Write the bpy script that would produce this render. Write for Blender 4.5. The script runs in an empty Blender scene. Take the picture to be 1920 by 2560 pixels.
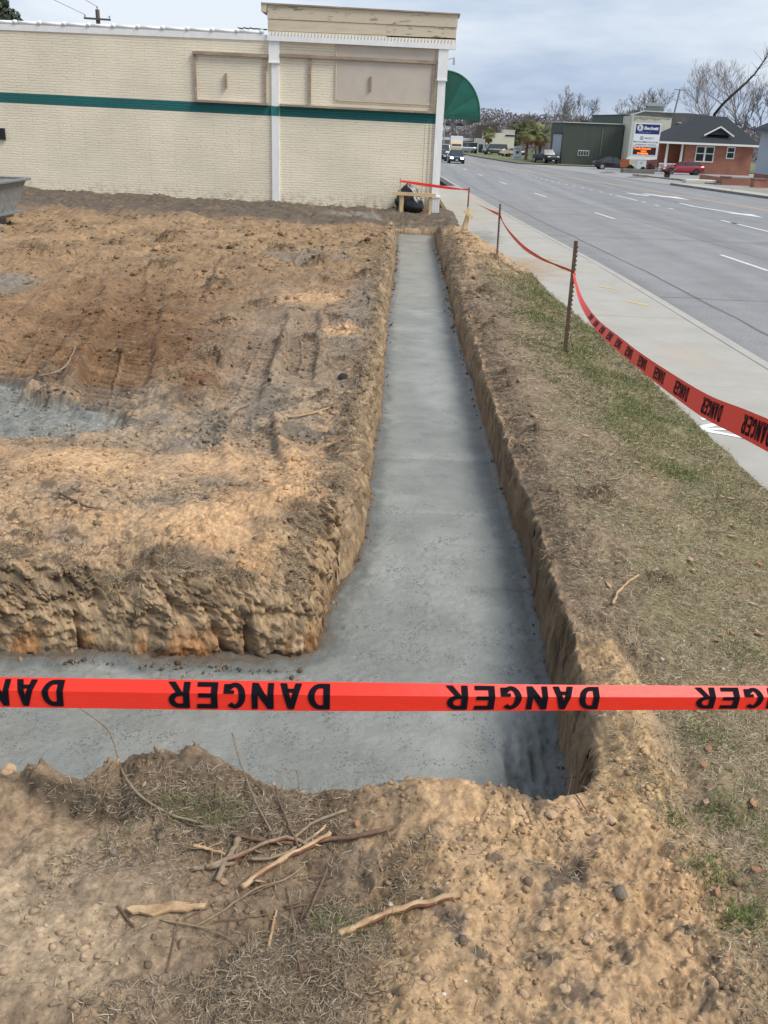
import bpy, math, random
import numpy as np
from mathutils import Vector, Matrix
random.seed(7); rng = np.random.default_rng(7)
PI = math.pi
scene = bpy.context.scene
COL = scene.collection

# ------------------------------------------------------------------ camera
FPX, CAM_H, ROLL = 2300.0, 2.5, 0.042
PITCH = math.atan((1280-338)/FPX)
YAW = math.atan(54/math.hypot(FPX, 942))
_f = Vector((-math.sin(YAW)*math.cos(PITCH), math.cos(YAW)*math.cos(PITCH), -math.sin(PITCH)))
_r0 = Vector((math.cos(YAW), math.sin(YAW), 0)); _u0 = _r0.cross(_f)
_r = _r0*math.cos(ROLL)+_u0*math.sin(ROLL); _u = _r.cross(_f)
cam_d = bpy.data.cameras.new('camera'); cam = bpy.data.objects.new('camera', cam_d); COL.objects.link(cam)
cam.matrix_world = Matrix(((_r.x,_u.x,-_f.x,0),(_r.y,_u.y,-_f.y,0),(_r.z,_u.z,-_f.z,CAM_H),(0,0,0,1)))
cam_d.sensor_fit = 'VERTICAL'; cam_d.sensor_height = 36; cam_d.lens = FPX/2560*36
cam_d.clip_start = .05; cam_d.clip_end = 4000
scene.camera = cam

# ------------------------------------------------------------------ sky and sun
SUN_EL, SUN_AZ = math.radians(50), math.radians(112)      # azimuth from +Y clockwise: behind the camera, a little left
w = bpy.data.worlds.new('World'); scene.world = w; w.use_nodes = True
nt = w.node_tree; nt.nodes.clear()
def N(t, **k):
    n = nt.nodes.new(t)
    for a, b in k.items(): setattr(n, a, b)
    return n
out = N('ShaderNodeOutputWorld'); bg = N('ShaderNodeBackground'); bg.inputs['Strength'].default_value = .1
sky = N('ShaderNodeTexSky', sky_type='NISHITA', sun_disc=False, sun_elevation=SUN_EL, sun_rotation=SUN_AZ)
sky.air_density = 1.2; sky.dust_density = 2.0
tc = N('ShaderNodeTexCoord'); mp = N('ShaderNodeMapping'); mp.inputs['Scale'].default_value = (1.1, 1.1, 4.5)
n1 = N('ShaderNodeTexNoise'); n1.inputs['Scale'].default_value = 1.7; n1.inputs['Detail'].default_value = 7; n1.inputs['Roughness'].default_value = .55
cr = N('ShaderNodeValToRGB'); cr.color_ramp.elements[0].position = .42; cr.color_ramp.elements[1].position = .60
cr.color_ramp.elements[0].color = (3.9, 4.9, 6.6, 1); cr.color_ramp.elements[1].color = (7.4, 8.0, 8.8, 1)
mx = N('ShaderNodeMix', data_type='RGBA'); mx.inputs['Factor'].default_value = .88
L = nt.links.new
L(tc.outputs['Generated'], mp.inputs['Vector']); L(mp.outputs[0], n1.inputs['Vector']); L(n1.outputs['Fac'], cr.inputs['Fac'])
L(sky.outputs[0], mx.inputs['A']); L(cr.outputs[0], mx.inputs['B']); L(mx.outputs['Result'], bg.inputs['Color']); L(bg.outputs[0], out.inputs[0])
sd = bpy.data.lights.new('sun', 'SUN'); sd.energy = 3.1; sd.angle = math.radians(24); sd.color = (1, .95, .87)
so = bpy.data.objects.new('sun', sd); COL.objects.link(so)
so.rotation_euler = Vector((-math.sin(SUN_AZ)*math.cos(SUN_EL), -math.cos(SUN_AZ)*math.cos(SUN_EL), -math.sin(SUN_EL))).to_track_quat('-Z','Y').to_euler()
scene.view_settings.view_transform = 'Standard'; scene.view_settings.look = 'None'
scene.view_settings.exposure = 0.24; scene.view_settings.gamma = 1; scene.view_settings.use_curve_mapping = False

# ------------------------------------------------------------------ object helpers
def tag(o, label=None, cat=None, group=None, kind=None):
    if label: o['label'] = label
    if cat: o['category'] = cat
    if group: o['group'] = group
    if kind: o['kind'] = kind
    return o
def thing(name, label, cat, loc=(0,0,0), rz=0, group=None):
    o = bpy.data.objects.new(name, None); COL.objects.link(o); o.location = loc; o.rotation_euler = (0,0,rz)
    o.empty_display_size = .2
    return tag(o, label, cat, group)
def link(name, me, m=None, parent=None, smooth=False):
    if m is not None:
        for q in (m if isinstance(m, (list, tuple)) else [m]): me.materials.append(q)
    if smooth and len(me.polygons): me.polygons.foreach_set('use_smooth', np.ones(len(me.polygons), bool))
    o = bpy.data.objects.new(name, me); COL.objects.link(o)
    if parent is not None: o.parent = parent
    return o
def same(name, src, parent, loc=(0,0,0), rot=(0,0,0), scale=(1,1,1)):
    o = bpy.data.objects.new(name, src.data); COL.objects.link(o); o.parent = parent
    o.location = loc; o.rotation_euler = rot; o.scale = scale
    return o
def copy_tree(o, parent=None):
    c = o.copy(); COL.objects.link(c); c.parent = parent
    for ch in list(o.children): copy_tree(ch, c)
    return c
class MB:
    def __init__(s): s.v = []; s.f = []; s.m = []; s.mi = 0
    def add(s, vs, fs):
        b = len(s.v); s.v += [tuple(v) for v in vs]; s.f += [tuple(b+i for i in f) for f in fs]; s.m += [s.mi]*len(fs); return s
    def box(s, x0, x1, y0, y1, z0, z1):
        return s.add([(x0,y0,z0),(x1,y0,z0),(x1,y1,z0),(x0,y1,z0),(x0,y0,z1),(x1,y0,z1),(x1,y1,z1),(x0,y1,z1)],
                     [(0,3,2,1),(4,5,6,7),(0,1,5,4),(1,2,6,5),(2,3,7,6),(3,0,4,7)])
    def obox(s, a, b, w, h, up=(0,0,1)):           # bar from a to b, width w, height h
        a = Vector(a); b = Vector(b); d = (b-a).normalized(); sd_ = d.cross(Vector(up)).normalized(); u = sd_.cross(d)
        vs = []
        for p in (a, b):
            for i, j in ((-1,-1),(1,-1),(1,1),(-1,1)): vs.append(p+sd_*(w/2*i)+u*(h/2*j))
        return s.add(vs, [(0,1,2,3),(7,6,5,4),(0,4,5,1),(1,5,6,2),(2,6,7,3),(3,7,4,0)])
    def tube(s, pts, rs, n=8, cap=True, jit=0):
        pts = [Vector(p) for p in pts]; b = len(s.v)
        ref = Vector((.13,.27,.95))
        for i, p in enumerate(pts):
            d = (pts[min(i+1,len(pts)-1)]-pts[max(i-1,0)]).normalized()
            if abs(d.dot(ref)) > .97: ref = Vector((1,.1,0))
            a = d.cross(ref).normalized(); c = d.cross(a)
            r = rs[i] if hasattr(rs, '__len__') else rs
            for k in range(n):
                t = 2*PI*k/n; rr = r*(1+(random.uniform(-jit,jit) if jit else 0))
                s.v.append(tuple(p+a*(rr*math.cos(t))+c*(rr*math.sin(t))))
        for i in range(len(pts)-1):
            for k in range(n):
                k2 = (k+1)%n; s.f.append((b+i*n+k, b+(i+1)*n+k, b+(i+1)*n+k2, b+i*n+k2)); s.m.append(s.mi)
        if cap:
            s.f.append(tuple(b+k for k in range(n))); s.m.append(s.mi)
            s.f.append(tuple(b+(len(pts)-1)*n+k for k in range(n))[::-1]); s.m.append(s.mi)
        return s
    def prism(s, poly, y0, y1, ax='y'):             # poly in the plane across ax
        n = len(poly)
        if ax == 'y': vs = [(p[0],y0,p[1]) for p in poly]+[(p[0],y1,p[1]) for p in poly]
        elif ax == 'x': vs = [(y0,p[0],p[1]) for p in poly]+[(y1,p[0],p[1]) for p in poly]
        else: vs = [(p[0],p[1],y0) for p in poly]+[(p[0],p[1],y1) for p in poly]
        return s.add(vs, [tuple(range(n)), tuple(range(2*n-1,n-1,-1))]+[(i,i+n,(i+1)%n+n,(i+1)%n) for i in range(n)])
    def build(s, name, m=None, parent=None, smooth=False, bevel=0):
        me = bpy.data.meshes.new(name); me.from_pydata(s.v, [], s.f)
        o = link(name, me, m, parent, smooth)
        if isinstance(m, (list,tuple)) and len(m) > 1: me.polygons.foreach_set('material_index', s.m)
        import bmesh
        bm = bmesh.new(); bm.from_mesh(me); bmesh.ops.recalc_face_normals(bm, faces=bm.faces); bm.to_mesh(me); bm.free()
        if bevel:
            b = o.modifiers.new('bevel','BEVEL'); b.width = bevel; b.segments = 1; b.limit_method = 'ANGLE'
        return o
def np_mesh(name, V, Fq, m, parent=None, col=None, smooth=True):
    me = bpy.data.meshes.new(name); nf, k = Fq.shape
    me.vertices.add(len(V)); me.vertices.foreach_set('co', np.ascontiguousarray(V, np.float32).ravel())
    me.loops.add(nf*k); me.loops.foreach_set('vertex_index', np.ascontiguousarray(Fq, np.int32).ravel())
    me.polygons.add(nf); me.polygons.foreach_set('loop_start', np.arange(0, nf*k, k, dtype=np.int32))
    me.polygons.foreach_set('loop_total', np.full(nf, k, np.int32))
    me.update(calc_edges=True)
    if col is not None:
        a = me.color_attributes.new('tint', 'FLOAT_COLOR', 'POINT')
        a.data.foreach_set('color', np.concatenate([col, np.ones((len(col),1))], 1).astype(np.float32).ravel())
    return link(name, me, m, parent, smooth)

# ------------------------------------------------------------------ materials
def mat(name, color, rough=.7, metal=0, var=0, vscale=5, bump=0, bscale=40, bdist=.01, emit=None, spec=None, tint=False, var2=None, trans=0, coat=0, stretch=None):
    m = bpy.data.materials.new(name); m.use_nodes = True; t = m.node_tree; b = t.nodes['Principled BSDF']
    b.inputs['Roughness'].default_value = rough; b.inputs['Metallic'].default_value = metal
    if spec is not None: b.inputs['Specular IOR Level'].default_value = spec
    if coat: b.inputs['Coat Weight'].default_value = coat; b.inputs['Coat Roughness'].default_value = .08
    if trans: b.inputs['Transmission Weight'].default_value = trans
    def nn(ty, **k):
        n = t.nodes.new(ty)
        for a, c in k.items(): setattr(n, a, c)
        return n
    co = nn('ShaderNodeTexCoord').outputs['Object']
    if stretch:
        q = nn('ShaderNodeMapping'); q.inputs['Scale'].default_value = stretch; t.links.new(co, q.inputs[0]); co = q.outputs[0]
    src = None
    if tint:
        src = nn('ShaderNodeAttribute', attribute_name='tint').outputs['Color']
    if var:
        nz = nn('ShaderNodeTexNoise'); nz.inputs['Scale'].default_value = vscale; nz.inputs['Detail'].default_value = 8; nz.inputs['Roughness'].default_value = .65
        t.links.new(co, nz.inputs['Vector'])
        if var2 is None:
            mr = nn('ShaderNodeMapRange'); mr.inputs['From Min'].default_value = .3; mr.inputs['From Max'].default_value = .7
            mr.inputs['To Min'].default_value = 1-var; mr.inputs['To Max'].default_value = 1+var
            t.links.new(nz.outputs['Fac'], mr.inputs['Value'])
            sc = nn('ShaderNodeVectorMath', operation='SCALE'); t.links.new(mr.outputs[0], sc.inputs['Scale'])
            if src: t.links.new(src, sc.inputs[0])
            else: sc.inputs[0].default_value = color
            src = sc.outputs[0]
        else:
            rp = nn('ShaderNodeValToRGB'); rp.color_ramp.elements[0].position = .42; rp.color_ramp.elements[1].position = .62
            rp.color_ramp.elements[0].color = (*color,1); rp.color_ramp.elements[1].color = (*var2,1)
            t.links.new(nz.outputs['Fac'], rp.inputs[0]); src = rp.outputs[0]
    if src: t.links.new(src, b.inputs['Base Color'])
    else: b.inputs['Base Color'].default_value = (*color, 1)
    if bump:
        nb = nn('ShaderNodeTexNoise'); nb.inputs['Scale'].default_value = bscale; nb.inputs['Detail'].default_value = 6; nb.inputs['Roughness'].default_value = .7
        t.links.new(co, nb.inputs['Vector'])
        bp = nn('ShaderNodeBump'); bp.inputs['Strength'].default_value = bump; bp.inputs['Distance'].default_value = bdist
        t.links.new(nb.outputs['Fac'], bp.inputs['Height']); t.links.new(bp.outputs[0], b.inputs['Normal'])
    if emit: b.inputs['Emission Color'].default_value = (*emit[0],1); b.inputs['Emission Strength'].default_value = emit[1]
    return m

# ------------------------------------------------------------------ numpy noise
_T = np.random.default_rng(99).random((256,256)).astype(np.float32)
_GX = np.cos(_T*2*PI).astype(np.float32).ravel(); _GY = np.sin(_T*2*PI).astype(np.float32).ravel(); _TR = _T.ravel()
def hsh(ix, iy, seed):
    a = (ix.astype(np.int32)+seed*37) & 255; b = (iy.astype(np.int32)+seed*91) & 255
    return _TR[(a << 8)|b]
def vnoise(x, y, seed=0):
    x = np.asarray(x, np.float32); y = np.asarray(y, np.float32)
    ix = np.floor(x); iy = np.floor(y); fx = x-ix; fy = y-iy
    a0 = ix.astype(np.int32)+seed*37; b0 = iy.astype(np.int32)+seed*91
    ra = (a0 & 255) << 8; rb = ((a0+1) & 255) << 8; ca = b0 & 255; cb = (b0+1) & 255
    def g(i, dx, dy): return _GX[i]*dx+_GY[i]*dy
    u = fx*fx*fx*(fx*(fx*6-15)+10); v = fy*fy*fy*(fy*(fy*6-15)+10)
    a = g(ra|ca,fx,fy); b = g(rb|ca,fx-1,fy); c = g(ra|cb,fx,fy-1); d = g(rb|cb,fx-1,fy-1)
    a = a+(b-a)*u; c = c+(d-c)*u
    return a+(c-a)*v
def fbm(x, y, oct=4, seed=0, gain=.5):
    s = 0; a = 1.; tot = 0
    for i in range(oct):
        s = s+a*vnoise(x*2**i+i*17.3, y*2**i-i*9.1, seed+i); a *= gain
    return s
def worley(x, y, seed=0):
    x = np.asarray(x, np.float32); y = np.asarray(y, np.float32)
    ix = np.floor(x); iy = np.floor(y); F1 = np.full(x.shape, 9., np.float32); F2 = F1.copy(); cid = np.zeros(x.shape, np.float32)
    for a in (-1,0,1):
        for b in (-1,0,1):
            cx = ix+a; cy = iy+b
            px = cx+hsh(cx,cy,seed); py = cy+hsh(cx,cy,seed+11)
            d = np.hypot(px-x, py-y); r = hsh(cx,cy,seed+23)
            near = d < F1
            F2 = np.where(near, F1, np.minimum(F2, d)); cid = np.where(near, r, cid); F1 = np.where(near, d, F1)
    return F1, F2, cid
def sstep(a, b, x):
    t = np.clip((x-a)/(b-a), 0, 1); return t*t*(3-2*t)
def clods(x, y, size, dens, seed):
    wx = x/size+.35*vnoise(x/size*1.7, y/size*1.7, seed+5); wy = y/size+.35*vnoise(x/size*1.7+9, y/size*1.7, seed+6)
    F1, F2, c = worley(wx, wy, seed)
    r = .30+.22*c/np.maximum(dens,.01)
    return np.where(c < dens, np.sqrt(np.maximum(0, r*r-F1*F1)), 0)*size
# ------------------------------------------------------------------ terrain
LEFT = [(-.63,31.03),(-.45,21.06),(-.43,16.4),(-.36,13.1),(-.30,10.04),(-.31,8.44),(-.28,7.41),(-.28,6.57),(-.32,6.07),(-.39,5.83),(-.43,5.62),(-.45,5.26),(-.43,5.02),(-.48,4.88),(-.6,4.78),(-.85,4.72),(-1.24,4.68),(-1.5,4.66),(-1.7,4.72),(-2.0,4.66),(-2.33,4.62),(-3.2,4.6),(-7,4.6)]
RIGHT = [(.53,31.09),(.62,24.8),(.70,18.8),(.73,15.04),(.78,12.76),(.83,11.26),(.85,9.87),(.88,8.76),(.89,7.85),(.93,6.81),(.95,6.22),(.93,5.25),(.92,4.41),(.87,3.63),(.84,3.2)]
NEARRIM = [(.80,3.13),(.62,3.08),(.46,3.14),(.30,3.13),(.17,3.18),(0,3.15),(-.27,3.13),(-.45,3.17),(-.58,3.22),(-.8,3.34),(-1.0,3.28),(-1.17,3.22),(-1.46,3.10),(-1.62,3.08),(-2.2,3.1),(-3.5,3.1),(-7,3.1)]
TRENCH = np.array(RIGHT+NEARRIM+LEFT[::-1])
def sdf(x, y, poly=TRENCH):
    d = np.full(x.shape, 1e9); ins = np.zeros(x.shape, bool); n = len(poly)
    for i in range(n):
        ax, ay = poly[i]; bx, by = poly[(i+1)%n]
        ex, ey = bx-ax, by-ay; px, py = x-ax, y-ay
        t = np.clip((px*ex+py*ey)/(ex*ex+ey*ey), 0, 1)
        d = np.minimum(d, (px-ex*t)**2+(py-ey*t)**2)
        c = ((ay > y) != (by > y)) & (x < (bx-ax)*(y-ay)/((by-ay) if by != ay else 1e-9)+ax)
        ins ^= c
    d = np.sqrt(d); return np.where(ins, -d, d)
SWY = [0, 7.3, 9.3, 11.15, 13.5, 15.8, 17.7, 21.1, 22.3, 24.5, 26.9, 30.7, 33.5, 60]; SWX = [2.95, 3.05, 3.0, 2.94, 2.88, 2.70, 2.56, 2.48, 2.27, 1.99, 1.83, 1.68, 1.55, 1.0]
def swx(y): return np.interp(y, SWY, SWX)
def blob(x, y, cx, cy, rx, ry, rot=0, soft=.35, ns=3., na=.25, seed=3):
    c, s = math.cos(rot), math.sin(rot); dx, dy = x-cx, y-cy
    r = np.hypot((dx*c+dy*s)/rx, (-dx*s+dy*c)/ry)+na*fbm(x*ns/max(rx,.3), y*ns/max(rx,.3), 4, seed)
    return 1-sstep(1-soft, 1+soft, r)
TAN = np.array((.385,.262,.155)); ORG = np.array((.43,.258,.128)); BRN = np.array((.19,.115,.062)); DRK = np.array((.085,.063,.043))
GRY = np.array((.25,.225,.185)); STRAW = np.array((.30,.245,.15)); GRN = np.array((.14,.155,.05)); MAU = np.array((.27,.205,.15)); CEM = np.array((.20,.208,.192)); RUST = np.array((.33,.15,.05))
TRACKS = [((-3.5,11.0),(-4.75,15.5),.28,.020,.20),((-2.82,8.3),(-4.3,14.6),.36,.022,.20),((-4.15,9.2),(-5.25,14.6),.33,.022,.20),((-1.68,8.4),(-2.02,13.2),.24,.014,.17),((-1.2,9.6),(-1.55,13.5),.2,.011,.15),((-1.15,6.7),(-1.45,8.2),.2,.008,.12),((-6.0,13.5),(-6.6,19.5),.3,.015,.16),((-3.6,15),(-4.3,19.5),.3,.015,.16)]
def mixc(c, k, m): return c*(1-m[:,None])+k*m[:,None]
CLUMPS = [(-2.22,10.2,.20),(-2.35,14.2,.22),(-1.1,13.2,.16),(-1.55,16.5,.25),(-.75,10.6,.13),(-.85,8.9,.12),(-1.3,11.9,.15),(-.6,7.4,.10),(-1.25,7.9,.10),(-3.3,15.6,.3),(-1.9,18.5,.3),(-.9,17.2,.22),(-4.6,17.2,.35),(-.5,6.25,.07),(-1.5,5.15,.09),(-2.3,5.2,.08),(-.95,5.05,.07),(1.50,6.55,.17),(1.62,5.15,.12),(1.2,8.2,.10),(1.15,10.4,.14),(1.1,13,.16),(1.25,16.2,.2),(1.75,20.6,.22),(-2.9,20.5,.35),(-5.6,21.5,.4),(-1.2,22.5,.3),(-7.2,18.0,.35),(2.05,13.6,.12),(.98,5.6,.05),(-.48,11.8,.09),(-.52,14.8,.1),(-2.6,12.6,.12)]
EXTRA = {}
def ground(x, y, want_col=True):
    """height and soil colour of the building plot at trench coordinates"""
    wob = .035*fbm(x*3, y*3, 3, 50)+.018*fbm(x*14, y*14, 3, 51)
    d = sdf(x, y)+wob*np.clip(.4+.05*y, .4, 1.2)
    right = sstep(.75, 1.0, x)*sstep(1.0,2.2,y)
    near = 1-sstep(3.0, 3.9, y)
    left = (1-sstep(-.2,.2,x))*(1-near)
    far = sstep(10, 18, y)
    # --- macro shape
    z = .05*fbm(x*.55, y*.55, 3, 1)*left+.035*fbm(x*1.9, y*1.9, 3, 2)
    z += left*(.07*np.clip(fbm(x*.9+4, y*.9, 3, 7)+.25, 0, 1)+sstep(14,17,y)*(1-sstep(27,30,y))*.26*np.abs(fbm(x*.45, y*.5, 4, 9)))
    z += blob(x,y,-1.35,5.5,1.5,.55,0,.6)*.07+blob(x,y,-.75,6.4,.4,.7,0,.6)*.05
    z += blob(x,y,-3.5,9.75,.5,.7,.3,.5)*.13+blob(x,y,-2.3,9.3,.3,.9,.2,.5)*.09+blob(x,y,-4.7,8.0,.8,.4,0,.5)*.05
    # near heap in front of the camera
    z += near*(.06*fbm(x*2.6, y*2.6, 3, 20)+.03+.030*np.abs(fbm(x*6.5,y*6.5,3,21))*sstep(-.1,.3,x))
    z += near*(blob(x,y,.45,2.75,.55,.28,-.1,.5)*.05+blob(x,y,.25,3.02,.4,.13,0,.6)*.05+blob(x,y,.75,2.15,.45,.25,0,.6)*.04-blob(x,y,.62,2.62,.1,.07,0,.5)*.03+blob(x,y,-.85,3.15,.4,.16,0,.6)*.035+blob(x,y,-1.4,2.9,.25,.12,0,.5)*.05-blob(x,y,-1.15,2.82,.35,.06,0,.5)*.03)
    z += blob(x,y,1.06,3.85,.14,.55,.1,.5)*.07+blob(x,y,1.0,3.2,.16,.35,0,.5)*.04
    # bank to the right of the trench
    bank = sstep(.85,1.15,x)*(1-sstep(1.25,2.3+.02*y,x))
    z += right*(bank*(.04+.05*np.clip(fbm(x*1.6,y*1.1,3,33),0,1)*sstep(5,9,y))+blob(x,y,1.2,23.3,.75,4.2,.05,.5,na=.4)*.15+blob(x,y,.95,29.8,.5,1.5,0,.5)*.12)
    z -= .17*sstep(1.3, swx(y), x)*right
    z -= .09*right*(1-sstep(.02,.30,d))*sstep(4.6,6,y)
    # puddle of spilt cement
    pud = np.maximum(blob(x,y,-3.5,7.95,.98,.62,-.25,.10,3,.3,61), blob(x,y,-4.9,8.9,1.15,.62,-.25,.12,3,.35,62))
    pud2 = blob(x,y,-6.9,14.8,.75,1.1,0,.3,3,.4,63)
    # --- lumps
    rough = .35+.65*sstep(-.25,.3,fbm(x*.8, y*.8, 3, 71))
    smoothA = np.maximum(blob(x,y,-2.45,6.85,.75,.45,0,.5), np.maximum(blob(x,y,-1.5,6.95,.55,.35,0,.5), blob(x,y,-1.0,2.2,.6,.5,0,.5)))
    smoothA = np.maximum(smoothA, np.maximum(blob(x,y,.35,2.6,.3,.12,-.2,.5), blob(x,y,.2,2.15,.35,.22,.2,.5)))
    rough = rough*(1-.75*smoothA)
    grass = sstep(1.25,1.55,x+.18*fbm(x*2,y*1.2,3,81))*right*(1-sstep(18.5,20.5,y+1.2*fbm(x*1.5,y*1.5,3,82)))
    soilr = rough*(1-.75*grass)*(1-.85*pud)
    lump = .034*fbm(x*6, y*6, 5, 90, .62)
    rid = 1-np.abs(fbm(x*3.6, y*3.6, 5, 91, .6))*2.2
    mid_ = left*sstep(5,8,y)
    det = lump+rid*(.010+.030*mid_*np.clip(.3+fbm(x*.7,y*.7,3,92)*1.5,0,1)+.02*far)
    heap = np.clip(fbm(x*1.6,y*1.6,3,93)*2.2-.25,0,1)*mid_*(1-pud)
    det = det+heap*(.05+.09*np.abs(fbm(x*7,y*7,4,94,.6)))*(.7+.6*far)
    near2 = 1-sstep(9,16,y)
    c1 = clods(x,y,.075,.5*np.ones_like(x),100)*.75
    c2 = clods(x,y,.034,.55*np.ones_like(x),101)*.85*near2
    c3 = clods(x,y,.016,.5*np.ones_like(x),102)*.9*(1-sstep(3.6,5.5,y))
    c4 = clods(x,y,.17,.45*np.ones_like(x),103)*.5*sstep(5,10,y)
    crumb = sstep(.02,.32,fbm(x*2.3,y*2.3,4,104)+.12)
    det = det+crumb*(c1*.55+c2)+c3*(.35+.65*crumb)+c4*(.35+.65*crumb)
    det = det+.011*fbm(x*24,y*24,4,105,.65)*(.4+.6*near2)
    z += det*(.14+.86*soilr)*np.where(grass>.5,.5,1)
    # cracked crust, near right
    F1,F2,cc = worley(x/.07+.4*vnoise(x*20,y*20,5), y/.05+.4*vnoise(x*20+5,y*20,5), 210)
    crack = (1-sstep(.02,.13,F2-F1))*np.maximum(blob(x,y,.33,2.68,.22,.07,0,.4),blob(x,y,-.62,5.15,.9,.25,0,.4)*.8)
    z -= .018*crack
    z += (cc-.5)*.012*blob(x,y,.33,2.68,.22,.07,0,.4)
    # puddle flat
    z = z*(1-pud)+(-.10+.022*fbm(x*4,y*8,5,64,.6)+.012*fbm(x*12,y*26,4,65,.6))*pud
    # machine tracks
    trk = np.zeros_like(x)
    for (a, b, hw, amp, per) in TRACKS:
        ax, ay = a; ex, ey = b[0]-ax, b[1]-ay; Ln = math.hypot(ex,ey); ex/=Ln; ey/=Ln
        s = (x-ax)*ex+(y-ay)*ey; t = (x-ax)*ey-(y-ay)*ex+.06*fbm(x*.8,y*.8,2,111)
        m = (1-sstep(hw*.8,hw*1.05,np.abs(t)))*sstep(-.3,.2,s)*(1-sstep(Ln-.2,Ln+.5,s))*np.clip(.85+1.1*fbm(x*1.1,y*1.1,3,112),0,1)
        m = m*(1-.3*(np.abs(t)<.015))
        sw = s+.6*t+.03*np.sin(t*9)+.03*vnoise(x*5,y*5,113)
        z = z*(1-.96*m)+m*(-.01-amp*3.4*(.5+.5*np.cos(2*PI*sw/per))**1.2*(.75+.5*vnoise(x*6,y*3,117))+.005*fbm(x*12,y*12,3,114)+.03*fbm(x*1.2,y*1.2,2,115))
        z += .055*np.exp(-((np.abs(t)-hw*1.2)/.07)**2)*sstep(-.3,.2,s)*(1-sstep(Ln-.2,Ln+.5,s))*np.clip(.5+fbm(x*3,y*3,3,116),0,1)
        trk = np.maximum(trk, m)
    clm = np.zeros_like(x)
    for cx_, cy_, cr_ in CLUMPS:
        sel = (np.abs(x-cx_) < cr_*2.2)&(np.abs(y-cy_) < cr_*2.2)
        if sel.any():
            xs_, ys_ = x[sel], y[sel]; rr = np.hypot(xs_-cx_, (ys_-cy_)*1.1)/cr_+.5*fbm(xs_/cr_*1.6, ys_/cr_*1.6, 4, 118)
            mm = 1-sstep(.3,1.15,rr); clm[sel] = np.maximum(clm[sel], mm); z[sel] += mm*cr_*(.30+.45*np.abs(fbm(xs_/cr_*3, ys_/cr_*3, 4, 119, .65)))
    # strip of wet dark earth along the building, rising to the left
    back = sstep(26.5,28.5,y+1.2*fbm(x*.4,y*.4,3,120))
    z += back*(.02-.012*(x+1)*(x<0)+.07*np.abs(fbm(x*1.3,y*1.0,4,121)))
    # --- trench walls
    cross = (1-sstep(-.75,-.40,x))*(1-sstep(5.6,6.2,y))*sstep(4.2,4.5,y)
    lside = left*(1-cross)
    w = .16+.30*cross+.10*lside-.115*sstep(.5,.8,x)*(1-sstep(9,16,y))-.04*sstep(.5,.8,x)*sstep(9,16,y)+.05*far
    pexp = 2.6+2.0*cross+2.2*lside
    S = 1-(1-np.clip(d/w,0,1))**pexp
    z = z-.10*cross*(1-sstep(0,1.0,d))*(.6+fbm(x*2,y*2,2,133))
    z -= .33*sstep(28.8,30.8,y)*(1-sstep(31.3,34,y))*(1-sstep(.8,1.5,np.abs(x)))
    z -= .24*sstep(.75,1.45,x)*sstep(26.5,29.5,y)*(1-.6*sstep(31.3,34,y)*(1-sstep(.8,1.5,x)))
    wall = sstep(.0,.02,d)*(1-sstep(w*.55,w,d))
    z = np.where(d <= 0, -.62, -.62+(z+.62)*S)
    z += wall*(.03*fbm(x*9,y*9,3,130))
    EXTRA['wall'] = wall
    if not want_col: return z
    # --- colour
    n = x.size; C = np.tile(TAN, (n,1))
    a = fbm(x*.7,y*.7,4,200); b = fbm(x*1.8+3,y*1.8,4,201); c = fbm(x*6,y*6,4,202,.6); e = fbm(x*22,y*22,3,203,.6)
    C = mixc(C, ORG, sstep(-.05,.4,a)*.8)
    C = mixc(C, MAU, sstep(.0,.35,b+.2*c)*.85)
    C = mixc(C, BRN, sstep(.18,.42,c+.35*b)*.75*sstep(3.3,5,y))
    C = mixc(C, DRK, sstep(.22,.42,c*.8+e*.5+.35*b+.10*left*sstep(6,9,y))*.85)
    C = mixc(C, BRN*.8, heap*sstep(-.05,.25,fbm(x*5,y*5,3,208)+.1)*.8)
    C = mixc(C, DRK*1.3, sstep(.02,.32,fbm(x*2.6,y*2.1,5,209,.72)+.05)*left*sstep(5.5,8,y)*.9)
    yy = (1-sstep(-1.2,.2,x))
    C = mixc(C, BRN*1.45, left*sstep(9,10.5,y)*(1-sstep(15,22,y))*sstep(-.3,.2,-x/6+.2*0-.35+.6*b+.35)*.75)
    C = mixc(C, np.array((.30,.20,.115)), left*sstep(13,17,y)*(.5+.5*sstep(-.2,.3,a))*.8)
    C = mixc(C, np.array((.35,.225,.12)), sstep(17,21,y)*left*(1-sstep(26.5,28,y))*sstep(-.1,.3,b)*.8)
    C = mixc(C, GRY, left*blob(x,y,-1.7,11,1.0,4.5,.05,.6,3,.5,204)*.38)
    C = mixc(C, GRY*.8, (blob(x,y,-1.9,19.5,1.0,.9,0,.4,3,.6,205)+blob(x,y,-.7,14,.35,3.5,0,.5,3,.7,206))*.7*np.clip(left,0,1))
    for (cx,cy,rx,ry,rt) in ((-3.5,9.7,.55,.85,.3),(-2.2,9.2,.28,.9,.2),(-4.6,8.2,.45,.2,0),(-3.0,10.8,.35,1.2,.2),(-3.4,11.3,1.1,2.2,.2),(-4.3,13.5,1.0,2.0,.2)):
        C = mixc(C, np.array((.155,.085,.042)), blob(x,y,cx,cy,rx,ry,rt,.6,3,.5)*(.8 if rx<.9 else .62)*(.75+.5*sstep(-.2,.2,b)))
    for (cx,cy,rx,ry) in ((-1.35,6.95,.5,.3),(-2.5,6.7,.6,.35),(-.95,12.3,.28,.35),(-.85,6.4,.25,.5),(-1.15,5.6,.5,.25),(-1.6,14.8,.5,.5)):
        C = mixc(C, np.array((.52,.33,.18)), blob(x,y,cx,cy,rx,ry,0,.6)*.75)
    C = mixc(C, CEM, np.clip(pud+pud2*.7,0,1)*(.93-.25*sstep(0,.5,e)))
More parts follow.
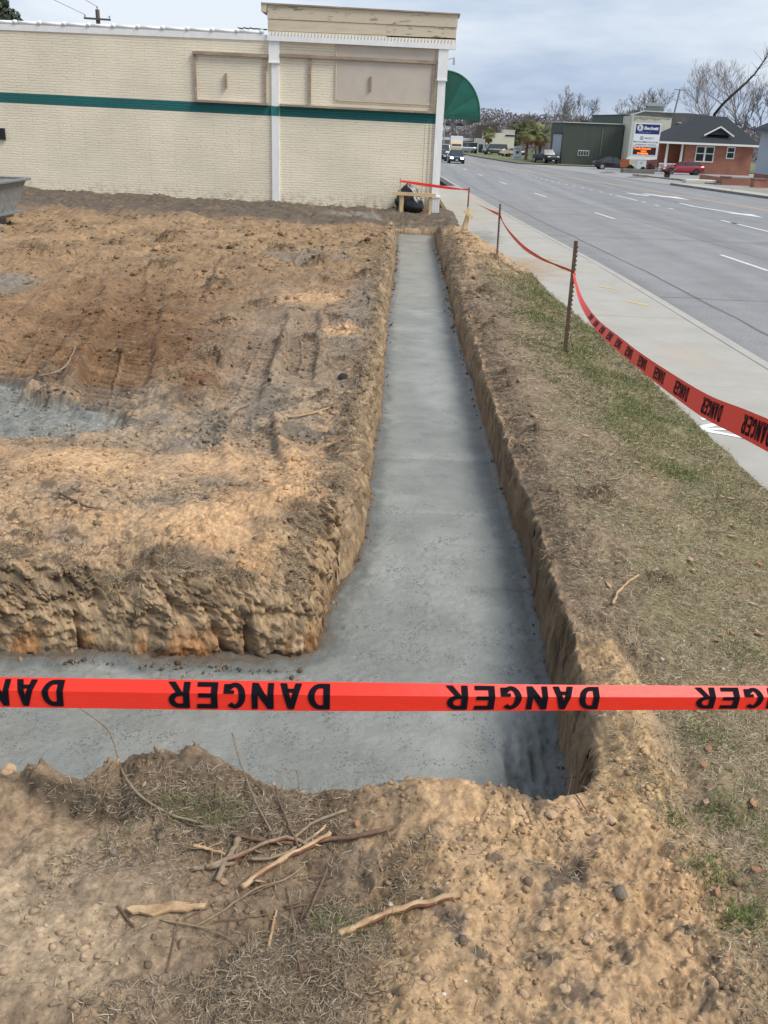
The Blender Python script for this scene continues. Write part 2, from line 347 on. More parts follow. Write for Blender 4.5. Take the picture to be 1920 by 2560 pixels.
    C = mixc(C, GRY*.75, sstep(.02,.3,blob(x,y,-3.3,8.1,1.6,1.0,-.15,.3)*(1-pud))*.28)
    C = C*(1-.16*left*sstep(8,12,y)*sstep(-.3,.2,fbm(x*.5,y*.5,3,215)+.1))[:,None]
    # near heap: grey-brown left, sand right, dark soil at rim
    ns = (1-sstep(-.2,.15,x+.15*fbm(x*4,y*4,3,220)))*near
    C = mixc(C, np.array((.235,.17,.11)), ns*.8)
    C = mixc(C, np.array((.37,.275,.18)), near*blob(x,y,-1.1,2.3,.45,.35,.3,.5)*.8)
    C = mixc(C, np.array((.115,.08,.052)), near*np.clip(blob(x,y,-.62,2.98,.62,.27,0,.5)+.6*blob(x,y,-.25,2.1,.35,.28,.7,.5)+.5*blob(x,y,-1.1,1.85,.4,.12,0,.6)+blob(x,y,-.55,2.5,.5,.3,0,.6)*.5,0,1)*(.75+.3*c))
    C = mixc(C, DRK*.9, near*np.clip(blob(x,y,-1.2,2.86,.35,.06,-.1,.5)+blob(x,y,.05,2.5,.09,.3,-.35,.5)+blob(x,y,.62,2.6,.12,.06,0,.6)*.8+blob(x,y,.78,2.63,.12,.05,0,.6)*.6+blob(x,y,1.22,2.02,.12,.12,0,.5)+blob(x,y,.93,2.75,.12,.07,.4,.6)*.7+blob(x,y,-.95,1.8,.3,.06,0,.6)*.7+.7*blob(x,y,.12,2.8,.05,.12,.3,.6),0,1)*.9)
    C = mixc(C, np.array((.43,.285,.155)), near*(1-ns)*.65*(1-sstep(.1,.4,c)))
    # bank
    C = mixc(C, np.array((.175,.126,.088)), right*bank*.9*sstep(3.3,4.6,y)*(1-sstep(16,19,y)))
    C = mixc(C, np.array((.22,.165,.105)), right*sstep(1.05,1.3,x)*.85*(1-sstep(18,21,y)))
    C = mixc(C, np.array((.17,.165,.075)), grass*sstep(-.25,.45,fbm(x*.9,y*.6,3,230)+.25*(x-1.7))*.6*(1-.3*e))
    C = mixc(C, np.array((.40,.27,.15)), blob(x,y,1.2,24.5,.6,4.5,.05,.5,na=.4)*.8*right)
    C = mixc(C, np.array((.46,.31,.16)), np.clip(blob(x,y,1.05,3.85,.13,.5,.1,.4)+blob(x,y,.6,31.5,1.1,1.6,0,.5)+blob(x,y,1.0,3.15,.14,.35,0,.4),0,1)*.85)
    C = mixc(C, np.array((.105,.085,.066)), back*(.95-.35*sstep(.1,.4,b)))
    C = mixc(C, GRY*.9, back*blob(x,y,-1.6,31.0,1.6,.8,0,.5)*.7)
    # cut faces
    hz = sstep(-.62,-.1,z)
    sw_ = x*1.0+y*1.0
    st1 = fbm(sw_*2.2, z*9, 4, 243, .6); st2 = fbm(sw_*7, z*16, 4, 244, .6)
    C = mixc(C, np.array((.33,.235,.14)), wall*.8)
    C = mixc(C, np.array((.20,.145,.09)), wall*sstep(.0,.35,st1)*.7)
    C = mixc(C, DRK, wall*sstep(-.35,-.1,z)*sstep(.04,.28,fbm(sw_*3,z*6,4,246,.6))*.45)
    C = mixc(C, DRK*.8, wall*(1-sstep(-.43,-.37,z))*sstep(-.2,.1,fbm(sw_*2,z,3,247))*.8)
    C = mixc(C, np.array((.42,.31,.20)), wall*sstep(.1,.4,st2)*(1-sstep(-.3,-.1,z))*.6)
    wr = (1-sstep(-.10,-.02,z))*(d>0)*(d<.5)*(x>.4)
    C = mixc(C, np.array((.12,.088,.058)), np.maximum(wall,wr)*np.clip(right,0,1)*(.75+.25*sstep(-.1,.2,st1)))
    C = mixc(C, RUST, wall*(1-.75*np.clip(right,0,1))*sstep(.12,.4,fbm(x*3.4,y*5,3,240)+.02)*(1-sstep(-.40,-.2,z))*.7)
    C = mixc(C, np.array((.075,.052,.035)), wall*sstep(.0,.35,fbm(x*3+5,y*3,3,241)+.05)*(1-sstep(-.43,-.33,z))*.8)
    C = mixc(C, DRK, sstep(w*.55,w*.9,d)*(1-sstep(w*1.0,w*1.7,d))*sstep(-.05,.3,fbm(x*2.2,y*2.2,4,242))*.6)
    C = mixc(C, np.array((.115,.078,.046)), clm*(.85-.5*sstep(.0,.3,e)))
    C = C*(1+.5*e[:,None]+.36*c[:,None])
    C = C*(.86+.28*hsh(np.floor(x*400),np.floor(y*300),9)[:,None]*near2[:,None]+.14*(1-near2[:,None]))
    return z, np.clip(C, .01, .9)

def lines(a, b, stepf):
    o = [a]
    while o[-1] < b: o.append(o[-1]+stepf(o[-1]))
    o[-1] = b; return np.array(o)
def wallx(c, base):          # finer near the trench walls
    def f(t): return base*(.45 if (-.62<t<-.22 or .72<t<1.05) else 1)
    return f
def gz(x, y, want=False):      # height (and colour) read back from the finished ground grids
    x = np.atleast_1d(np.asarray(x, float)); y = np.atleast_1d(np.asarray(y, float)); Z = np.zeros(x.shape); Cq = np.zeros((x.size,3))
    done = np.zeros(x.shape, bool)
    for xs, ys, zz_, cc in HB:
        m = (~done)&(y >= ys[0])&(y <= ys[-1])&(x >= xs[0])&(x <= xs[-1])
        if not m.any(): continue
        i = np.clip(np.searchsorted(xs, x[m])-1, 0, len(xs)-2); j = np.clip(np.searchsorted(ys, y[m])-1, 0, len(ys)-2)
        u = (x[m]-xs[i])/(xs[i+1]-xs[i]); v = (y[m]-ys[j])/(ys[j+1]-ys[j])
        Z[m] = (zz_[j,i]*(1-u)+zz_[j,i+1]*u)*(1-v)+(zz_[j+1,i]*(1-u)+zz_[j+1,i+1]*u)*v; Cq[m] = cc[j,i]; done |= m
    return (Z, Cq) if want else Z
bands = []
bands.append((lines(-2.6,3.0,lambda t: .0055 if abs(t)<1.55 else .03), lines(1.0,3.42,lambda t: .02 if t<1.75 else .0052)))
bands.append((lines(-4.2,3.35,lambda t: (.0068*(.6 if (.80<t<1.08 or -.6<t<-.25) else 1)) if -2.9<t<2.6 else .04), lines(3.40,6.2,lambda t: .0027 if 4.59<t<4.83 else .006 if 4.5<t<4.95 else (.05 if t<3.7 else .0095))))
bands.append((lines(-7.5,3.35,lambda t: (.013*(.45 if (-.55<t<-.15 or .78<t<1.12) else 1)) if -6.2<t else .08), lines(6.18,12.4,lambda t: .0019*t)))
bands.append((lines(-14,3.35,lambda t: (.03*(.35 if (-.75<t<-.25 or .55<t<1.0) else 1)) if -9.5<t else .1), lines(12.36,22,lambda t: .0034*t)))
bands.append((lines(-24,3.2,lambda t: (.055*(.3 if (-.9<t<-.3 or .45<t<.9) else 1)) if -13<t else .2), lines(21.9,36.5,lambda t: .09)))
HB = []
Vs, Qs, Cs, off = [], [], [], 0
for xs, ys in bands:
    X, Y = np.meshgrid(xs, ys); xf, yf = X.ravel(), Y.ravel()
    z, c = ground(xf, yf)
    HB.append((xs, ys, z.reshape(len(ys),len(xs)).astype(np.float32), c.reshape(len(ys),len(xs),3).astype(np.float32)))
    wm = EXTRA['wall']; sv = xf+yf
    amp = wm*sstep(-.6,-.42,z)
    upz = sstep(-.34,-.12,z)
    fac = hsh(np.floor(sv*2.3+.3*fbm(sv*.7,z*1.5,2,144)), np.floor(z*2.1+.5*fbm(sv*1.5,z,2,145)), 7)-.5
    dn = .034*fbm(sv*1.6, z*3, 3, 140, .5)+(.022+.03*upz)*fbm(sv*9, z*12, 5, 141, .68)+.010*(hsh(np.floor(sv*22),np.floor(z*26),4)-.5)+.03*fac-.045*(1-sstep(0,.035,np.abs(fbm(sv*1.3, z*.35, 2, 142))))+.02*upz*np.abs(fbm(sv*22,z*22,3,146))
    xf = xf+amp*dn*np.where(xf > 0, -.7, 1.0); yf = yf-amp*dn*np.where((xf < -.45)&(yf<6), 1.2, .2)
    nx, ny = len(xs), len(ys)
    idx = np.arange(nx*ny).reshape(ny, nx)
    q = np.stack([idx[:-1,:-1], idx[:-1,1:], idx[1:,1:], idx[1:,:-1]], -1).reshape(-1,4)
    keep = (z[q].max(1) > -.6) & (xf[q].min(1) < swx(yf[q[:,0]])+.03)
    q = q[keep]
    used = np.zeros(nx*ny, bool); used[q.ravel()] = True; rm = np.cumsum(used)-1
    Vs.append(np.stack([xf, yf, z], 1)[used]); Cs.append(c[used]); Qs.append(rm[q]+off); off += used.sum()
def soil_mat():
    m = mat('earth', (.4,.3,.2), .93, tint=True, var=.22, vscale=60, bump=.55, bscale=170, bdist=.006, spec=.25)
    return m
M_soil = soil_mat()
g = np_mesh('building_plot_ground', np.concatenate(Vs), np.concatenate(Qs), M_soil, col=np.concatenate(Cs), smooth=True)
g['kind'] = 'structure'
print('ground quads', len(g.data.polygons))

# ------------------------------------------------------------------ wet concrete in the trench
def conc_mat():
    m = bpy.data.materials.new('wet_concrete'); m.use_nodes = True; t = m.node_tree; b = t.nodes['Principled BSDF']
    def nn(ty, **k):
        n = t.nodes.new(ty)
        for a, c in k.items(): setattr(n, a, c)
        return n
    co = nn('ShaderNodeTexCoord').outputs['Object']
    at = nn('ShaderNodeAttribute', attribute_name='tint').outputs['Color']
    n1 = nn('ShaderNodeTexNoise'); n1.inputs['Scale'].default_value = 3; n1.inputs['Detail'].default_value = 10; n1.inputs['Roughness'].default_value = .7
    t.links.new(co, n1.inputs['Vector'])
    mr = nn('ShaderNodeMapRange'); mr.inputs['From Min'].default_value=.3; mr.inputs['From Max'].default_value=.7; mr.inputs['To Min'].default_value=.82; mr.inputs['To Max'].default_value=1.15
    t.links.new(n1.outputs['Fac'], mr.inputs['Value'])
    # dark specks: aggregate, plus the shade of pock marks painted into the colour
    v = nn('ShaderNodeTexVoronoi'); v.inputs['Scale'].default_value = 52
    wv = nn('ShaderNodeTexNoise'); wv.inputs['Scale'].default_value = 60; wv.inputs['Detail'].default_value = 2; t.links.new(co, wv.inputs['Vector'])
    av = nn('ShaderNodeVectorMath', operation='MULTIPLY_ADD'); t.links.new(wv.outputs['Color'], av.inputs[0]); av.inputs[1].default_value = (.03,.03,.03); t.links.new(co, av.inputs[2]); t.links.new(av.outputs[0], v.inputs['Vector'])
    n2 = nn('ShaderNodeTexNoise'); n2.inputs['Scale'].default_value = 5; n2.inputs['Detail'].default_value = 3; t.links.new(co, n2.inputs['Vector'])
    th = nn('ShaderNodeMapRange'); th.inputs['From Min'].default_value=.4; th.inputs['From Max'].default_value=.65; th.inputs['To Min'].default_value=.10; th.inputs['To Max'].default_value=.40
    t.links.new(n2.outputs['Fac'], th.inputs['Value'])
    lt = nn('ShaderNodeMath', operation='LESS_THAN'); t.links.new(v.outputs['Distance'], lt.inputs[0]); t.links.new(th.outputs[0], lt.inputs[1])
    sc = nn('ShaderNodeVectorMath', operation='SCALE'); t.links.new(at, sc.inputs[0]); t.links.new(mr.outputs[0], sc.inputs['Scale'])
    mx = nn('ShaderNodeMix', data_type='RGBA'); t.links.new(lt.outputs[0], mx.inputs['Factor']); t.links.new(sc.outputs[0], mx.inputs['A']); mx.inputs['B'].default_value = (.15,.157,.145,1)
    t.links.new(mx.outputs['Result'], b.inputs['Base Color'])
    rr = nn('ShaderNodeMapRange'); rr.inputs['To Min'].default_value=.22; rr.inputs['To Max'].default_value=.52
    t.links.new(n1.outputs['Fac'], rr.inputs['Value']); t.links.new(rr.outputs[0], b.inputs['Roughness'])
    b.inputs['Specular IOR Level'].default_value = .55
    n3 = nn('ShaderNodeTexNoise'); n3.inputs['Scale'].default_value = 75; n3.inputs['Detail'].default_value = 6; n3.inputs['Roughness'].default_value=.75; t.links.new(co, n3.inputs['Vector'])
    bp = nn('ShaderNodeBump'); bp.inputs['Strength'].default_value=.8; bp.inputs['Distance'].default_value=.014
    t.links.new(n3.outputs['Fac'], bp.inputs['Height']); t.links.new(bp.outputs[0], b.inputs['Normal'])
    return m
Vs, Qs, Cs, off = [], [], [], 0
for xs, ys in ((lines(-3.4,1.12,lambda t:.013), lines(3.0,7.5,lambda t:.012+.0015*(t-3))), (lines(-1.0,1.12,lambda t:.022), lines(7.48,31.25,lambda t:.0032*t)), (lines(-7.2,-3.38,lambda t:.1), lines(3.0,5.0,lambda t:.05))):
    X, Y = np.meshgrid(xs, ys); x, y = X.ravel(), Y.ravel()
    d = sdf(x, y)
    nearr = 1-sstep(5.5,9,y)
    z = -.455+.006*fbm(x*1.5,y*1.5,3,300)+nearr*.006*fbm(x*16,y*16,4,301,.65)
    p = clods(x,y,.05,.35*np.ones_like(x),302)*.42+clods(x,y,.024,.5*np.ones_like(x),303)*.5
    z -= p*(.35+.65*sstep(-.1,.3,fbm(x*1.3,y*1.3,2,304)))*nearr
    lip = sstep(-.06,.0,d)
    z += lip*(.02+.02*fbm(x*8,y*8,3,305))
    # rough slump by the near right corner
    sl = sstep(.36,.62,x+.08*fbm(x*3,y*3,3,306))*(1-sstep(3.9,4.5,y))
    z += sl*(-.03+.05*fbm(x*9,y*2.2,4,307)+.02*fbm(x*30,y*14,3,308))
    for yj, xa, xb in ((18.66,-1,1),(16.9,.2,1),(8.66,-1,1),(7.23,-1,1),(6.62,.2,1),(9.9,-1,.3),(12.3,0,1),(5.9,.1,1)):
        z -= .018*np.exp(-((y-yj-.03*np.sin(x*5))/.018/(yj/7))**2)*(x>xa)*(x<xb)
    C = np.tile(np.array((.25,.256,.23)), (x.size,1))
    C = mixc(C, np.array((.355,.36,.33)), sstep(-.2,.4,fbm(x*1.1,y*.9,3,310))*.6)
    C = mixc(C, np.array((.26,.25,.215)), (1-sstep(-.8,-.2,x))*(1-sstep(4.9,5.2,y))*sstep(-.2,.3,fbm(x*2,y*2,3,312)+.1)*.6)
    C = mixc(C, np.array((.31,.30,.255)), sstep(17,18.7,y)*sstep(-.3,.3,fbm(x*1,y*.6,3,311)+.1)*.8)
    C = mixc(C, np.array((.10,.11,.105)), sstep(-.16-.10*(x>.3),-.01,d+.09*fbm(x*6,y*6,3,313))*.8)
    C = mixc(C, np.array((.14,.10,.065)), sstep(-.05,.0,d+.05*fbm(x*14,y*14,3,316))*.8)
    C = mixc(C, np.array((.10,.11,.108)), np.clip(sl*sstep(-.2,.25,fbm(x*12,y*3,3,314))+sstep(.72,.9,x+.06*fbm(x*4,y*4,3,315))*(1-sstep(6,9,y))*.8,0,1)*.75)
    nx, ny = len(xs), len(ys); idx = np.arange(nx*ny).reshape(ny, nx)
    q = np.stack([idx[:-1,:-1], idx[:-1,1:], idx[1:,1:], idx[1:,:-1]], -1).reshape(-1,4)
    q = q[d[q].min(1) < .10]; used = np.zeros(nx*ny, bool); used[q.ravel()] = True; rm = np.cumsum(used)-1
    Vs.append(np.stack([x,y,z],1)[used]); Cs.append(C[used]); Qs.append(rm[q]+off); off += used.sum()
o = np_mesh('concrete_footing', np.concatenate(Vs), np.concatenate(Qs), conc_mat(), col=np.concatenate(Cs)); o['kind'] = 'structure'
print('concrete quads', len(o.data.polygons))
# ------------------------------------------------------------------ street side setting
def sheet(name, pts_l, pts_r, z, m, parent=None, kind='structure'):
    b = MB(); vs = [(x,y,z) for x,y in pts_l]+[(x,y,z) for x,y in pts_r]; n = len(pts_l)
    b.add(vs, [(i,i+n,i+1+n,i+1) for i in range(n-1)])
    o = b.build(name, m, parent)
    if kind and parent is None: o['kind'] = kind
    return o
RY = [-8,0,13,24,38,57,80,110,135,170,230,330]
def roadx(pts): return lambda y: float(np.interp(y, [p[1] for p in pts], [p[0] for p in pts]))
kerbx = roadx([(5.6,-8),(5.35,0),(4.93,12.7),(4.55,23.2),(3.6,38),(2.55,56),(1.6,75),(-.5,110),(-2.5,140),(-5,175),(-8,230),(-16,330)])
dashx = roadx([(11,-8),(10.5,0),(9.08,24.6),(8.17,40.2),(6.9,57.6),(5.9,71.6),(5.13,85.9),(4.46,98.7),(2.5,135),(0,175),(-3,230),(-10,330)])
dotx = roadx([(16.5,-8),(15.8,0),(13.15,42),(12.6,49),(11.75,62),(10.6,74.6),(9.47,90.8),(8.56,99),(5.6,135),(3,175),(0,230),(-7,330)])
yelx = roadx([(24.5,-8),(23.6,0),(20.6,30),(18.1,50.6),(14.9,76.9),(11.6,95),(8.6,113.7),(6.2,135),(4,175),(1,230),(-6,330)])
fkx = roadx([(31.5,-8),(30,0),(22.44,63.2),(20.15,80),(15.5,110),(12.6,132),(9.1,168),(6,230),(-1,330)])
def m_asphalt():
    m = mat('asphalt', (.215,.213,.212),  .8, var=.12, vscale=.9, bump=.35, bscale=220, bdist=.01)
    t = m.node_tree; b = t.nodes['Principled BSDF']; src = b.inputs['Base Color'].links[0].from_socket
    co = t.nodes['Texture Coordinate'].outputs['Object'] if 'Texture Coordinate' in t.nodes else t.nodes.new('ShaderNodeTexCoord').outputs['Object']
    # long wheel-path bands and fine tar specks, following the carriageway
    mp = t.nodes.new('ShaderNodeMapping'); mp.inputs['Rotation'].default_value = (0,0,-.06); mp.inputs['Scale'].default_value = (.9,.02,1); t.links.new(co, mp.inputs[0])
    n = t.nodes.new('ShaderNodeTexNoise'); n.inputs['Scale'].default_value = 1; n.inputs['Detail'].default_value = 3; t.links.new(mp.outputs[0], n.inputs['Vector'])
    mr = t.nodes.new('ShaderNodeMapRange'); mr.inputs['From Min'].default_value=.35; mr.inputs['From Max'].default_value=.65; mr.inputs['To Min'].default_value=.86; mr.inputs['To Max'].default_value=1.1
    t.links.new(n.outputs['Fac'], mr.inputs['Value'])
    n2 = t.nodes.new('ShaderNodeTexNoise'); n2.inputs['Scale'].default_value = 45; n2.inputs['Detail'].default_value = 4; t.links.new(co, n2.inputs['Vector'])
    mr2 = t.nodes.new('ShaderNodeMapRange'); mr2.inputs['From Min'].default_value=.3; mr2.inputs['From Max'].default_value=.7; mr2.inputs['To Min'].default_value=.72; mr2.inputs['To Max'].default_value=1.28
    t.links.new(n2.outputs['Fac'], mr2.inputs['Value'])
    mu = t.nodes.new('ShaderNodeMath'); mu.operation='MULTIPLY'; t.links.new(mr.outputs[0], mu.inputs[0]); t.links.new(mr2.outputs[0], mu.inputs[1])
    s = t.nodes.new('ShaderNodeVectorMath'); s.operation='SCALE'; t.links.new(src, s.inputs[0]); t.links.new(mu.outputs[0], s.inputs['Scale']); t.links.new(s.outputs[0], b.inputs['Base Color'])
    return m
M_asph = m_asphalt()
M_white = mat('road_paint_white', (.60,.60,.59), .75, var=.2, vscale=12)
M_yel = mat('road_paint_yellow', (.50,.35,.20), .75, var=.15, vscale=14)
M_yelc = mat('marking_paint_yellow', (.72,.50,.12), .8, var=.2, vscale=30)
M_conc = mat('sidewalk_concrete', (.38,.36,.32), .85, var=.10, vscale=1.6, bump=.25, bscale=120, bdist=.004)
M_tar = mat('tar_line', (.12,.12,.122), .7, var=.2, vscale=20)
def slab_material():
    m = mat('sidewalk_slab', (.37,.352,.31), .85, var=.10, vscale=1.3, bump=.25, bscale=120, bdist=.004)
    t = m.node_tree; b = t.nodes['Principled BSDF']; src = b.inputs['Base Color'].links[0].from_socket
    ge = t.nodes.new('ShaderNodeNewGeometry')
    def stain(center, scl, col, prev, k):
        mp = t.nodes.new('ShaderNodeMapping'); mp.vector_type='TEXTURE'; mp.inputs['Location'].default_value = center; mp.inputs['Scale'].default_value = scl; t.links.new(ge.outputs['Position'], mp.inputs[0])
        ln = t.nodes.new('ShaderNodeVectorMath'); ln.operation='LENGTH'; t.links.new(mp.outputs[0], ln.inputs[0])
        n = t.nodes.new('ShaderNodeTexNoise'); n.inputs['Scale'].default_value = 2.3; n.inputs['Detail'].default_value = 8; n.inputs['Roughness'].default_value=.7; t.links.new(ge.outputs['Position'], n.inputs['Vector'])
        ad = t.nodes.new('ShaderNodeMath'); ad.operation='MULTIPLY_ADD'; ad.inputs[1].default_value = 2.4; t.links.new(n.outputs['Fac'], ad.inputs[0]); t.links.new(ln.outputs['Value'], ad.inputs[2])
        mr = t.nodes.new('ShaderNodeMapRange'); mr.inputs['From Min'].default_value = 1.9; mr.inputs['From Max'].default_value=1.3; mr.inputs['To Max'].default_value=k; t.links.new(ad.outputs[0], mr.inputs['Value'])
        mx = t.nodes.new('ShaderNodeMix'); mx.data_type='RGBA'; t.links.new(mr.outputs[0], mx.inputs['Factor']); t.links.new(prev, mx.inputs['A']); mx.inputs['B'].default_value = (*col,1)
        return mx.outputs['Result']
    s = stain((2.5,21.8,-.2), (1.6,3.2,3), (.34,.23,.13), src, .85)
    s = stain((2.0,28.5,-.2), (1.0,4,3), (.16,.145,.12), s, .6)
    s = stain((3.9,12.8,-.2), (.7,1.5,3), (.44,.36,.28), s, .45)
    t.links.new(s, b.inputs['Base Color'])
    return m
M_slab = slab_material()
# terrain sheet out to the horizon
def far_ground():
    b = MB(); b.add([(-2500,-300,-.75),(3000,-300,-.75),(3000,3500,-.75),(-2500,3500,-.75)],[(0,1,2,3)])
    o = b.build('terrain', mat('far_ground',(.14,.125,.085),.95,var=.4,vscale=.05)); o['kind']='structure'
far_ground()
RYd = [-8+i*2.5 for i in range(137)]
sheet('road', [(kerbx(y)+.1,y) for y in RYd], [(fkx(y)+.3,y) for y in RYd], -.35, M_asph)
# pavement slabs (each slab a piece), recessed joints
sw = bpy.data.objects.new('sidewalk', None); COL.objects.link(sw); sw['kind'] = 'structure'
JY = [1.6, 6.4, 11.18, 15.95, 20.7, 25.5, 30.3, 35.1, 39.9, 44.7, 49.5, 54.3, 59]
for a, b_ in zip(JY[:-1], JY[1:]):
    b = MB(); n = 6; g_ = .014
    ys = [a+g_+(b_-a-2*g_)*i/n for i in range(n+1)]
    poly = [(float(swx(y))-.25, y) for y in ys]+[(kerbx(y)-.17, y) for y in ys[::-1]]
    b.prism(poly, -.45, -.2-.004*random.random(), 'z'); b.build('slab', M_slab, sw, bevel=.006)
b = MB()
b.prism([(float(swx(y))-.2, y) for y in (1.6,20,40,59)]+[(kerbx(y)-.2,y) for y in (59,40,20,1.6)], -.5, -.235, 'z'); b.build('joint_bed', mat('joint_dirt',(.09,.085,.06),.95), sw)
kb = bpy.data.objects.new('kerb', None); COL.objects.link(kb); kb['kind'] = 'structure'
KY = [i*3.05 for i in range(0,34)]
for a, b_ in zip(KY[:-1], KY[1:]):
    b = MB(); b.prism([(kerbx(a)-.15,a+.006),(kerbx(b_)-.15,b_-.006),(kerbx(b_)+.0,b_-.006),(kerbx(a)+.0,a+.006)], -.5, -.205, 'z'); b.build('kerb_stone', M_conc, kb, bevel=.01)
b = MB()
b.prism([(kerbx(y)+.0,y) for y in KY]+[(kerbx(y)+.3,y) for y in KY[::-1]], -.5, -.343, 'z'); b.build('gutter', M_conc, kb)
# far kerb, pavement and lots
o = sheet('far_sidewalk', [(fkx(y)+.2,y) for y in RYd if y<82], [(fkx(y)+2.0,y) for y in RYd if y<82], -.2, M_conc)
b = MB(); ys = [y for y in RYd if y < 82]
b.prism([(fkx(y)-.0,y) for y in ys]+[(fkx(y)+.22,y) for y in ys[::-1]], -.5, -.195, 'z'); o = b.build('far_kerb', mat('far_kerb',(.2,.19,.17),.9,var=.3,vscale=2)); o['kind']='structure'
b = MB(); ys = [130,135,150,168,200,240]
b.prism([(fkx(y)-.0,y) for y in ys]+[(fkx(y)+.5,y) for y in ys[::-1]], -.5, -.2, 'z'); o = b.build('far_kerb', mat('far_kerb_dark',(.12,.115,.1),.9)); o['kind']='structure'
sheet('parking_lot', [(fkx(y)+.25,y) for y in RYd if 60<y<132], [(75,y) for y in RYd if 60<y<132], -.335, mat('lot_asphalt',(.27,.265,.26),.85,var=.12,vscale=.5,bump=.2,bscale=60))
sheet('verge', [(fkx(y)+.6,y) for y in RYd if y>131], [(75,y) for y in RYd if y>131], -.3, mat('verge_grass',(.13,.14,.06),.95,var=.4,vscale=.6))
sheet('house_yard', [(fkx(y)+2.0,y) for y in RYd if y<82], [(75,y) for y in RYd if y<82], -.3, mat('yard_ground',(.25,.23,.18),.95,var=.3,vscale=.7))
# markings, 4 mm above the road
def stripe(fx, y0, y1, wd, z, m, off=0, parent=None, name='lane_dash'):
    n = max(1,int((y1-y0)/6)); b = MB(); ys = [y0+(y1-y0)*i/n for i in range(n+1)]
    vs = [(fx(y)+off-wd/2,y,z) for y in ys]+[(fx(y)+off+wd/2,y,z) for y in ys]
    b.add(vs,[(i,i+n+1,i+n+2,i+1) for i in range(n)]); return b.build(name, m, parent)
mk = bpy.data.objects.new('road_markings', None); COL.objects.link(mk); mk['kind'] = 'structure'
for a in (-2.5,11.0,24.6,40.2,54.6,68.4,82.4,96,110,124,138,152): stripe(dashx, a, a+3.4, .13, -.346, M_white, parent=mk)
for i in range(34): 
    y = 40.3+i*2.15 if i < 1 else 46+i*2.35
    if 56<y<60: pass
    stripe(dotx, y, y+.75, .14, -.346, M_white, parent=mk, name='turn_lane_dot')
stripe(dotx, 36.5, 42.2, .16, -.346, M_white, parent=mk, name='lane_line')
stripe(dotx, 54.6, 59.3, .16, -.342, M_white, parent=mk, name='lane_line')
stripe(yelx, -6, 250, .14, -.346, M_yel, off=-.16, parent=mk, name='yellow_line'); stripe(yelx, -6, 250, .14, -.346, M_yel, off=.16, parent=mk, name='yellow_line')
def turn_arrow(cx, cy, s=1.):
    b = MB(); z = -.345
    # shaft bending left, and head pointing down the road towards the camera
    pts = [(-.9,5.0),(-.75,2.2),(-.15,-.6),(.35,-2.6)]
    vs = []
    for (px,py),wd in zip(pts,(.10,.16,.17,.18)): vs += [(cx+s*(px-wd),cy+py*s,z),(cx+s*(px+wd),cy+py*s,z)]
    b.add(vs,[(0,1,3,2),(2,3,5,4),(4,5,7,6)])
    b.add([(cx-.35*s,cy-2.2*s,z+.001),(cx+1.0*s,cy-2.6*s,z+.001),(cx+.75*s,cy-5.2*s,z+.001)],[(0,1,2)])
    b.build('turn_arrow', M_white, mk)
turn_arrow(15.2,49.5,.9)
b = MB(); z = -.345
b.add([(13.2,62.8,z),(13.7,62.9,z),(14.4,60.8,z),(14.0,60.2,z)],[(0,1,2,3)]); b.add([(14.3,63.3,z),(14.7,63.3,z),(15.6,59.8,z),(14.9,59.9,z)],[(0,1,2,3)])
b.add([(14.6,61.4,z+.001),(16.0,60.9,z+.001),(16.0,57.6,z+.001)],[(0,1,2)]); b.build('turn_arrow', M_white, mk)
# tar seams and expansion cracks across the road
def seam(pts, wd, name='tar_seam'):
    b = MB(); n = len(pts); vs = []
    for i,(x,y) in enumerate(pts):
        a = pts[max(i-1,0)]; c = pts[min(i+1,n-1)]; dx,dy = c[0]-a[0],c[1]-a[1]; l = math.hypot(dx,dy); w2 = wd*(.5+.3*random.random())
        vs += [(x-dy/l*w2,y+dx/l*w2,-.3475),(x+dy/l*w2,y-dx/l*w2,-.3475)]
    b.add(vs,[(2*i,2*i+1,2*i+3,2*i+2) for i in range(n-1)]); b.build(name, M_tar, mk)
for y0 in (19.3,31.8):
    x0 = kerbx(y0)+.35; x1 = yelx(y0)-.5; seam([(x0+(x1-x0)*i/24, y0+.08*random.uniform(-1,1)+(i/24)*.6) for i in range(25)], .035)
for off_, wd in ((1.15,.05),(5.6,.03)):
    seam([(kerbx(y)+off_+.04*random.uniform(-1,1), y) for y in np.arange(4,120,1.2)], wd)
seam([(yelx(y)-3.2+.05*random.uniform(-1,1), y) for y in np.arange(10,110,1.2)], .05)
# spray-painted utility marks on the pavement
b = MB()
def stroke(pts, wd, z, bb):
    n = len(pts); vs = []
    for i,(x,y) in enumerate(pts):
        a = pts[max(i-1,0)]; c = pts[min(i+1,n-1)]; dx,dy = c[0]-a[0],c[1]-a[1]; l = math.hypot(dx,dy); q = wd/2*random.uniform(.75,1.15)
        vs += [(x-dy/l*q,y+dx/l*q,z),(x+dy/l*q,y-dx/l*q,z)]
    bb.add(vs,[(2*i,2*i+1,2*i+3,2*i+2) for i in range(n-1)])
def sub(a,b_,n=6): return [(a[0]+(b_[0]-a[0])*i/n, a[1]+(b_[1]-a[1])*i/n) for i in range(n+1)]
stroke(sub((2.98,9.30),(3.45,9.62)), .085, -.196, b); stroke(sub((2.98,9.30),(3.62,9.34)), .075, -.1955, b); stroke(sub((2.98,9.30),(3.44,9.05)), .085, -.195, b)
stroke(sub((3.16,9.68),(3.5,9.72)), .07, -.196, b); stroke(sub((3.20,10.05),(3.42,9.86)), .09, -.196, b)
o = b.build('spray_mark', mat('spray_white',(.82,.83,.84),.8)); tag(o,'white spray-painted arrow with three strokes on the sidewalk at the grass edge','paint mark')
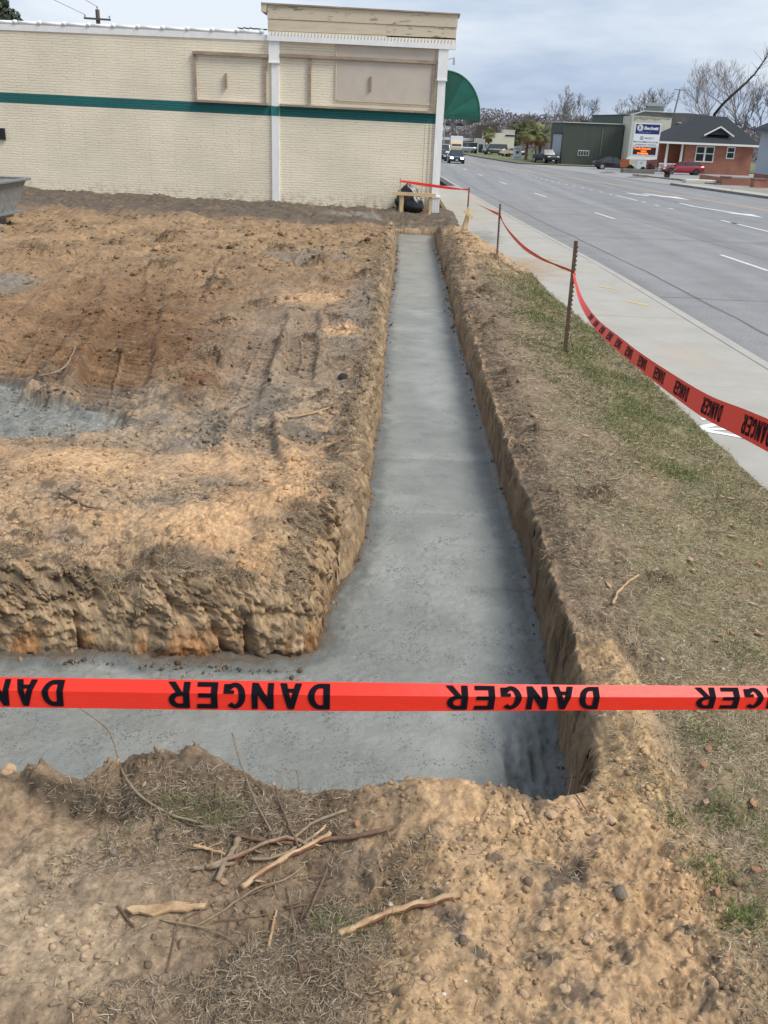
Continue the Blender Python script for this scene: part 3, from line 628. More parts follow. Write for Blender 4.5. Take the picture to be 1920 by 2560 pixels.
for k,(x,y) in enumerate(((3.35,23.6),(3.55,21.7),(3.95,19.1),(4.15,17.3))):
    b = MB(); stroke(sub((x-.16,y+.25),(x+.16,y-.15),5), .06, -.195, b); 
    if k<2: stroke(sub((x-.2,y-.1),(x+.1,y-.2),3), .04, -.1945, b)
    o = b.build('spray_mark', M_yelc); tag(o, ['yellow paint dash on the sidewalk, farthest of four','yellow paint dash on the sidewalk, third from the camera','yellow paint dash on the sidewalk, second from the camera','yellow paint dash on the sidewalk, nearest the camera, beside the kerb'][k], 'paint mark', 'yellow dashes sprayed on the sidewalk')
# low humps of asphalt (kerb noses) in the lot entrance
for (x,y,l,lab) in ((19.9,104.5,1.6,'left'),(20.6,93.5,1.7,'right')):
    b = MB(); n = 10; vs = []
    for i in range(n+1):
        t = i/n*2-1; h = .16*(1-t*t)
        vs += [(x+t*l*.8,y+t*1.2-.35,-.36),(x+t*l*.8,y+t*1.2,-.335+h),(x+t*l*.8,y+t*1.2+.35,-.36)]
    b.add(vs,[q for i in range(n) for q in ((3*i,3*i+3,3*i+4,3*i+1),(3*i+1,3*i+4,3*i+5,3*i+2))])
    o = b.build('kerb_island', M_tar, smooth=True); tag(o, 'low dark kerb hump in the lot entrance in front of the '+('black sedan' if lab=='left' else 'sign planter'), 'kerb')
# ------------------------------------------------------------------ painted brick shop building beside the plot
def brick_paint(name, col, rough=.75, mortar=.82, bumpd=.012, sx=1.):
    m = bpy.data.materials.new(name); m.use_nodes = True; t = m.node_tree; b = t.nodes['Principled BSDF']; b.inputs['Roughness'].default_value = rough
    ge = t.nodes.new('ShaderNodeNewGeometry'); sep = t.nodes.new('ShaderNodeSeparateXYZ'); t.links.new(ge.outputs['Position'], sep.inputs[0])
    cm = t.nodes.new('ShaderNodeCombineXYZ'); ad = t.nodes.new('ShaderNodeMath'); ad.operation='ADD'; t.links.new(sep.outputs['X'], ad.inputs[0]); t.links.new(sep.outputs['Y'], ad.inputs[1])
    mz = t.nodes.new('ShaderNodeMath'); mz.operation='MULTIPLY_ADD'; t.links.new(sep.outputs['X'], mz.inputs[0]); mz.inputs[1].default_value = .006; t.links.new(sep.outputs['Z'], mz.inputs[2])
    wn = t.nodes.new('ShaderNodeTexNoise'); wn.inputs['Scale'].default_value=1.4; t.links.new(ge.outputs['Position'], wn.inputs['Vector'])
    mw = t.nodes.new('ShaderNodeMath'); mw.operation='MULTIPLY_ADD'; t.links.new(wn.outputs['Fac'], mw.inputs[0]); mw.inputs[1].default_value=.05; t.links.new(mz.outputs[0], mw.inputs[2])
    t.links.new(ad.outputs[0], cm.inputs[0]); t.links.new(mw.outputs[0], cm.inputs[1])
    br = t.nodes.new('ShaderNodeTexBrick'); t.links.new(cm.outputs[0], br.inputs['Vector']); br.inputs['Scale'].default_value = 1
    br.inputs['Brick Width'].default_value = .9; br.inputs['Row Height'].default_value = .082; br.inputs['Mortar Size'].default_value = .009; br.inputs['Mortar Smooth'].default_value=.5
    br.inputs['Color1'].default_value=(*[c*1.03 for c in col],1); br.inputs['Color2'].default_value=(*[c*.97 for c in col],1); br.inputs['Mortar'].default_value=(*[c*mortar for c in col],1)
    # patchy: joints only show where the paint is thin
    n = t.nodes.new('ShaderNodeTexNoise'); n.inputs['Scale'].default_value=2.2; n.inputs['Detail'].default_value=9; n.inputs['Roughness'].default_value=.7
    mp = t.nodes.new('ShaderNodeMapping'); mp.inputs['Scale'].default_value=(.6,1,2.5); t.links.new(ge.outputs['Position'], mp.inputs[0]); t.links.new(mp.outputs[0], n.inputs['Vector'])
    mr = t.nodes.new('ShaderNodeMapRange'); mr.inputs['From Min'].default_value=.35; mr.inputs['From Max'].default_value=.6; t.links.new(n.outputs['Fac'], mr.inputs['Value'])
    mx = t.nodes.new('ShaderNodeMix'); mx.data_type='RGBA'; t.links.new(mr.outputs[0], mx.inputs['Factor']); mx.inputs['A'].default_value=(*col,1); t.links.new(br.outputs['Color'], mx.inputs['B'])
    n2 = t.nodes.new('ShaderNodeTexNoise'); n2.inputs['Scale'].default_value=.5; n2.inputs['Detail'].default_value=6; t.links.new(ge.outputs['Position'], n2.inputs['Vector'])
    m2 = t.nodes.new('ShaderNodeMapRange'); m2.inputs['From Min'].default_value=.3; m2.inputs['From Max'].default_value=.7; m2.inputs['To Min'].default_value=.9; m2.inputs['To Max'].default_value=1.07; t.links.new(n2.outputs['Fac'], m2.inputs['Value'])
    sc = t.nodes.new('ShaderNodeVectorMath'); sc.operation='SCALE'; t.links.new(mx.outputs['Result'], sc.inputs[0]); t.links.new(m2.outputs[0], sc.inputs['Scale'])
    # splashed mud low down
    md = t.nodes.new('ShaderNodeMapRange'); md.inputs['From Min'].default_value=.62; md.inputs['From Max'].default_value=.05; md.inputs['To Max'].default_value=.85; t.links.new(sep.outputs['Z'], md.inputs['Value'])
    n3 = t.nodes.new('ShaderNodeTexNoise'); n3.inputs['Scale'].default_value=7; n3.inputs['Detail'].default_value=6; t.links.new(ge.outputs['Position'], n3.inputs['Vector'])
    m3 = t.nodes.new('ShaderNodeMapRange'); m3.inputs['From Min'].default_value=.45; m3.inputs['From Max'].default_value=.7; t.links.new(n3.outputs['Fac'], m3.inputs['Value'])
    mm = t.nodes.new('ShaderNodeMath'); mm.operation='MULTIPLY'; t.links.new(md.outputs[0], mm.inputs[0]); t.links.new(m3.outputs[0], mm.inputs[1])
    mxd = t.nodes.new('ShaderNodeMix'); mxd.data_type='RGBA'; t.links.new(mm.outputs[0], mxd.inputs['Factor']); t.links.new(sc.outputs[0], mxd.inputs['A']); mxd.inputs['B'].default_value=(.3,.22,.14,1)
    t.links.new(mxd.outputs['Result'], b.inputs['Base Color'])
    bp = t.nodes.new('ShaderNodeBump'); bp.inputs['Strength'].default_value=1; bp.inputs['Distance'].default_value=bumpd; bp.invert=True
    t.links.new(br.outputs['Fac'], bp.inputs['Height'])
    nb = t.nodes.new('ShaderNodeTexNoise'); nb.inputs['Scale'].default_value=14; nb.inputs['Detail'].default_value=5; t.links.new(ge.outputs['Position'], nb.inputs['Vector'])
    b2 = t.nodes.new('ShaderNodeBump'); b2.inputs['Strength'].default_value=.7; b2.inputs['Distance'].default_value=.012; t.links.new(nb.outputs['Fac'], b2.inputs['Height']); t.links.new(bp.outputs[0], b2.inputs['Normal']); t.links.new(b2.outputs[0], b.inputs['Normal'])
    return m
M_cream = brick_paint('cream_painted_brick', (.86,.765,.585), mortar=.72, bumpd=.006)
M_green = brick_paint('green_painted_brick', (.012,.135,.13), mortar=.6)
M_trim = mat('white_trim_paint', (.85,.845,.82), .6, var=.07, vscale=6, bump=.3, bscale=20, bdist=.01, stretch=(1,1,.3))
M_board = mat('weathered_cream_board', (.66,.57,.42), .8, var=.2, vscale=2.5, var2=(.58,.49,.35), bump=.4, bscale=12, bdist=.01, stretch=(.5,1,3))
M_boardw = mat('peeling_cream_board', (.24,.19,.14), .8, var=.2, vscale=4, var2=(.64,.55,.40), bump=.6, bscale=12, bdist=.012, stretch=(.6,1,3))
_r_=[n for n in M_boardw.node_tree.nodes if n.type=='VALTORGB'][0].color_ramp; _r_.elements[0].position=.36; _r_.elements[1].position=.43
M_rail = mat('weathered_frame_timber', (.30,.23,.17), .85, var=.2, vscale=8, var2=(.42,.33,.24), bump=.5, bscale=30, stretch=(.3,1,1))
M_ply = mat('painted_plywood', (.58,.50,.41), .8, var=.2, vscale=1.2, var2=(.52,.46,.385), bump=.1, bscale=4)
M_awn = mat('green_awning_canvas', (.008,.115,.08), .55, var=.12, vscale=3, bump=.15, bscale=6, bdist=.02)
M_awn2 = mat('dark_green_awning_canvas', (.005,.075,.052), .6)
M_roof = mat('tar_roof', (.10,.10,.10), .9, var=.2, vscale=2)
M_dark = mat('black_rubber', (.015,.015,.015), .6)
FY = 34.2
bl = thing('shop_building', 'long cream painted brick shop building with green stripe, white pilasters and weathered parapet', 'building', (-7,FY,0))
def bp(mb, name, m, label=None, parent=None, **k):
    o = mb.build(name, m, parent or bl, **k)
    if (parent or bl) is bl: o.location = (7,-FY,0)
    if label: o['label'] = label
    return o
b = MB(); b.box(-34,.62,FY,50,-1,5.30); bp(b,'wall',M_cream)
b = MB(); b.box(-34.2,.5,FY+.25,49.8,5.30,5.40); bp(b,'roof',M_roof)
def zz(x): return -.0075*x
# stripe, standing 3 mm proud of the wall
b = MB()
def slab_x(b, x0, x1, z0, z1, y0, y1):
    b.add([(x0,y0,z0+zz(x0)),(x1,y0,z0+zz(x1)),(x1,y1,z0+zz(x1)),(x0,y1,z0+zz(x0)),(x0,y0,z1+zz(x0)),(x1,y0,z1+zz(x1)),(x1,y1,z1+zz(x1)),(x0,y1,z1+zz(x0))],[(0,3,2,1),(4,5,6,7),(0,1,5,4),(1,2,6,5),(2,3,7,6),(3,0,4,7)])
slab_x(b,-34,-5.18,2.915,3.235,FY-.004,FY+.05); slab_x(b,-4.88,.48,2.915,3.235,FY-.004,FY+.05); bp(b,'stripe',M_green)
b = MB(); slab_x(b,-5.175,-4.885,2.92,3.225,FY-.065,FY-.061); bp(b,'stripe',mat('green_trim_paint',(.02,.17,.165),.6,var=.15,vscale=5),'stripe section painted over the pilaster')
# roof-edge flashing, coping tubes and collars
b = MB(); 
b.add([(-34,FY-.03,5.27),(-5.3,FY-.03,5.25),(-5.3,FY-.03,5.43),(-34,FY-.03,5.45),(-34,FY+.1,5.27),(-5.3,FY+.1,5.25),(-5.3,FY+.1,5.43),(-34,FY+.1,5.45)],[(0,1,2,3),(7,6,5,4),(3,2,6,7),(0,4,5,1),(1,5,6,2)])
bp(b,'flashing',M_trim)
src = None
for i in range(34):
    x = -5.45-.83*i
    if src is None:
        b = MB(); b.tube([(-.83,0,0),(-.01,0,-.004)],.062,8); src = b.build('coping_tube',M_trim,bl,smooth=True); q = src
        b = MB(); b.tube([(-.06,0,0),(-.045,0,0),(.045,0,0),(.06,0,0)],[.060,.073,.073,.060],8); srcc = b.build('coping_collar',M_trim,bl,smooth=True); q2 = srcc
    else: q = same('coping_tube',src,bl); q2 = same('coping_collar',srcc,bl)
    q.location = (x+7,.02,5.50); q2.location = (x-.02+7,.0,5.515)
b = MB()
for i in range(5): b.tube([(-6.3+.2*i,FY+.05,5.60+.02*math.sin(i)),(-6.1+.2*i,FY+.03,5.585)],.022,5)
bp(b,'roof_membrane_edge',M_dark)
# parapet of two long boards with a cap
b = MB(); b.box(-5.18,.98,FY+.02,FY+.9,5.30,6.26); bp(b,'parapet_core',M_board)
b = MB(); b.add([(-5.27,FY-.12,5.90),(1.0,FY-.12,5.855),(1.0,FY-.12,6.22),(-5.27,FY-.12,6.30),(-5.27,FY+.02,5.90),(1.0,FY+.02,5.855),(1.0,FY+.02,6.22),(-5.27,FY+.02,6.30)],[(0,1,2,3),(7,6,5,4),(3,2,6,7),(0,4,5,1),(1,5,6,2),(0,3,7,4)]); bp(b,'parapet_board',M_boardw,'upper parapet board with peeling paint')
b = MB(); b.add([(-5.26,FY-.105,5.55),(-1.32,FY-.105,5.55),(-1.32,FY-.105,5.865),(-5.26,FY-.105,5.885),(-5.26,FY+.02,5.55),(-1.32,FY+.02,5.55),(-1.32,FY+.02,5.865),(-5.26,FY+.02,5.885)],[(0,1,2,3),(7,6,5,4),(3,2,6,7),(0,4,5,1),(1,5,6,2),(0,3,7,4)]); bp(b,'parapet_board',M_board)
b = MB(); b.add([(-1.315,FY-.10,5.50),(.97,FY-.10,5.50),(.97,FY-.10,5.84),(-1.315,FY-.10,5.862),(-1.315,FY+.02,5.50),(.97,FY+.02,5.50),(.97,FY+.02,5.84),(-1.315,FY+.02,5.862)],[(0,1,2,3),(7,6,5,4),(3,2,6,7),(0,4,5,1),(1,5,6,2),(0,3,7,4)]); bp(b,'parapet_board',M_boardw,'weathered lower right parapet board')
b = MB(); b.add([(-5.47,FY-.17,6.31),(1.07,FY-.17,6.225),(1.07,FY-.17,6.265),(-5.47,FY-.17,6.36),(-5.47,FY+.95,6.31),(1.07,FY+.95,6.225),(1.07,FY+.95,6.265),(-5.47,FY+.95,6.36)],[(0,1,2,3),(7,6,5,4),(3,2,6,7),(0,4,5,1),(1,5,6,2),(0,3,7,4)]); bp(b,'parapet_cap',M_rail)
b = MB(); b.prism([(-5.47,6.31),(-5.47,6.10),(-5.30,6.08),(-5.28,6.31)],FY-.15,FY+.9,'y'); bp(b,'cap_return',M_board)
# cornice with dentil row
b = MB(); b.add([(-5.28,FY-.16,5.25),(.99,FY-.16,5.20),(1.02,FY-.16,5.36),(-5.28,FY-.16,5.40),(-5.28,FY+.05,5.25),(.99,FY+.05,5.20),(1.02,FY+.05,5.36),(-5.28,FY+.05,5.40)],[(0,1,2,3),(7,6,5,4),(3,2,6,7),(0,4,5,1),(1,5,6,2),(0,3,7,4)]); bp(b,'cornice',M_trim)
b = MB(); b.box(-5.24,.98,FY-.10,FY+.02,5.37,5.54); cb = bp(b,'cornice_bed',M_board)
src = None
for i in range(56):
    x = -5.2+i*.1105
    if src is None:
        b = MB(); b.prism([(-.03,-.055),(.035,-.055),(.05,.055),(-.015,.055)],-.05,0,'y'); src = q = b.build('dentil',M_trim,bl)
    else: q = same('dentil',src,bl)
    q.location = (x+7,-.10,5.46-.008*(x+5.2))
# pilasters
def fluted(b, x0, x1, y0, y1, z0, z1, n):
    w_ = (x1-x0)/(2*n-1)
    b.box(x0,x1,y0+.025,y1,z0,z1)
    for i in range(n): b.box(x0+2*i*w_,x0+(2*i+1)*w_,y0,y0+.025,z0+.002,z1-.002)
b = MB(); b.box(-5.155,-4.90,FY-.06,FY,.10,4.62); bp(b,'pilaster',M_trim,'white pilaster in the middle of the wall')
b = MB(); b.box(-5.24,-4.88,FY-.10,FY,4.60,5.25); b.box(-5.25,-4.87,FY-.12,FY,4.58,4.63); bp(b,'pilaster_head',M_trim)
b = MB(); b.box(.46,.72,FY-.10,FY+.35,.55,4.28); bp(b,'pilaster',M_trim,'white corner pilaster')
b = MB(); b.box(.43,.76,FY-.13,FY+.38,4.28,5.20); b.box(.42,.77,FY-.15,FY+.4,4.25,4.30); bp(b,'pilaster_head',M_trim)
b = MB(); fluted(b,.42,.75,FY-.15,FY+.38,-.6,.55,4); b.box(.41,.76,FY-.17,FY+.39,.53,.58); bp(b,'pilaster_base',M_trim)
b = MB(); b.box(.28,.36,FY-.03,FY,-.1,2.91); bp(b,'edge_strip',M_cream); b = MB(); b.box(.12,.17,FY-.012,FY,-.1,2.91); bp(b,'edge_strip',M_cream)
# sign frames fixed to the wall
def frame(name, x0, x1, z0, z1, posts, lab):
    f = bpy.data.objects.new(name, None); COL.objects.link(f); f.parent = bl; f.location=(7,-FY,0); f['label'] = lab
    def bar(n_, *a):
        q = MB(); slab_x(q,*a[:4],FY-a[4],FY); return q.build(n_, M_rail, f)
    bar('top_rail',x0,x1,z1-.05,z1+.05,.11); bar('bottom_rail',x0,x1,z0-.035,z0+.035,.14)
    for p in posts: bar('post',p-.045,p+.045,z0+.036,z1-.051,.07)
    return f
frame('sign_frame',-7.80,-5.27,3.27,4.75,(-7.755,-5.38),'left empty timber sign frame')
frame('sign_frame',-4.87,.37,3.27,4.80,(-3.86,.31),'right timber sign frame crossing the plywood panel')
b = MB(); slab_x(b,-2.93,.33,3.55,4.745,FY-.035,FY); bp(b,'plywood_panel',M_ply,'large pale plywood panel'); b = MB(); slab_x(b,-2.93,.33,4.855,5.20,FY-.035,FY); bp(b,'plywood_panel',M_ply,'narrow plywood panel above the rail')
b = MB(); slab_x(b,-2.99,-2.935,3.50,5.2,FY-.05,FY); bp(b,'panel_trim',M_board); b = MB(); slab_x(b,-2.93,.3,3.49,3.545,FY-.05,FY); bp(b,'panel_trim',M_board)
b = MB(); b.box(.36,.42,FY-.04,FY,3.3,5.2); bp(b,'panel_trim',M_board)
for x,z in ((-6.70,4.0),(-1.80,4.08)):
    b = MB(); b.box(x-.035,x+.035,FY-.09,FY-.036 if x>-3 else FY,z-.22,z+.22); bp(b,'cleat',M_rail)
b = MB(); b.box(-14.75,-14.5,FY-.08,FY,1.83,2.2); bp(b,'wall_box',M_dark)
b = MB(); b.box(-14.1,-13.9,FY-.03,FY,3.0,3.1)
# front wall pieces seen past the corner, lamp and awning
b = MB(); b.box(.625,.72,FY+.4,50,-1,5.3); bp(b,'front_wall',M_cream)
b = MB(); b.tube([(.74,FY+.6,4.95),(.98,FY+.6,5.0)],.012,5); b.tube([(.98,FY+.6,4.80),(.98,FY+.6,5.02)],[.055,.02],8); bp(b,'wall_lamp',mat('galvanised_metal',(.45,.45,.46),.4,.6))
aw = bpy.data.objects.new('awning',None); COL.objects.link(aw); aw.parent=bl; aw.location=(7,-FY,0); aw['label']='dark green quarter-round canvas awning over the street front'
prof = [(.74+1.26*math.sin(t), 3.20+1.42*math.cos(t)) for t in [i/14*PI/2 for i in range(15)]]
b = MB(); vs = []; ys = [FY+.55+i*1.2 for i in range(12)]
for y in ys: vs += [(x,y,z) for x,z in prof]+[(prof[-1][0]+.01,y,3.06)]
n = len(prof)+1
b.add(vs,[(j*n+i,j*n+i+1,(j+1)*n+i+1,(j+1)*n+i) for j in range(len(ys)-1) for i in range(n-1)]); b.build('canopy_skin',M_awn,aw,smooth=True)
# end panel in gores, slightly bulged between the ribs
for k,(t0,t1) in enumerate(((0,30),(30,62),(62,90))):
    b = MB(); t0,t1 = math.radians(t0),math.radians(t1); vs=[(.74,FY+.60,3.19)]
    pts=[(.74+1.25*math.sin(t0+(t1-t0)*i/8),3.19+1.41*math.cos(t0+(t1-t0)*i/8)) for i in range(9)]
    mids=[(.74+(x-.74)*.55,3.19+(z-3.19)*.55) for x,z in pts]
    vs+= [(x,FY+.545-.035*math.sin(PI*i/8),z) for i,(x,z) in enumerate(mids)]+[(x,FY+.55,z) for x,z in pts]
    b.add(vs,[(0,i+2,i+1) for i in range(8)]+[(i+1,i+2,i+11,i+10) for i in range(8)]); b.build('end_gore',M_awn2 if k==0 else M_awn,aw,smooth=True)
b = MB()
for i in range(12):
    x=.76+i*.104; b.add([(x,FY+.54,3.20),(x+.10,FY+.54,3.20),(x+.10,FY+.54,3.10),(x+.05,FY+.54,3.065),(x,FY+.54,3.10)],[(0,1,2,3,4)])
b.build('valance',M_awn2,aw)
b = MB(); b.tube([(x,FY+.54,z) for x,z in prof],.018,5); b.build('awning_rib',mat('awning_piping',(.25,.42,.38),.5),aw,smooth=True)

# ------------------------------------------------------------------ timber, stakes and bags by the wall
M_pine = mat('new_pine', (.66,.47,.25), .7, var=.18, vscale=9, bump=.2, bscale=40, bdist=.003, stretch=(1,1,.2))
M_pine2 = mat('new_pine_plank', (.66,.47,.25), .7, var=.18, vscale=9, bump=.2, bscale=40, bdist=.003, stretch=(.2,1,1))
BY = 33.45
bb = thing('batter_board', 'low pine batter board of a plank on two stakes in front of black trash bags', 'batter board', (-.1,BY,0))
def lp(mb,name,m,parent,loc,label=None,**k):
    o = mb.build(name,m,parent,**k); o.location=(-loc[0],-loc[1],-loc[2])
    if label: o['label']=label
    return o
c_=(-.1,BY,0)
b=MB(); b.add([(-.90,BY-.045,.60),(.60,BY-.045,.58),(.60,BY-.045,.70),(-.90,BY-.045,.715),(-.90,BY,.60),(.60,BY,.58),(.60,BY,.70),(-.90,BY,.715)],[(0,1,2,3),(7,6,5,4),(3,2,6,7),(0,4,5,1),(1,5,6,2),(0,3,7,4)]); lp(b,'plank',M_pine2,bb,c_,bevel=.004)
b=MB(); b.box(-.62,-.50,BY,BY+.04,-.15,.60); lp(b,'leg',M_pine,bb,c_); b=MB(); b.box(.38,.47,BY,BY+.04,-.35,.59); lp(b,'leg',M_pine,bb,c_)
b=MB(); b.box(-.66,-.625,BY+.045,BY+.085,-.1,1.08); o=b.build('wooden_stake',M_pine); tag(o,'thin tall pine stake with orange tip behind the batter board, holding the red tape end','stake')
b=MB(); b.box(-.664,-.621,BY+.042,BY+.088,1.0,1.14); q=b.build('painted_tip',mat('orange_marker_paint',(.8,.2,.06),.6),o)
# 2x4 with a short cross block near the third stake
b=MB(); Y3=31.2; b.add([(1.46,Y3,-.55),(1.62,Y3,-.55),(1.70,Y3,.42),(1.60,Y3,.46),(1.46,Y3+.05,-.55),(1.62,Y3+.05,-.55),(1.70,Y3+.05,.42),(1.60,Y3+.05,.46)],[(0,1,2,3),(7,6,5,4),(3,2,6,7),(0,4,5,1),(1,5,6,2),(0,3,7,4)])
st=b.build('stake_board',M_pine,bevel=.004); tag(st,'short upright pine board with a nailed cross block beside the farthest metal stake','stake')
b=MB(); b.obox((1.50,Y3-.05,.33),(1.78,Y3-.03,.12),.05,.09); b.build('cross_block',M_pine2,st)
b=MB(); b.obox((1.48,Y3+.3,-.3),(1.6,Y3+.02,.25),.05,.06); b.build('brace',M_pine,st)
# metal grade stakes, slightly leaning, with rows of nail holes (teeth in silhouette)
M_rust = mat('rusty_stake_steel', (.13,.085,.055), .7, .3, var=.35, vscale=18, bump=.4, bscale=60, bdist=.002)
def stake(x,y,z0,z1,lean,r,lab,teeth=True,taper=1):
    t = thing('metal_stake', lab, 'stake', (x,y,z0), 0, 'metal stakes holding the danger tape')
    b=MB(); h=z1-z0; n=10
    sec=[(-.5,-.4),(.5,-.5),(.5,.1),(.1,.15),(.1,.6),(-.1,.6),(-.1,.15),(-.5,.2)]
    vs=[]; 
    for i in range(n+1):
        k=i/n; vs+=[(lean*k+px*r*2,py*r*2,h*k-.25*(1-k)) for px,py in sec]
    m_=len(sec); b.add(vs,[(i*m_+j,i*m_+(j+1)%m_,(i+1)*m_+(j+1)%m_,(i+1)*m_+j) for i in range(n) for j in range(m_)]+[tuple(n*m_+j for j in range(m_))])
    b.build('shaft',M_rust,t)
    if teeth:
        b=MB()
        for i in range(int(h/.055)):
            k=(i+.5)*.055/h; b.box(lean*k+r,lean*k+r+.014,-.012,.006,h*k-.010,h*k+.012)
        o=b.build('stud_row',M_rust,t); o['kind']='stuff'
    return t
stake(2.03,12.1,-.12,1.36,-.02,.022,'nearest rusty metal stake with studs, in the grass beside the sidewalk')
stake(1.86,21.7,-.1,1.18,-.03,.017,'middle metal stake, at the grass end where dirt meets the sidewalk')
stake(1.66,32.3,-.15,1.0,.0,.02,'farthest metal stake, standing behind the pine board near the shop corner')
# trash bags
M_bag = mat('black_plastic_bag', (.006,.006,.007), .28, spec=.6, bump=.3, bscale=14, bdist=.03)
def bag(cx,cy,cz,rx,ry,rz,seed,lab,neck=True):
    n,mr=34,26; vs=[]; 
    for i in range(mr+1):
        ph=PI*i/mr
        for j in range(n):
            th=2*PI*j/n; X,Y_,Z=math.sin(ph)*math.cos(th),math.sin(ph)*math.sin(th),math.cos(ph)
            a=np.array([X*2.1+seed+Z]); c=np.array([Y_*2.1+Z*1.7])
            f=1+.16*float(fbm(a,c,3,seed)[0])+.10*abs(float(fbm(a*3,c*3,2,seed+3)[0]))
            zc=Z*(1-.25*(Z<0)); top=max(0,Z-.55)*1.4
            pleat=1+.09*math.sin(th*7+seed)*max(0,Z)
            vs.append((cx+rx*X*f*(1-.45*top)*pleat*(1+.12*(Z<0)),cy+ry*Y_*f*(1-.45*top)*pleat,cz+rz*max(zc,-.72)*f+(.12*rz*top if neck else 0)))
    b=MB(); b.add(vs,[(i*n+j,i*n+(j+1)%n,(i+1)*n+(j+1)%n,(i+1)*n+j) for i in range(mr) for j in range(n)])
    o=b.build('trash_bag',M_bag,smooth=True)
    return tag(o,lab,'trash bag')
bag(-.20,33.72,.24,.37,.24,.38,5,'front bulging black trash bag under the pine plank, lower of the two')
bag(-.36,33.98,.42,.40,.19,.50,9,'taller black trash bag against the wall, tied top showing above the plank')
b=MB(); b.prism([(.18,-.1),(.36,-.1),(.33,.10),(.22,.12)],33.9,33.93,'y'); o=b.build('orange_rag',mat('orange_plastic_mesh',(.6,.14,.05),.7,var=.3,vscale=20)); tag(o,'crumpled orange plastic scrap on the ground between the bag and the corner pilaster','scrap')

# ------------------------------------------------------------------ tracked concrete buggy at the left edge
M_cem = mat('cement_splashed_steel', (.24,.245,.225), .85, var=.35, vscale=9, bump=.8, bscale=18, bdist=.02)
M_cemd = mat('grey_steel_frame', (.20,.215,.21), .7, .2, var=.2, vscale=9, bump=.3, bscale=30)
by_=thing('concrete_buggy','grey tracked concrete buggy with cement-splashed tub, cut off by the left edge','concrete buggy',(-10.72,22.7,-.03))
c_=(-10.4,23.4,0)
b=MB(); fr=[(-11.35,.34,24.7,22.6),(-9.60,.34,24.7,22.6)]
def tubv(ins): return [(-11.3+ins,22.65+ins*.6,1.16),(-9.42-ins,22.65+ins*.6,1.16),(-9.42-ins,24.6-ins*.6,1.16),(-11.3+ins,24.6-ins*.6,1.16),(-11.05+ins,23.0+ins*.6,.30),(-9.68-ins,23.0+ins*.6,.30),(-9.68-ins,24.2-ins*.6,.30),(-11.05+ins,24.2-ins*.6,.30)]
b.add(tubv(0),[(0,1,5,4),(1,2,6,5),(2,3,7,6),(3,0,4,7),(4,5,6,7)]); b.add(tubv(.03),[(0,4,5,1),(1,5,6,2),(2,6,7,3),(3,7,4,0),(4,7,6,5)]); lp(b,'tub',M_cem,by_,c_)
b=MB()
for a,c in (((-11.45,22.58,1.19),(-9.30,22.58,1.16)),((-9.33,22.6,1.16),(-9.38,24.7,1.18)),((-9.4,24.66,1.18),(-11.4,24.66,1.18)),((-11.42,24.6,1.18),(-11.42,22.6,1.18))): b.obox(a,c,.10,.06)
lp(b,'rim',M_cemd,by_,c_,bevel=.01)
b=MB(); b.box(-11.1,-9.50,22.75,24.5,.40,.44); b.box(-11.1,-9.52,22.7,22.76,.44,.52); b.obox((-9.62,22.7,.46),(-9.70,22.62,.16),.05,.05); b.box(-11.0,-9.9,22.8,24.3,.14,.38); b.obox((-10.05,22.72,.5),(-10.15,22.62,.14),.03,.03); b.obox((-10.25,22.75,.5),(-10.2,22.7,.2),.06,.05); lp(b,'chassis',M_cemd,by_,c_)
b=MB(); b.box(-11.3,-9.36,22.35,22.85,.10,.19); lp(b,'step_plate',M_cemd,by_,c_)
b=MB(); b.tube([(-9.88,22.62,.38),(-9.80,22.6,.26),(-9.86,22.58,.16)],[.02,.05,.03],7); lp(b,'hook',M_cemd,by_,c_,smooth=True)
for sx in (-11.1,-9.62):
    tr=bpy.data.objects.new('track',None); COL.objects.link(tr); tr.parent=by_; tr.location=(sx+10.4,0,0)
    prof_=[]; 
    for i in range(24):
        t=2*PI*i/24; prof_.append((.75*math.copysign(abs(math.cos(t))**.5,math.cos(t)),.02-.10+.17*math.copysign(abs(math.sin(t))**.8,math.sin(t))))
    b=MB(); b.prism(prof_,-.16,.16,'x'); b.build('belt',M_dark,tr)
    lug=None
    for i in range(0,24):
        y,z=prof_[i]; a=prof_[(i+1)%24]; c=prof_[i-1]; ang=math.atan2(a[1]-c[1],a[0]-c[0])
        if lug is None: bq=MB(); bq.box(-.19,.19,-.028,.028,-.02,.02); lug=q=bq.build('track_lug',M_cemd,tr)
        else: q=same('track_lug',lug,tr)
        q.location=(0,y,z); q.rotation_euler=(ang,0,0)

# ------------------------------------------------------------------ danger tape
M_tape = mat('red_danger_tape', (.80,.035,.018), .42, spec=.35, bump=.35, bscale=9, bdist=.006, stretch=(.5,1,2))
M_ink = mat('black_tape_print', (.006,.006,.010), .75, spec=.08)
def text_mesh(s, size=1, bold=.02, font=None, align='LEFT', shear=0, res=2, cw=1, sp=1):
    cu = bpy.data.curves.new('lettering','FONT'); cu.body=s; cu.size=size; cu.offset=bold; cu.resolution_u=res; cu.align_x=align; cu.shear=shear; cu.space_character=sp; cu.fill_mode='FRONT'
    o = bpy.data.objects.new('lettering',cu); COL.objects.link(o)
    dg = bpy.context.evaluated_depsgraph_get(); dg.update(); me = bpy.data.meshes.new_from_object(o.evaluated_get(dg)); 
    bpy.data.objects.remove(o); bpy.data.curves.remove(cu)
    return me
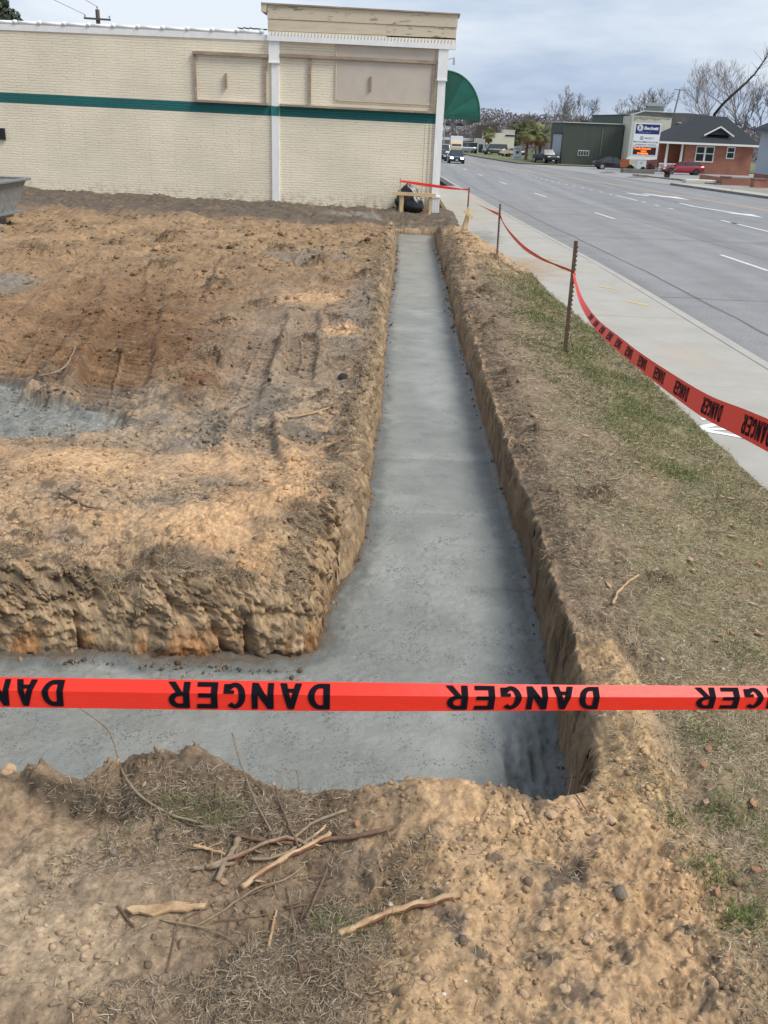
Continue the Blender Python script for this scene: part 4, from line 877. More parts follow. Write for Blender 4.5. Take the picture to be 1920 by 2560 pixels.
# DANGER as own block letters: each letter in a unit box, bold
def letter_polys():
    """returns for each letter a list of quads in 0..1 x 0..1"""
    s=.30; h=.17; L_={}
    def arc(cx,cz,rx,rz,tx,tz,a0,a1,n=9):
        q=[]
        for i in range(n):
            t0=math.radians(a0+(a1-a0)*i/n); t1=math.radians(a0+(a1-a0)*(i+1)/n)
            q.append([(cx+rx*math.cos(t0),cz+rz*math.sin(t0)),(cx+rx*math.cos(t1),cz+rz*math.sin(t1)),(cx+(rx-tx)*math.cos(t1),cz+(rz-tz)*math.sin(t1)),(cx+(rx-tx)*math.cos(t0),cz+(rz-tz)*math.sin(t0))])
        return q
    R_=lambda x0,x1,z0,z1:[(x0,z0),(x1,z0),(x1,z1),(x0,z1)]
    L_['D']=[R_(0,s,0,1),R_(s,.45,0,h),R_(s,.45,1-h,1)]+arc(.45,.5,.55,.5,s,h,-90,90,12)
    L_['A']=[[(0,0),(s*1.02,0),(.62,1),(.36,1)],[(1-s*1.02,0),(1,0),(.64,1),(.50,.62)],R_(.28,.72,.2,.2+h*.85)]
    L_['N']=[R_(0,s*.92,0,1),R_(1-s*.92,1,0,1),[(s*.92,1),(s*.92,.55),(1-s*.92,0),(1-s*.92,.45)]]
    L_['G']=arc(.5,.5,.5,.5,s,h,48,315,18)+[R_(1-s,1,.06,.42),R_(.52,1-s,.42-h*.75,.42),[(1-s,.42-h*.75),(1-s,.42),(1,.42),(1,.42-h*.75)]][:2]
    L_['E']=[R_(0,s,0,1),R_(s,.95,0,h),R_(s,.88,.5-h/2,.5+h/2),R_(s,.95,1-h,1)]
    L_['R']=[R_(0,s,0,1),R_(s,.5,1-h,1),R_(s,.5,.38,.38+h*.9)]+arc(.5,.69,.47,.31,s*.95,h,-90,90,9)+[[(.34,.38),(.62,.40),(1.04,0),(.70,0)]]
    return L_
LP_=letter_polys()
def tape(name, pts, width, normal_fn, word_at, label, crease=.0, flip=True, group=None, sag_twist=None, lw=.048, lh=.82, mirror=False, m=None):
    """pts: centre line; normal_fn(k) gives the across-width direction (unit) and facing normal"""
    P_=[Vector(p) for p in pts]; n=len(P_); s=[0]
    for i in range(1,n): s.append(s[-1]+(P_[i]-P_[i-1]).length)
    frames=[]
    for i in range(n):
        d=(P_[min(i+1,n-1)]-P_[max(i-1,0)]).normalized(); up,wd=normal_fn(i/(n-1)); up=(up-d*up.dot(d)).normalized(); nrm=d.cross(up).normalized(); frames.append((P_[i],d,up,nrm,wd))
    def at(S,v):      # v -1..1 across
        S=max(0,min(s[-1]-1e-5,S)); i=0
        import bisect
        i=min(bisect.bisect_right(s,S)-1,n-2); k=(S-s[i])/(s[i+1]-s[i])
        a,c=frames[i],frames[i+1]; p=a[0].lerp(c[0],k); up=a[2].lerp(c[2],k); nr=a[3].lerp(c[3],k); wd=a[4]*(1-k)+c[4]*k
        return p+up*(v*width/2*wd)+nr*(crease*width*(1-abs(v-.12)*1.6)), nr
    b=MB(); vv=[-1,-.6,-.2,.12,.45,.75,1]; vs=[]
    for i in range(n):
        for v in vv: vs.append(at(s[i],v)[0])
    k=len(vv); b.add(vs,[(i*k+j,i*k+j+1,(i+1)*k+j+1,(i+1)*k+j) for i in range(n-1) for j in range(k-1)])
    o=b.build(name,m or M_tape,smooth=False); tag(o,label,'danger tape',group)
    for w0 in word_at:
        q=MB(); x=0
        for ch in 'DANGER':
            for poly in LP_[ch]:
                # split wide quads so the ink follows the folded surface
                (x0,z0),(x1,z1),(x2,z2),(x3,z3)=poly
                nu,nv=3,12; g_=[]
                for a in range(nv+1):
                    for c in range(nu+1):
                        u=c/nu; v=a/nv; px=(x0*(1-u)+x1*u)*(1-v)+(x3*(1-u)+x2*u)*v; pz=(z0*(1-u)+z1*u)*(1-v)+(z3*(1-u)+z2*u)*v
                        S=w0+(x+px*lw*(.86)); V=(pz*2-1)*lh
                        if flip: S=w0-(x+px*lw*.86); V=-V
                        p,nr=at(S,V); g_.append(p+nr*(.0022 if not mirror else -.0012))
                q.add(g_,[(a*(nu+1)+c,a*(nu+1)+c+1,(a+1)*(nu+1)+c+1,(a+1)*(nu+1)+c) for a in range(nv) for c in range(nu)])
            x+=lw*1.10
        q.build('lettering',M_ink,o)
    return o
# near tape across the picture: about 2 m away
def pxd(x,y,dep):
    X=x*1.15736; Y=y*1.15736
    d=_r*((X-960)/FPX)-_u*((Y-1280)/FPX)+_f
    return Vector((0,0,CAM_H))+d*dep
A_=pxd(-500,1488,2.22); B_=pxd(-0,1495,2.16); C_=pxd(830,1506,2.14); D_=pxd(1659,1508,2.30); E_=pxd(2100,1506,2.40)
def qcurve(ps,n):
    out=[]; m_=len(ps)-1
    for i in range(n+1):
        t=i/n*m_; k=min(int(t),m_-1); f=t-k
        p0,p1,p2,p3=ps[max(k-1,0)],ps[k],ps[k+1],ps[min(k+2,m_)]
        out.append(.5*((2*p1)+(p2-p0)*f+(2*p0-5*p1+4*p2-p3)*f*f+(3*p1-p0-3*p2+p3)*f**3))
    return out
pts=qcurve([A_,B_,C_,D_,E_],60)
Ltot=sum((pts[i+1]-pts[i]).length for i in range(60))
def sarc(target):    # arc length at a given picture column
    acc=0
    for i in range(60):
        v=pts[i]-Vector((0,0,CAM_H)); col=(960+FPX*v.dot(_r)/v.dot(_f))/1.15736
        v2=pts[i+1]-Vector((0,0,CAM_H)); col2=(960+FPX*v2.dot(_r)/v2.dot(_f))/1.15736
        if col<=target<=col2: return acc+(pts[i+1]-pts[i]).length*(target-col)/(col2-col)
        acc+=(pts[i+1]-pts[i]).length
    return acc
def nf(t): return Vector((0,.50+.10*math.sin(5.5*t+1),.87)), 1.02-.32*t+.015*math.sin(17*t)
tape('danger_tape',pts,.076,nf,[sarc(139),sarc(713),sarc(1292),sarc(1292)+.63],'wide taut red danger tape strung across the foreground over the wet concrete',crease=.11,lw=.059,lh=.88)
# sagging tape from the nearest stake towards the camera's right
def on_plane(x,y,A,B):
    X=x*1.15736; Y=y*1.15736; d=_r*((X-960)/FPX)-_u*((Y-1280)/FPX)+_f
    nx_,ny_=-(B[1]-A[1]),B[0]-A[0]; t=(nx_*A[0]+ny_*A[1])/(nx_*d.x+ny_*d.y); return Vector((0,0,CAM_H))+d*t
A2,B2=(2.0,12.05),(.966,2.4)
ps=[on_plane(x,y,A2,B2) for x,y in ((1239,590),(1248,628),(1262,662),(1290,702),(1345,750),(1385,782),(1440,822),(1520,875),(1600,912),(1659,940))]
ps.append(ps[-1]+(ps[-1]-ps[-2])*1.6)
pts2=qcurve(ps,70)
def nf2(t):
    k=min(1,max(0,(t-.0)/.45)); a=math.radians(80*(1-k)); w_=.35+.65*min(1,max(0,(t-.05)/.3))
    return Vector((math.sin(a),0,math.cos(a)))*1.0+Vector((.12,-.05,0)), w_
sl=[0]
for i in range(70): sl.append(sl[-1]+(pts2[i+1]-pts2[i]).length)
def s2(col):
    for i in range(70):
        cs=[(960+FPX*(p-Vector((0,0,CAM_H))).dot(_r)/(p-Vector((0,0,CAM_H))).dot(_f))/1.15736 for p in (pts2[i],pts2[i+1])]
        if cs[0]<=col<=cs[1]: return sl[i]+(sl[i+1]-sl[i])*(col-cs[0])/(cs[1]-cs[0])
    return sl[-1]
w0=s2(1674); words=[w0-.03-.60*i for i in range(-1,13)]
words=[w for w in words if 3.0<w<sl[-1]-.02]
tape('danger_tape',pts2,.080,nf2,words,'red danger tape sagging from the nearest stake towards the right edge over the grass',lw=.049,lh=.70)
# between the stakes
A3,B3=(1.86,21.65),(2.0,12.12)
ps=[on_plane(x,y,A3,B3) for x,y in ((1079.5,463),(1086,479),(1100,501),(1130,533),(1165,556),(1200,572),(1236,586))]
M_tape2=M_tape
def nf3(t): a=.9+2.2*t+.6*math.sin(9*t); return Vector((math.cos(a)*.7,0,.6+.4*abs(math.sin(a)))), .85
tape('danger_tape',qcurve(ps,40),.075,nf3,[],'twisted red danger tape sagging between the nearest and middle stakes')
A3,B3=(1.67,32.25),(1.86,21.75)
ps=[on_plane(x,y,A3,B3) for x,y in ((1011,412),(1015,424),(1024,436),(1037,444),(1050,450),(1064,457),(1078,463))]
def nf4(t): a=2+3*t; return Vector((math.cos(a)*.8,0,.5)), .8
tape('danger_tape',qcurve(ps,30),.075,nf4,[],'thin red danger tape drooping between the middle and farthest stakes')
ps=[Vector(p) for p in ((-.64,33.43,1.06),(-.2,33.3,1.02),(.5,33.0,.97),(1.2,32.6,.93),(1.64,32.35,.93))]
def nf5(t): return Vector((.1,.3,.9)), .35+.75*math.sin(PI*min(1,t*1.15))**.7 if t<.87 else .6
tape('danger_tape',qcurve(ps,30),.09,nf5,[],'doubled red danger tape stretched from the orange-tipped stake to the farthest metal stake')
# ------------------------------------------------------------------ vehicles
M_tyre = mat('tyre', (.02,.02,.02), .85); M_rim = mat('alloy_rim', (.5,.5,.52), .35, .8); M_rimd = mat('dark_rim', (.10,.10,.11), .35, .8)
M_glass = mat('car_glass', (.03,.04,.045), .08, spec=.8); M_head = mat('headlight_lens', (.7,.7,.72), .2); M_tail = mat('tail_lens', (.35,.02,.02), .3)
M_beam = mat('lit_headlight', (.9,.9,.9), .3, emit=((1,.97,.9),14)); M_plast = mat('black_trim', (.02,.02,.022), .5); M_plate = mat('licence_plate', (.7,.7,.68), .5)
def car(name, label, cat, loc, rz, paint, kind='sedan', L_=4.6, W_=1.82, H_=1.45, lit=False, group=None, rim=None):
    """length along local x, nose at -x"""
    t = thing(name, label, cat, loc, rz, group)
    h=W_/2
    if kind=='coupe':  belt=[(-.5,.42,.62),(-.47,.30,.70),(-.40,.24,.76),(-.20,.22,.88),(-.17,.22,.90),(.0,.22,.93),(.25,.22,.97),(.40,.26,1.0),(.48,.34,.98),(.5,.45,.85)]; gh=[(-.20,.89),(-.02,H_-.04),(.12,H_),(.28,H_-.10),(.43,1.0)]
    elif kind=='suv':  belt=[(-.5,.45,.80),(-.48,.35,.95),(-.40,.30,1.02),(-.22,.28,1.06),(.0,.28,1.08),(.25,.28,1.09),(.47,.32,1.10),(.5,.45,1.0)]; gh=[(-.24,1.05),(-.12,H_-.03),(.1,H_),(.40,H_-.03),(.485,1.10)]
    elif kind=='pickup': belt=[(-.5,.5,.85),(-.48,.42,1.02),(-.40,.36,1.10),(-.24,.34,1.14),(.0,.34,1.14),(.12,.34,1.14),(.3,.36,1.14),(.49,.40,1.14),(.5,.5,1.1)]; gh=[(-.25,1.12),(-.15,H_-.03),(-.02,H_),(.06,H_-.03),(.10,1.14)]
    elif kind=='van': belt=[(-.5,.4,.75),(-.48,.3,.95),(-.42,.28,1.1),(-.3,.28,1.15),(0,.28,1.15),(.3,.28,1.15),(.49,.3,1.15),(.5,.4,1.0)]; gh=[(-.40,1.12),(-.28,H_-.08),(-.1,H_),(.46,H_),(.495,1.15)]
    else: belt=[(-.5,.42,.62),(-.47,.30,.74),(-.40,.24,.82),(-.22,.22,.90),(.0,.22,.93),(.22,.22,.95),(.36,.24,.98),(.47,.30,.96),(.5,.42,.82)]; gh=[(-.24,.90),(-.06,H_-.03),(.06,H_),(.20,H_-.06),(.36,.98)]
    b=MB(); vs=[]
    for fx,z0,z1 in belt:
        e=max(.82,1-2.2*max(0,abs(fx)-.38)); hw=h*e
        vs+=[(fx*L_,s*q,z) for s,q,z in ((-1,hw*.92,z0),(-1,hw,z0+(z1-z0)*.35),(-1,hw*.985,z0+(z1-z0)*.75),(-1,hw*.88,z1),(1,hw*.88,z1),(1,hw*.985,z0+(z1-z0)*.75),(1,hw,z0+(z1-z0)*.35),(1,hw*.92,z0))]
    n=8; k=len(belt)
    b.add(vs,[(i*n+j,i*n+(j+1)%n,(i+1)*n+(j+1)%n,(i+1)*n+j) for i in range(k-1) for j in range(n)]+[tuple(range(n)),tuple((k-1)*n+j for j in range(n))[::-1]])
    b.build('body',paint,t,smooth=False,bevel=.02)
    # cabin glass and roof
    b=MB(); vs=[]
    for fx,z in gh:
        k2=(z-gh[0][1])/(H_-gh[0][1]); zb=gh[0][1]-.02 if fx<.2 else gh[-1][1]-.03; 
        vs+=[(fx*L_,-h*.86,zb),(fx*L_,-h*(.86-.17*max(0,k2)),z),(fx*L_,h*(.86-.17*max(0,k2)),z),(fx*L_,h*.86,zb)]
    k=len(gh); b.add(vs,[(i*4+j,i*4+(j+1)%4,(i+1)*4+(j+1)%4,(i+1)*4+j) for i in range(k-1) for j in range(4)]); b.build('window_glass',M_glass,t)
    b=MB(); vs=[]; mid=gh[1:-1] if kind!='coupe' else gh[1:]
    for fx,z in mid: vs+=[(fx*L_,-h*.70,z+.012),(fx*L_,h*.70,z+.012),(fx*L_,-h*.72,z-.05),(fx*L_,h*.72,z-.05)]
    b.add(vs,[(i*4,i*4+1,i*4+5,i*4+4) for i in range(len(mid)-1)]+[(i*4+2,i*4,i*4+4,i*4+6) for i in range(len(mid)-1)]+[(i*4+1,i*4+3,i*4+7,i*4+5) for i in range(len(mid)-1)]); b.build('roof_panel',paint,t)
    b=MB()
    for s in (-1,1):
        for a,c in ((0,1),(len(gh)-1,len(gh)-2)):
            b.obox((gh[a][0]*L_,s*h*.865,gh[a][1]),(gh[c][0]*L_,s*h*.70,gh[c][1]+.005),.05,.06)
        b.obox((.03*L_,s*h*.868,gh[0][1]),(.05*L_,s*h*.70,H_-.01),.03,.09)
    b.build('pillar',paint,t)
    for s in (-1,1):
        b=MB(); b.tube([(-.20*L_,s*(h*.9),.98 if kind!='pickup' else 1.2),(-.20*L_,s*(h+.13),1.0 if kind!='pickup' else 1.22)],[.05,.085],6); b.build('mirror',paint,t)
        b=MB(); b.box(-.5*L_-.012,-.45*L_,s*h*.48 if s>0 else -h*.84,s*h*.84 if s>0 else -h*.48,belt[1][2]-.18,belt[1][2]-.03)
        b.build('headlight',M_beam if lit else M_head,t)
        b=MB(); b.box(.47*L_,.5*L_+.012,s*h*.5 if s>0 else -h*.82,s*h*.82 if s>0 else -h*.5,belt[-1][2]-.14,belt[-1][2]+.0); b.build('tail_light',M_tail,t)
    b=MB(); b.box(-.5*L_-.015,-.48*L_,-h*.40,h*.40,belt[0][1]+.02,belt[0][2]-.05); b.build('grille',M_plast,t)
    b=MB(); b.box(-.5*L_-.02,-.47*L_,-h*.80,h*.80,.22,.34); b.build('bumper',M_plast,t)
    b=MB(); b.box(-.5*L_-.026,-.5*L_-.018,-.15,.15,.36,.46); b.build('licence_plate',M_plate,t)
    r=.33 if kind!='pickup' else .40
    for fx in (-.32,.30):
        for s in (-1,1):
            wl=bpy.data.objects.new('wheel',None); COL.objects.link(wl); wl.parent=t; wl.location=(fx*L_,s*(h-.10),r)
            b=MB(); b.tube([(0,-.11,0),(0,.11,0)],r,18); b.build('tyre',M_tyre,wl)
            b=MB(); b.tube([(0,s*.10,0),(0,s*.125,0)],r*.66,14); 
            for q in range(5):
                a=2*PI*q/5; b.obox((0,s*.13,0),(r*.6*math.cos(a),s*.13,r*.6*math.sin(a)),.015,.05,up=(0,1,0))
            b.build('rim',rim or M_rim,wl)
    b=MB()      # dark wheel arches
    for fx in (-.32,.30):
        for s in (-1,1):
            b.tube([(fx*L_,s*(h-.01),r+.02),(fx*L_,s*(h+.004),r+.02)],r+.06,16)
    b.build('wheel_arch',M_plast,t)
    return t
def paint(name,c,met=.2): return mat(name,c,.3,met,coat=.8)
P_black=paint('black_car_paint',(.008,.008,.010)); P_red=paint('red_car_paint',(.30,.012,.03)); P_slate=paint('dark_blue_grey_paint',(.03,.045,.055)); P_whitec=paint('white_car_paint',(.75,.76,.78),0); P_dk=paint('charcoal_car_paint',(.03,.03,.032)); P_grn=paint('dark_green_paint',(.03,.05,.035)); P_silver=paint('silver_paint',(.45,.46,.47),.6)
GZ=-.335
car('parked_car','parked black four-door sedan in front of the green metal building','car',(23.35,120.2,GZ),PI+.02,P_black,'sedan',4.75,1.82,1.45,rim=M_rim)
car('parked_car','parked dark red coupe with chrome window line in front of the brick house','car',(29.5,111.6,GZ),-.02,P_red,'coupe',4.55,1.85,1.38,rim=M_rimd)
car('oncoming_car','dark oncoming car with both headlights lit, nearest on the road','car',(4.32,119.8,-.35),PI/2+.02,P_slate,'sedan',4.5,1.85,1.55,lit=True)
car('oncoming_car','white oncoming pickup half hidden by the shop building','pickup truck',(3.2,139,-.35),PI/2+.03,P_whitec,'pickup',5.4,2.0,1.95)
car('oncoming_car','small dark car low behind the white pickup on the left lane','car',(2.5,128.5,-.35),PI/2+.02,P_black,'sedan',4.4,1.75,1.42)
car('parked_pickup','black pickup truck parked nose out beside the green building garage door','pickup truck',(17.6,139.5,-.3),PI/2+.3,mat('matt_black_truck_paint',(.012,.012,.013),.55),'pickup',5.4,2.0,1.85)
car('parked_car','dark sport utility vehicle parked under the small palm','car',(13.0,205,-.3),.35,P_dk,'suv',4.6,1.85,1.75)
car('parked_car','dark green van parked before the white low building','car',(14.6,196,-.3),.3,P_grn,'van',4.8,1.9,2.0)
car('parked_car','silver van among the distant cars left of the small palm','car',(9.6,212,-.33),.15,P_silver,'van',5.2,1.9,2.1)
car('parked_car','distant white van parked beyond the road bend','car',(11.6,216,-.33),.1,P_whitec,'van',5.2,2.0,2.1)
car('parked_car','black low car parked on the grass verge left of the white notice board','car',(17.0,185,-.28),.1,P_black,'sedan',4.6,1.8,1.4)
# distant box truck
t=thing('box_truck','distant white box truck coming down the road above the dark car','truck',(6.9,192,-.35),0)
b=MB(); b.box(-1.2,1.2,1.6,7.5,.9,3.2); o=b.build('cargo_box',P_whitec,t,bevel=.04)
b=MB(); b.prism([(0,.5),(1.7,.5),(1.7,2.2),(.9,2.2),(.2,1.3),(0,1.2)],-1.1,1.1,'x'); b.build('cab',mat('tan_truck_paint',(.55,.45,.28),.5),t)
b=MB(); b.add([(-.95,.22,1.38),(.95,.22,1.38),(.9,.86,2.1),(-.9,.86,2.1)],[(0,1,2,3)]); b.build('windscreen',M_glass,t)
for x,y in ((-.95,.9),(.95,.9),(-.95,5.9),(.95,5.9)): b=MB(); b.tube([(x-.12,y,.48),(x+.12,y,.48)],.48,12); b.build('wheel',M_tyre,t)
# lawn tractor / trailer pieces by the verge
t=thing('utility_trailer','small tan utility trailer with black wheels on the verge beside the palms','trailer',(16.1,178,-.3),.1)
b=MB(); b.box(-1.6,.8,-.7,.7,.55,.62); b.box(-1.6,.8,-.75,-.7,.55,1.1); b.box(-1.6,.8,.7,.75,.55,1.1); b.build('bed',mat('tan_paint',(.5,.4,.28),.7),t)
b=MB(); b.obox((.8,0,.55),(2.2,0,.45),.12,.1); b.build('drawbar',M_plast,t)
for s in (-.8,.8): b=MB(); b.tube([(-.4,s-.1,.33),(-.4,s+.1,.33)],.33,12); b.build('wheel',M_tyre,t)

# ------------------------------------------------------------------ buildings across the road
def metal_panel(name,col):
    m=mat(name,col,.6,.1,var=.14,vscale=1.2,bump=.3,bscale=1,stretch=(3.2,3.2,.05),bdist=.03)
    return m
M_gm=metal_panel('dark_green_metal_cladding',(.072,.085,.068)); M_gm2=metal_panel('grey_green_metal_cladding',(.10,.115,.095)); M_trimw=mat('pale_trim',(.55,.58,.55),.6)
gb=thing('metal_building','dark green metal workshop with garage door on its end and rust streaks','building',(24,139,-.35))
c_=(24,139,-.35)
b=MB(); b.prism([(19.75,139),(27.9,139),(28.6,146),(20.6,156),(18.5,143)],-.6,5.05,'z'); lp(b,'wall',M_gm,gb,c_)
b=MB(); b.obox((19.72,138.93,5.10),(27.9,138.93,5.14),.16,.10); b.obox((18.42,142.95,5.14),(19.72,138.93,5.10),.16,.10); lp(b,'eave_trim',M_trimw,gb,c_)
b=MB(); b.prism([(19.9,139.2),(27.8,139.2),(28.4,146),(20.7,155.5),(18.7,143)],5.051,5.12,'z'); lp(b,'roof',M_roof,gb,c_)
# garage door on the angled end wall
d_=Vector((19.75-18.5,139-143,0)).normalized(); nrm=Vector((d_.y,-d_.x,0)); p0=Vector((18.5,143,0))+d_*.9; p1=Vector((18.5,143,0))+d_*3.7
b=MB(); vs=[]; off=nrm*.03
for p in (p0,p1): vs+= [tuple(p+off+Vector((0,0,-.35))),tuple(p+off+Vector((0,0,3.55)))]
b.add(vs,[(0,2,3,1)]); lp(b,'garage_door',mat('grey_roller_door',(.36,.39,.42),.5,.2,bump=.4,bscale=1,stretch=(.2,.2,6),bdist=.03),gb,c_)
b=MB(); 
for p in (p0,p1): b.obox(tuple(p+nrm*.05+Vector((0,0,-.4))),tuple(p+nrm*.05+Vector((0,0,3.65))),.1,.16)
b.obox(tuple(p0+nrm*.05+Vector((0,0,3.65))),tuple(p1+nrm*.05+Vector((0,0,3.65))),.16,.16); lp(b,'door_frame',M_plast,gb,c_)
b=MB(); 
for i in range(4): b.box(22.05+.36*i,22.33+.36*i,138.93,138.99,.95,1.5)
lp(b,'vent_light',M_glass,gb,c_); b=MB(); b.box(21.95,23.5,138.95,138.998,.86,1.6); lp(b,'vent_frame',M_trimw,gb,c_)
b=MB()
for x in (20.55,21.4,22.25,23.1,23.95,24.8,25.65,26.5,27.35): b.box(x,x+.06,138.965,138.998,-.35,5.05)

b=MB(); b.box(25.0,25.12,138.955,138.99,.9,4.4); lp(b,'rust_streak',mat('pale_streak',(.17,.18,.14),.8,var=.4,vscale=2),gb,c_)
g2=thing('metal_building','taller grey-green metal hall rising behind the workshop and beside the cream wall','building',(28,147,-.35)); c_=(28,147,-.35)
b=MB(); b.prism([(25.4,151),(28.0,141.5),(30.0,141.5),(31.5,151)],-.6,6.35,'z'); lp(b,'wall',M_gm2,g2,c_)
b=MB(); b.obox((25.35,150.9,6.4),(28.0,141.4,6.4),.1,.12); b.obox((28,141.4,6.4),(30,141.4,6.4),.1,.12); lp(b,'eave_trim',M_gm,g2,c_)
# cream parapet building with dark patched roof and roof unit
M_crm=mat('stained_cream_stucco',(.62,.60,.50),.85,var=.2,vscale=.8,var2=(.55,.53,.43),bump=.2,bscale=8)
cb_=thing('stucco_building','cream stucco building with stained top behind the pylon sign','building',(30,135,-.35)); c_=(30,135,-.35)
b=MB(); b.prism([(28.05,-.6),(33.3,-.6),(33.3,6.05),(28.05,6.20)],135,141,'y'); lp(b,'wall',M_crm,cb_,c_)
b=MB(); b.prism([(28.6,6.22),(30.2,6.85),(33.2,6.80),(36.5,6.85),(39.6,6.60),(39.6,4.5),(33.32,4.5),(33.32,6.06)],138,152,'y'); lp(b,'roof',M_roof,cb_,c_)
b=MB(); b.tube([(35.7,137.9,5.55),(35.7,137.9,5.62)],[.9,.8],16); o=lp(b,'roof_patch',M_trimw,cb_,c_)
b=MB(); b.obox((28.4,137.9,6.32),(30.2,137.9,6.90),.08,.10); b.obox((30.2,137.9,6.90),(34.2,137.9,6.83),.08,.08); lp(b,'ridge_flashing',M_trimw,cb_,c_)
b=MB(); b.prism([(30.75,6.85),(32.5,6.85),(32.5,7.55),(30.75,7.55)],138.5,140.2,'y'); b.prism([(30.4,7.55),(32.9,7.55),(32.7,7.95),(30.6,7.95)],138.2,140.5,'y'); lp(b,'rooftop_unit',mat('grey_unit',(.30,.34,.32),.6),cb_,c_)
b=MB(); b.prism([(28.3,5.55),(28.9,5.9),(29.8,5.7),(30.4,5.95),(31.2,5.75),(32.2,5.98),(32.8,5.85),(33.2,5.95),(33.2,6.02),(28.3,6.12)],134.97,134.99,'y'); lp(b,'water_stain',mat('dirty_stain',(.36,.35,.29),.9,var=.4,vscale=3),cb_,c_)
# brick house
def m_brick():
    m=bpy.data.materials.new('red_brick'); m.use_nodes=True; t=m.node_tree; b=t.nodes['Principled BSDF']; b.inputs['Roughness'].default_value=.85
    co=t.nodes.new('ShaderNodeTexCoord'); sep=t.nodes.new('ShaderNodeSeparateXYZ'); t.links.new(co.outputs['Object'],sep.inputs[0]); ad=t.nodes.new('ShaderNodeMath'); ad.operation='ADD'; t.links.new(sep.outputs['X'],ad.inputs[0]); t.links.new(sep.outputs['Y'],ad.inputs[1]); cm=t.nodes.new('ShaderNodeCombineXYZ'); t.links.new(ad.outputs[0],cm.inputs[0]); t.links.new(sep.outputs['Z'],cm.inputs[1])
    br=t.nodes.new('ShaderNodeTexBrick'); t.links.new(cm.outputs[0],br.inputs['Vector']); br.inputs['Scale'].default_value=1; br.inputs['Brick Width'].default_value=.22; br.inputs['Row Height'].default_value=.075; br.inputs['Mortar Size'].default_value=.008
    br.inputs['Color1'].default_value=(.36,.125,.072,1); br.inputs['Color2'].default_value=(.29,.098,.058,1); br.inputs['Mortar'].default_value=(.33,.22,.17,1)
    n=t.nodes.new('ShaderNodeTexNoise'); n.inputs['Scale'].default_value=.8; n.inputs['Detail'].default_value=6; t.links.new(co.outputs['Object'],n.inputs['Vector']); mr=t.nodes.new('ShaderNodeMapRange'); mr.inputs['From Min'].default_value=.3; mr.inputs['From Max'].default_value=.7; mr.inputs['To Min'].default_value=.8; mr.inputs['To Max'].default_value=1.15; t.links.new(n.outputs['Fac'],mr.inputs['Value'])
    s=t.nodes.new('ShaderNodeVectorMath'); s.operation='SCALE'; t.links.new(br.outputs['Color'],s.inputs[0]); t.links.new(mr.outputs[0],s.inputs['Scale']); t.links.new(s.outputs[0],b.inputs['Base Color']); return m
M_brick=m_brick(); M_shing=mat('dark_shingles',(.024,.029,.037),.9,var=.25,vscale=3,bump=.5,bscale=9,bdist=.03,stretch=(1,1,3)); M_win=mat('dark_window_glass',(.02,.025,.024),.1,spec=.8); M_wht=mat('white_house_trim',(.78,.77,.73),.6); M_porch=mat('porch_orange_brick',(.30,.11,.06),.85,var=.2,vscale=4)
hs=thing('brick_house','low red brick house with dark hipped shingle roof, small gable vent and white windows','house',(34,119,-.35)); c_=(34,119,-.35)
b=MB(); b.box(31.45,39.45,119,128,-.6,2.9); b.box(28.9,31.45,121.2,128,-.6,2.9); lp(b,'wall',M_brick,hs,c_)
b=MB(); b.add([(28.15,118.3,3.02),(40.1,118.3,3.02),(40.1,128.7,3.02),(28.15,128.7,3.02),(33.4,123.0,6.15),(36.9,123.0,6.15)],[(0,1,5,4),(1,2,5),(2,3,4,5),(3,0,4),(3,2,1,0)]); lp(b,'roof',M_shing,hs,c_)
b=MB(); b.box(28.12,40.13,118.24,118.30,2.86,3.08); b.box(28.12,28.18,118.3,128.7,2.86,3.07); b.box(40.07,40.13,118.3,128.7,2.86,3.07); lp(b,'eave_fascia',M_wht,hs,c_)
b=MB(); b.box(28.2,40.05,118.3,128.6,2.9,3.0); lp(b,'soffit',M_wht,hs,c_)
# gable vent on the roof
b=MB(); b.add([(33.9,119.2,4.03),(36.6,119.2,4.03),(35.25,119.2,4.80),(35.25,121.3,4.85),(33.9,119.7,4.0),(36.6,119.7,4.0)],[(0,1,2),(0,2,3,4),(1,5,3,2)]); lp(b,'gable_vent',M_shing,hs,c_)
b=MB(); b.obox((33.45,119.1,3.92),(35.25,119.1,4.92),.14,.14); b.obox((36.95,119.1,3.92),(35.25,119.1,4.92),.14,.14); lp(b,'gable_trim',M_wht,hs,c_)
def window(x0,x1,z0,z1,y,double=False,par=None,cc=None):
    f=bpy.data.objects.new('window',None); COL.objects.link(f); f.parent=par; q=cc; f.location=((x0+x1)/2-q[0],y-q[1],z0-q[2]); L0=((x0+x1)/2,y,z0)
    b=MB(); f_=.11
    b.box(x0,x1,y-.05,y-.003,z0-.12,z0); b.box(x0,x1,y-.04,y-.003,z1-f_,z1+.02)
    xs=[x0,(x0+x1)/2-f_,x1-f_] if double else [x0,x1-f_]
    for i,x in enumerate(xs): b.box(x,x+(2*f_ if (double and i==1) else f_),y-.04,y-.003,z0,z1-f_)
    b.box(x0+f_,x1-f_,y-.036,y-.004,(z0+z1)/2-.05,(z0+z1)/2+.05); o=b.build('frame',M_wht,f); o.location=(-L0[0],-L0[1],-L0[2])
    b=MB(); b.box(x0+.02,x1-.02,y-.02,y-.006,z0+.01,z1-.02); o=b.build('pane',M_win,f); o.location=(-L0[0],-L0[1],-L0[2])
window(32.72,34.92,1.08,2.74,119,True,hs,c_); window(36.36,37.34,1.56,2.77,119,False,hs,c_)
f_=MB(); f_.box(39.451,39.55,120.2,121.3,1.0,2.7); lp(f_,'side_window',M_wht,hs,c_)
b=MB(); b.box(28.6,31.45,119,121.2,-.3,.12); lp(b,'porch_floor',M_conc,hs,c_)
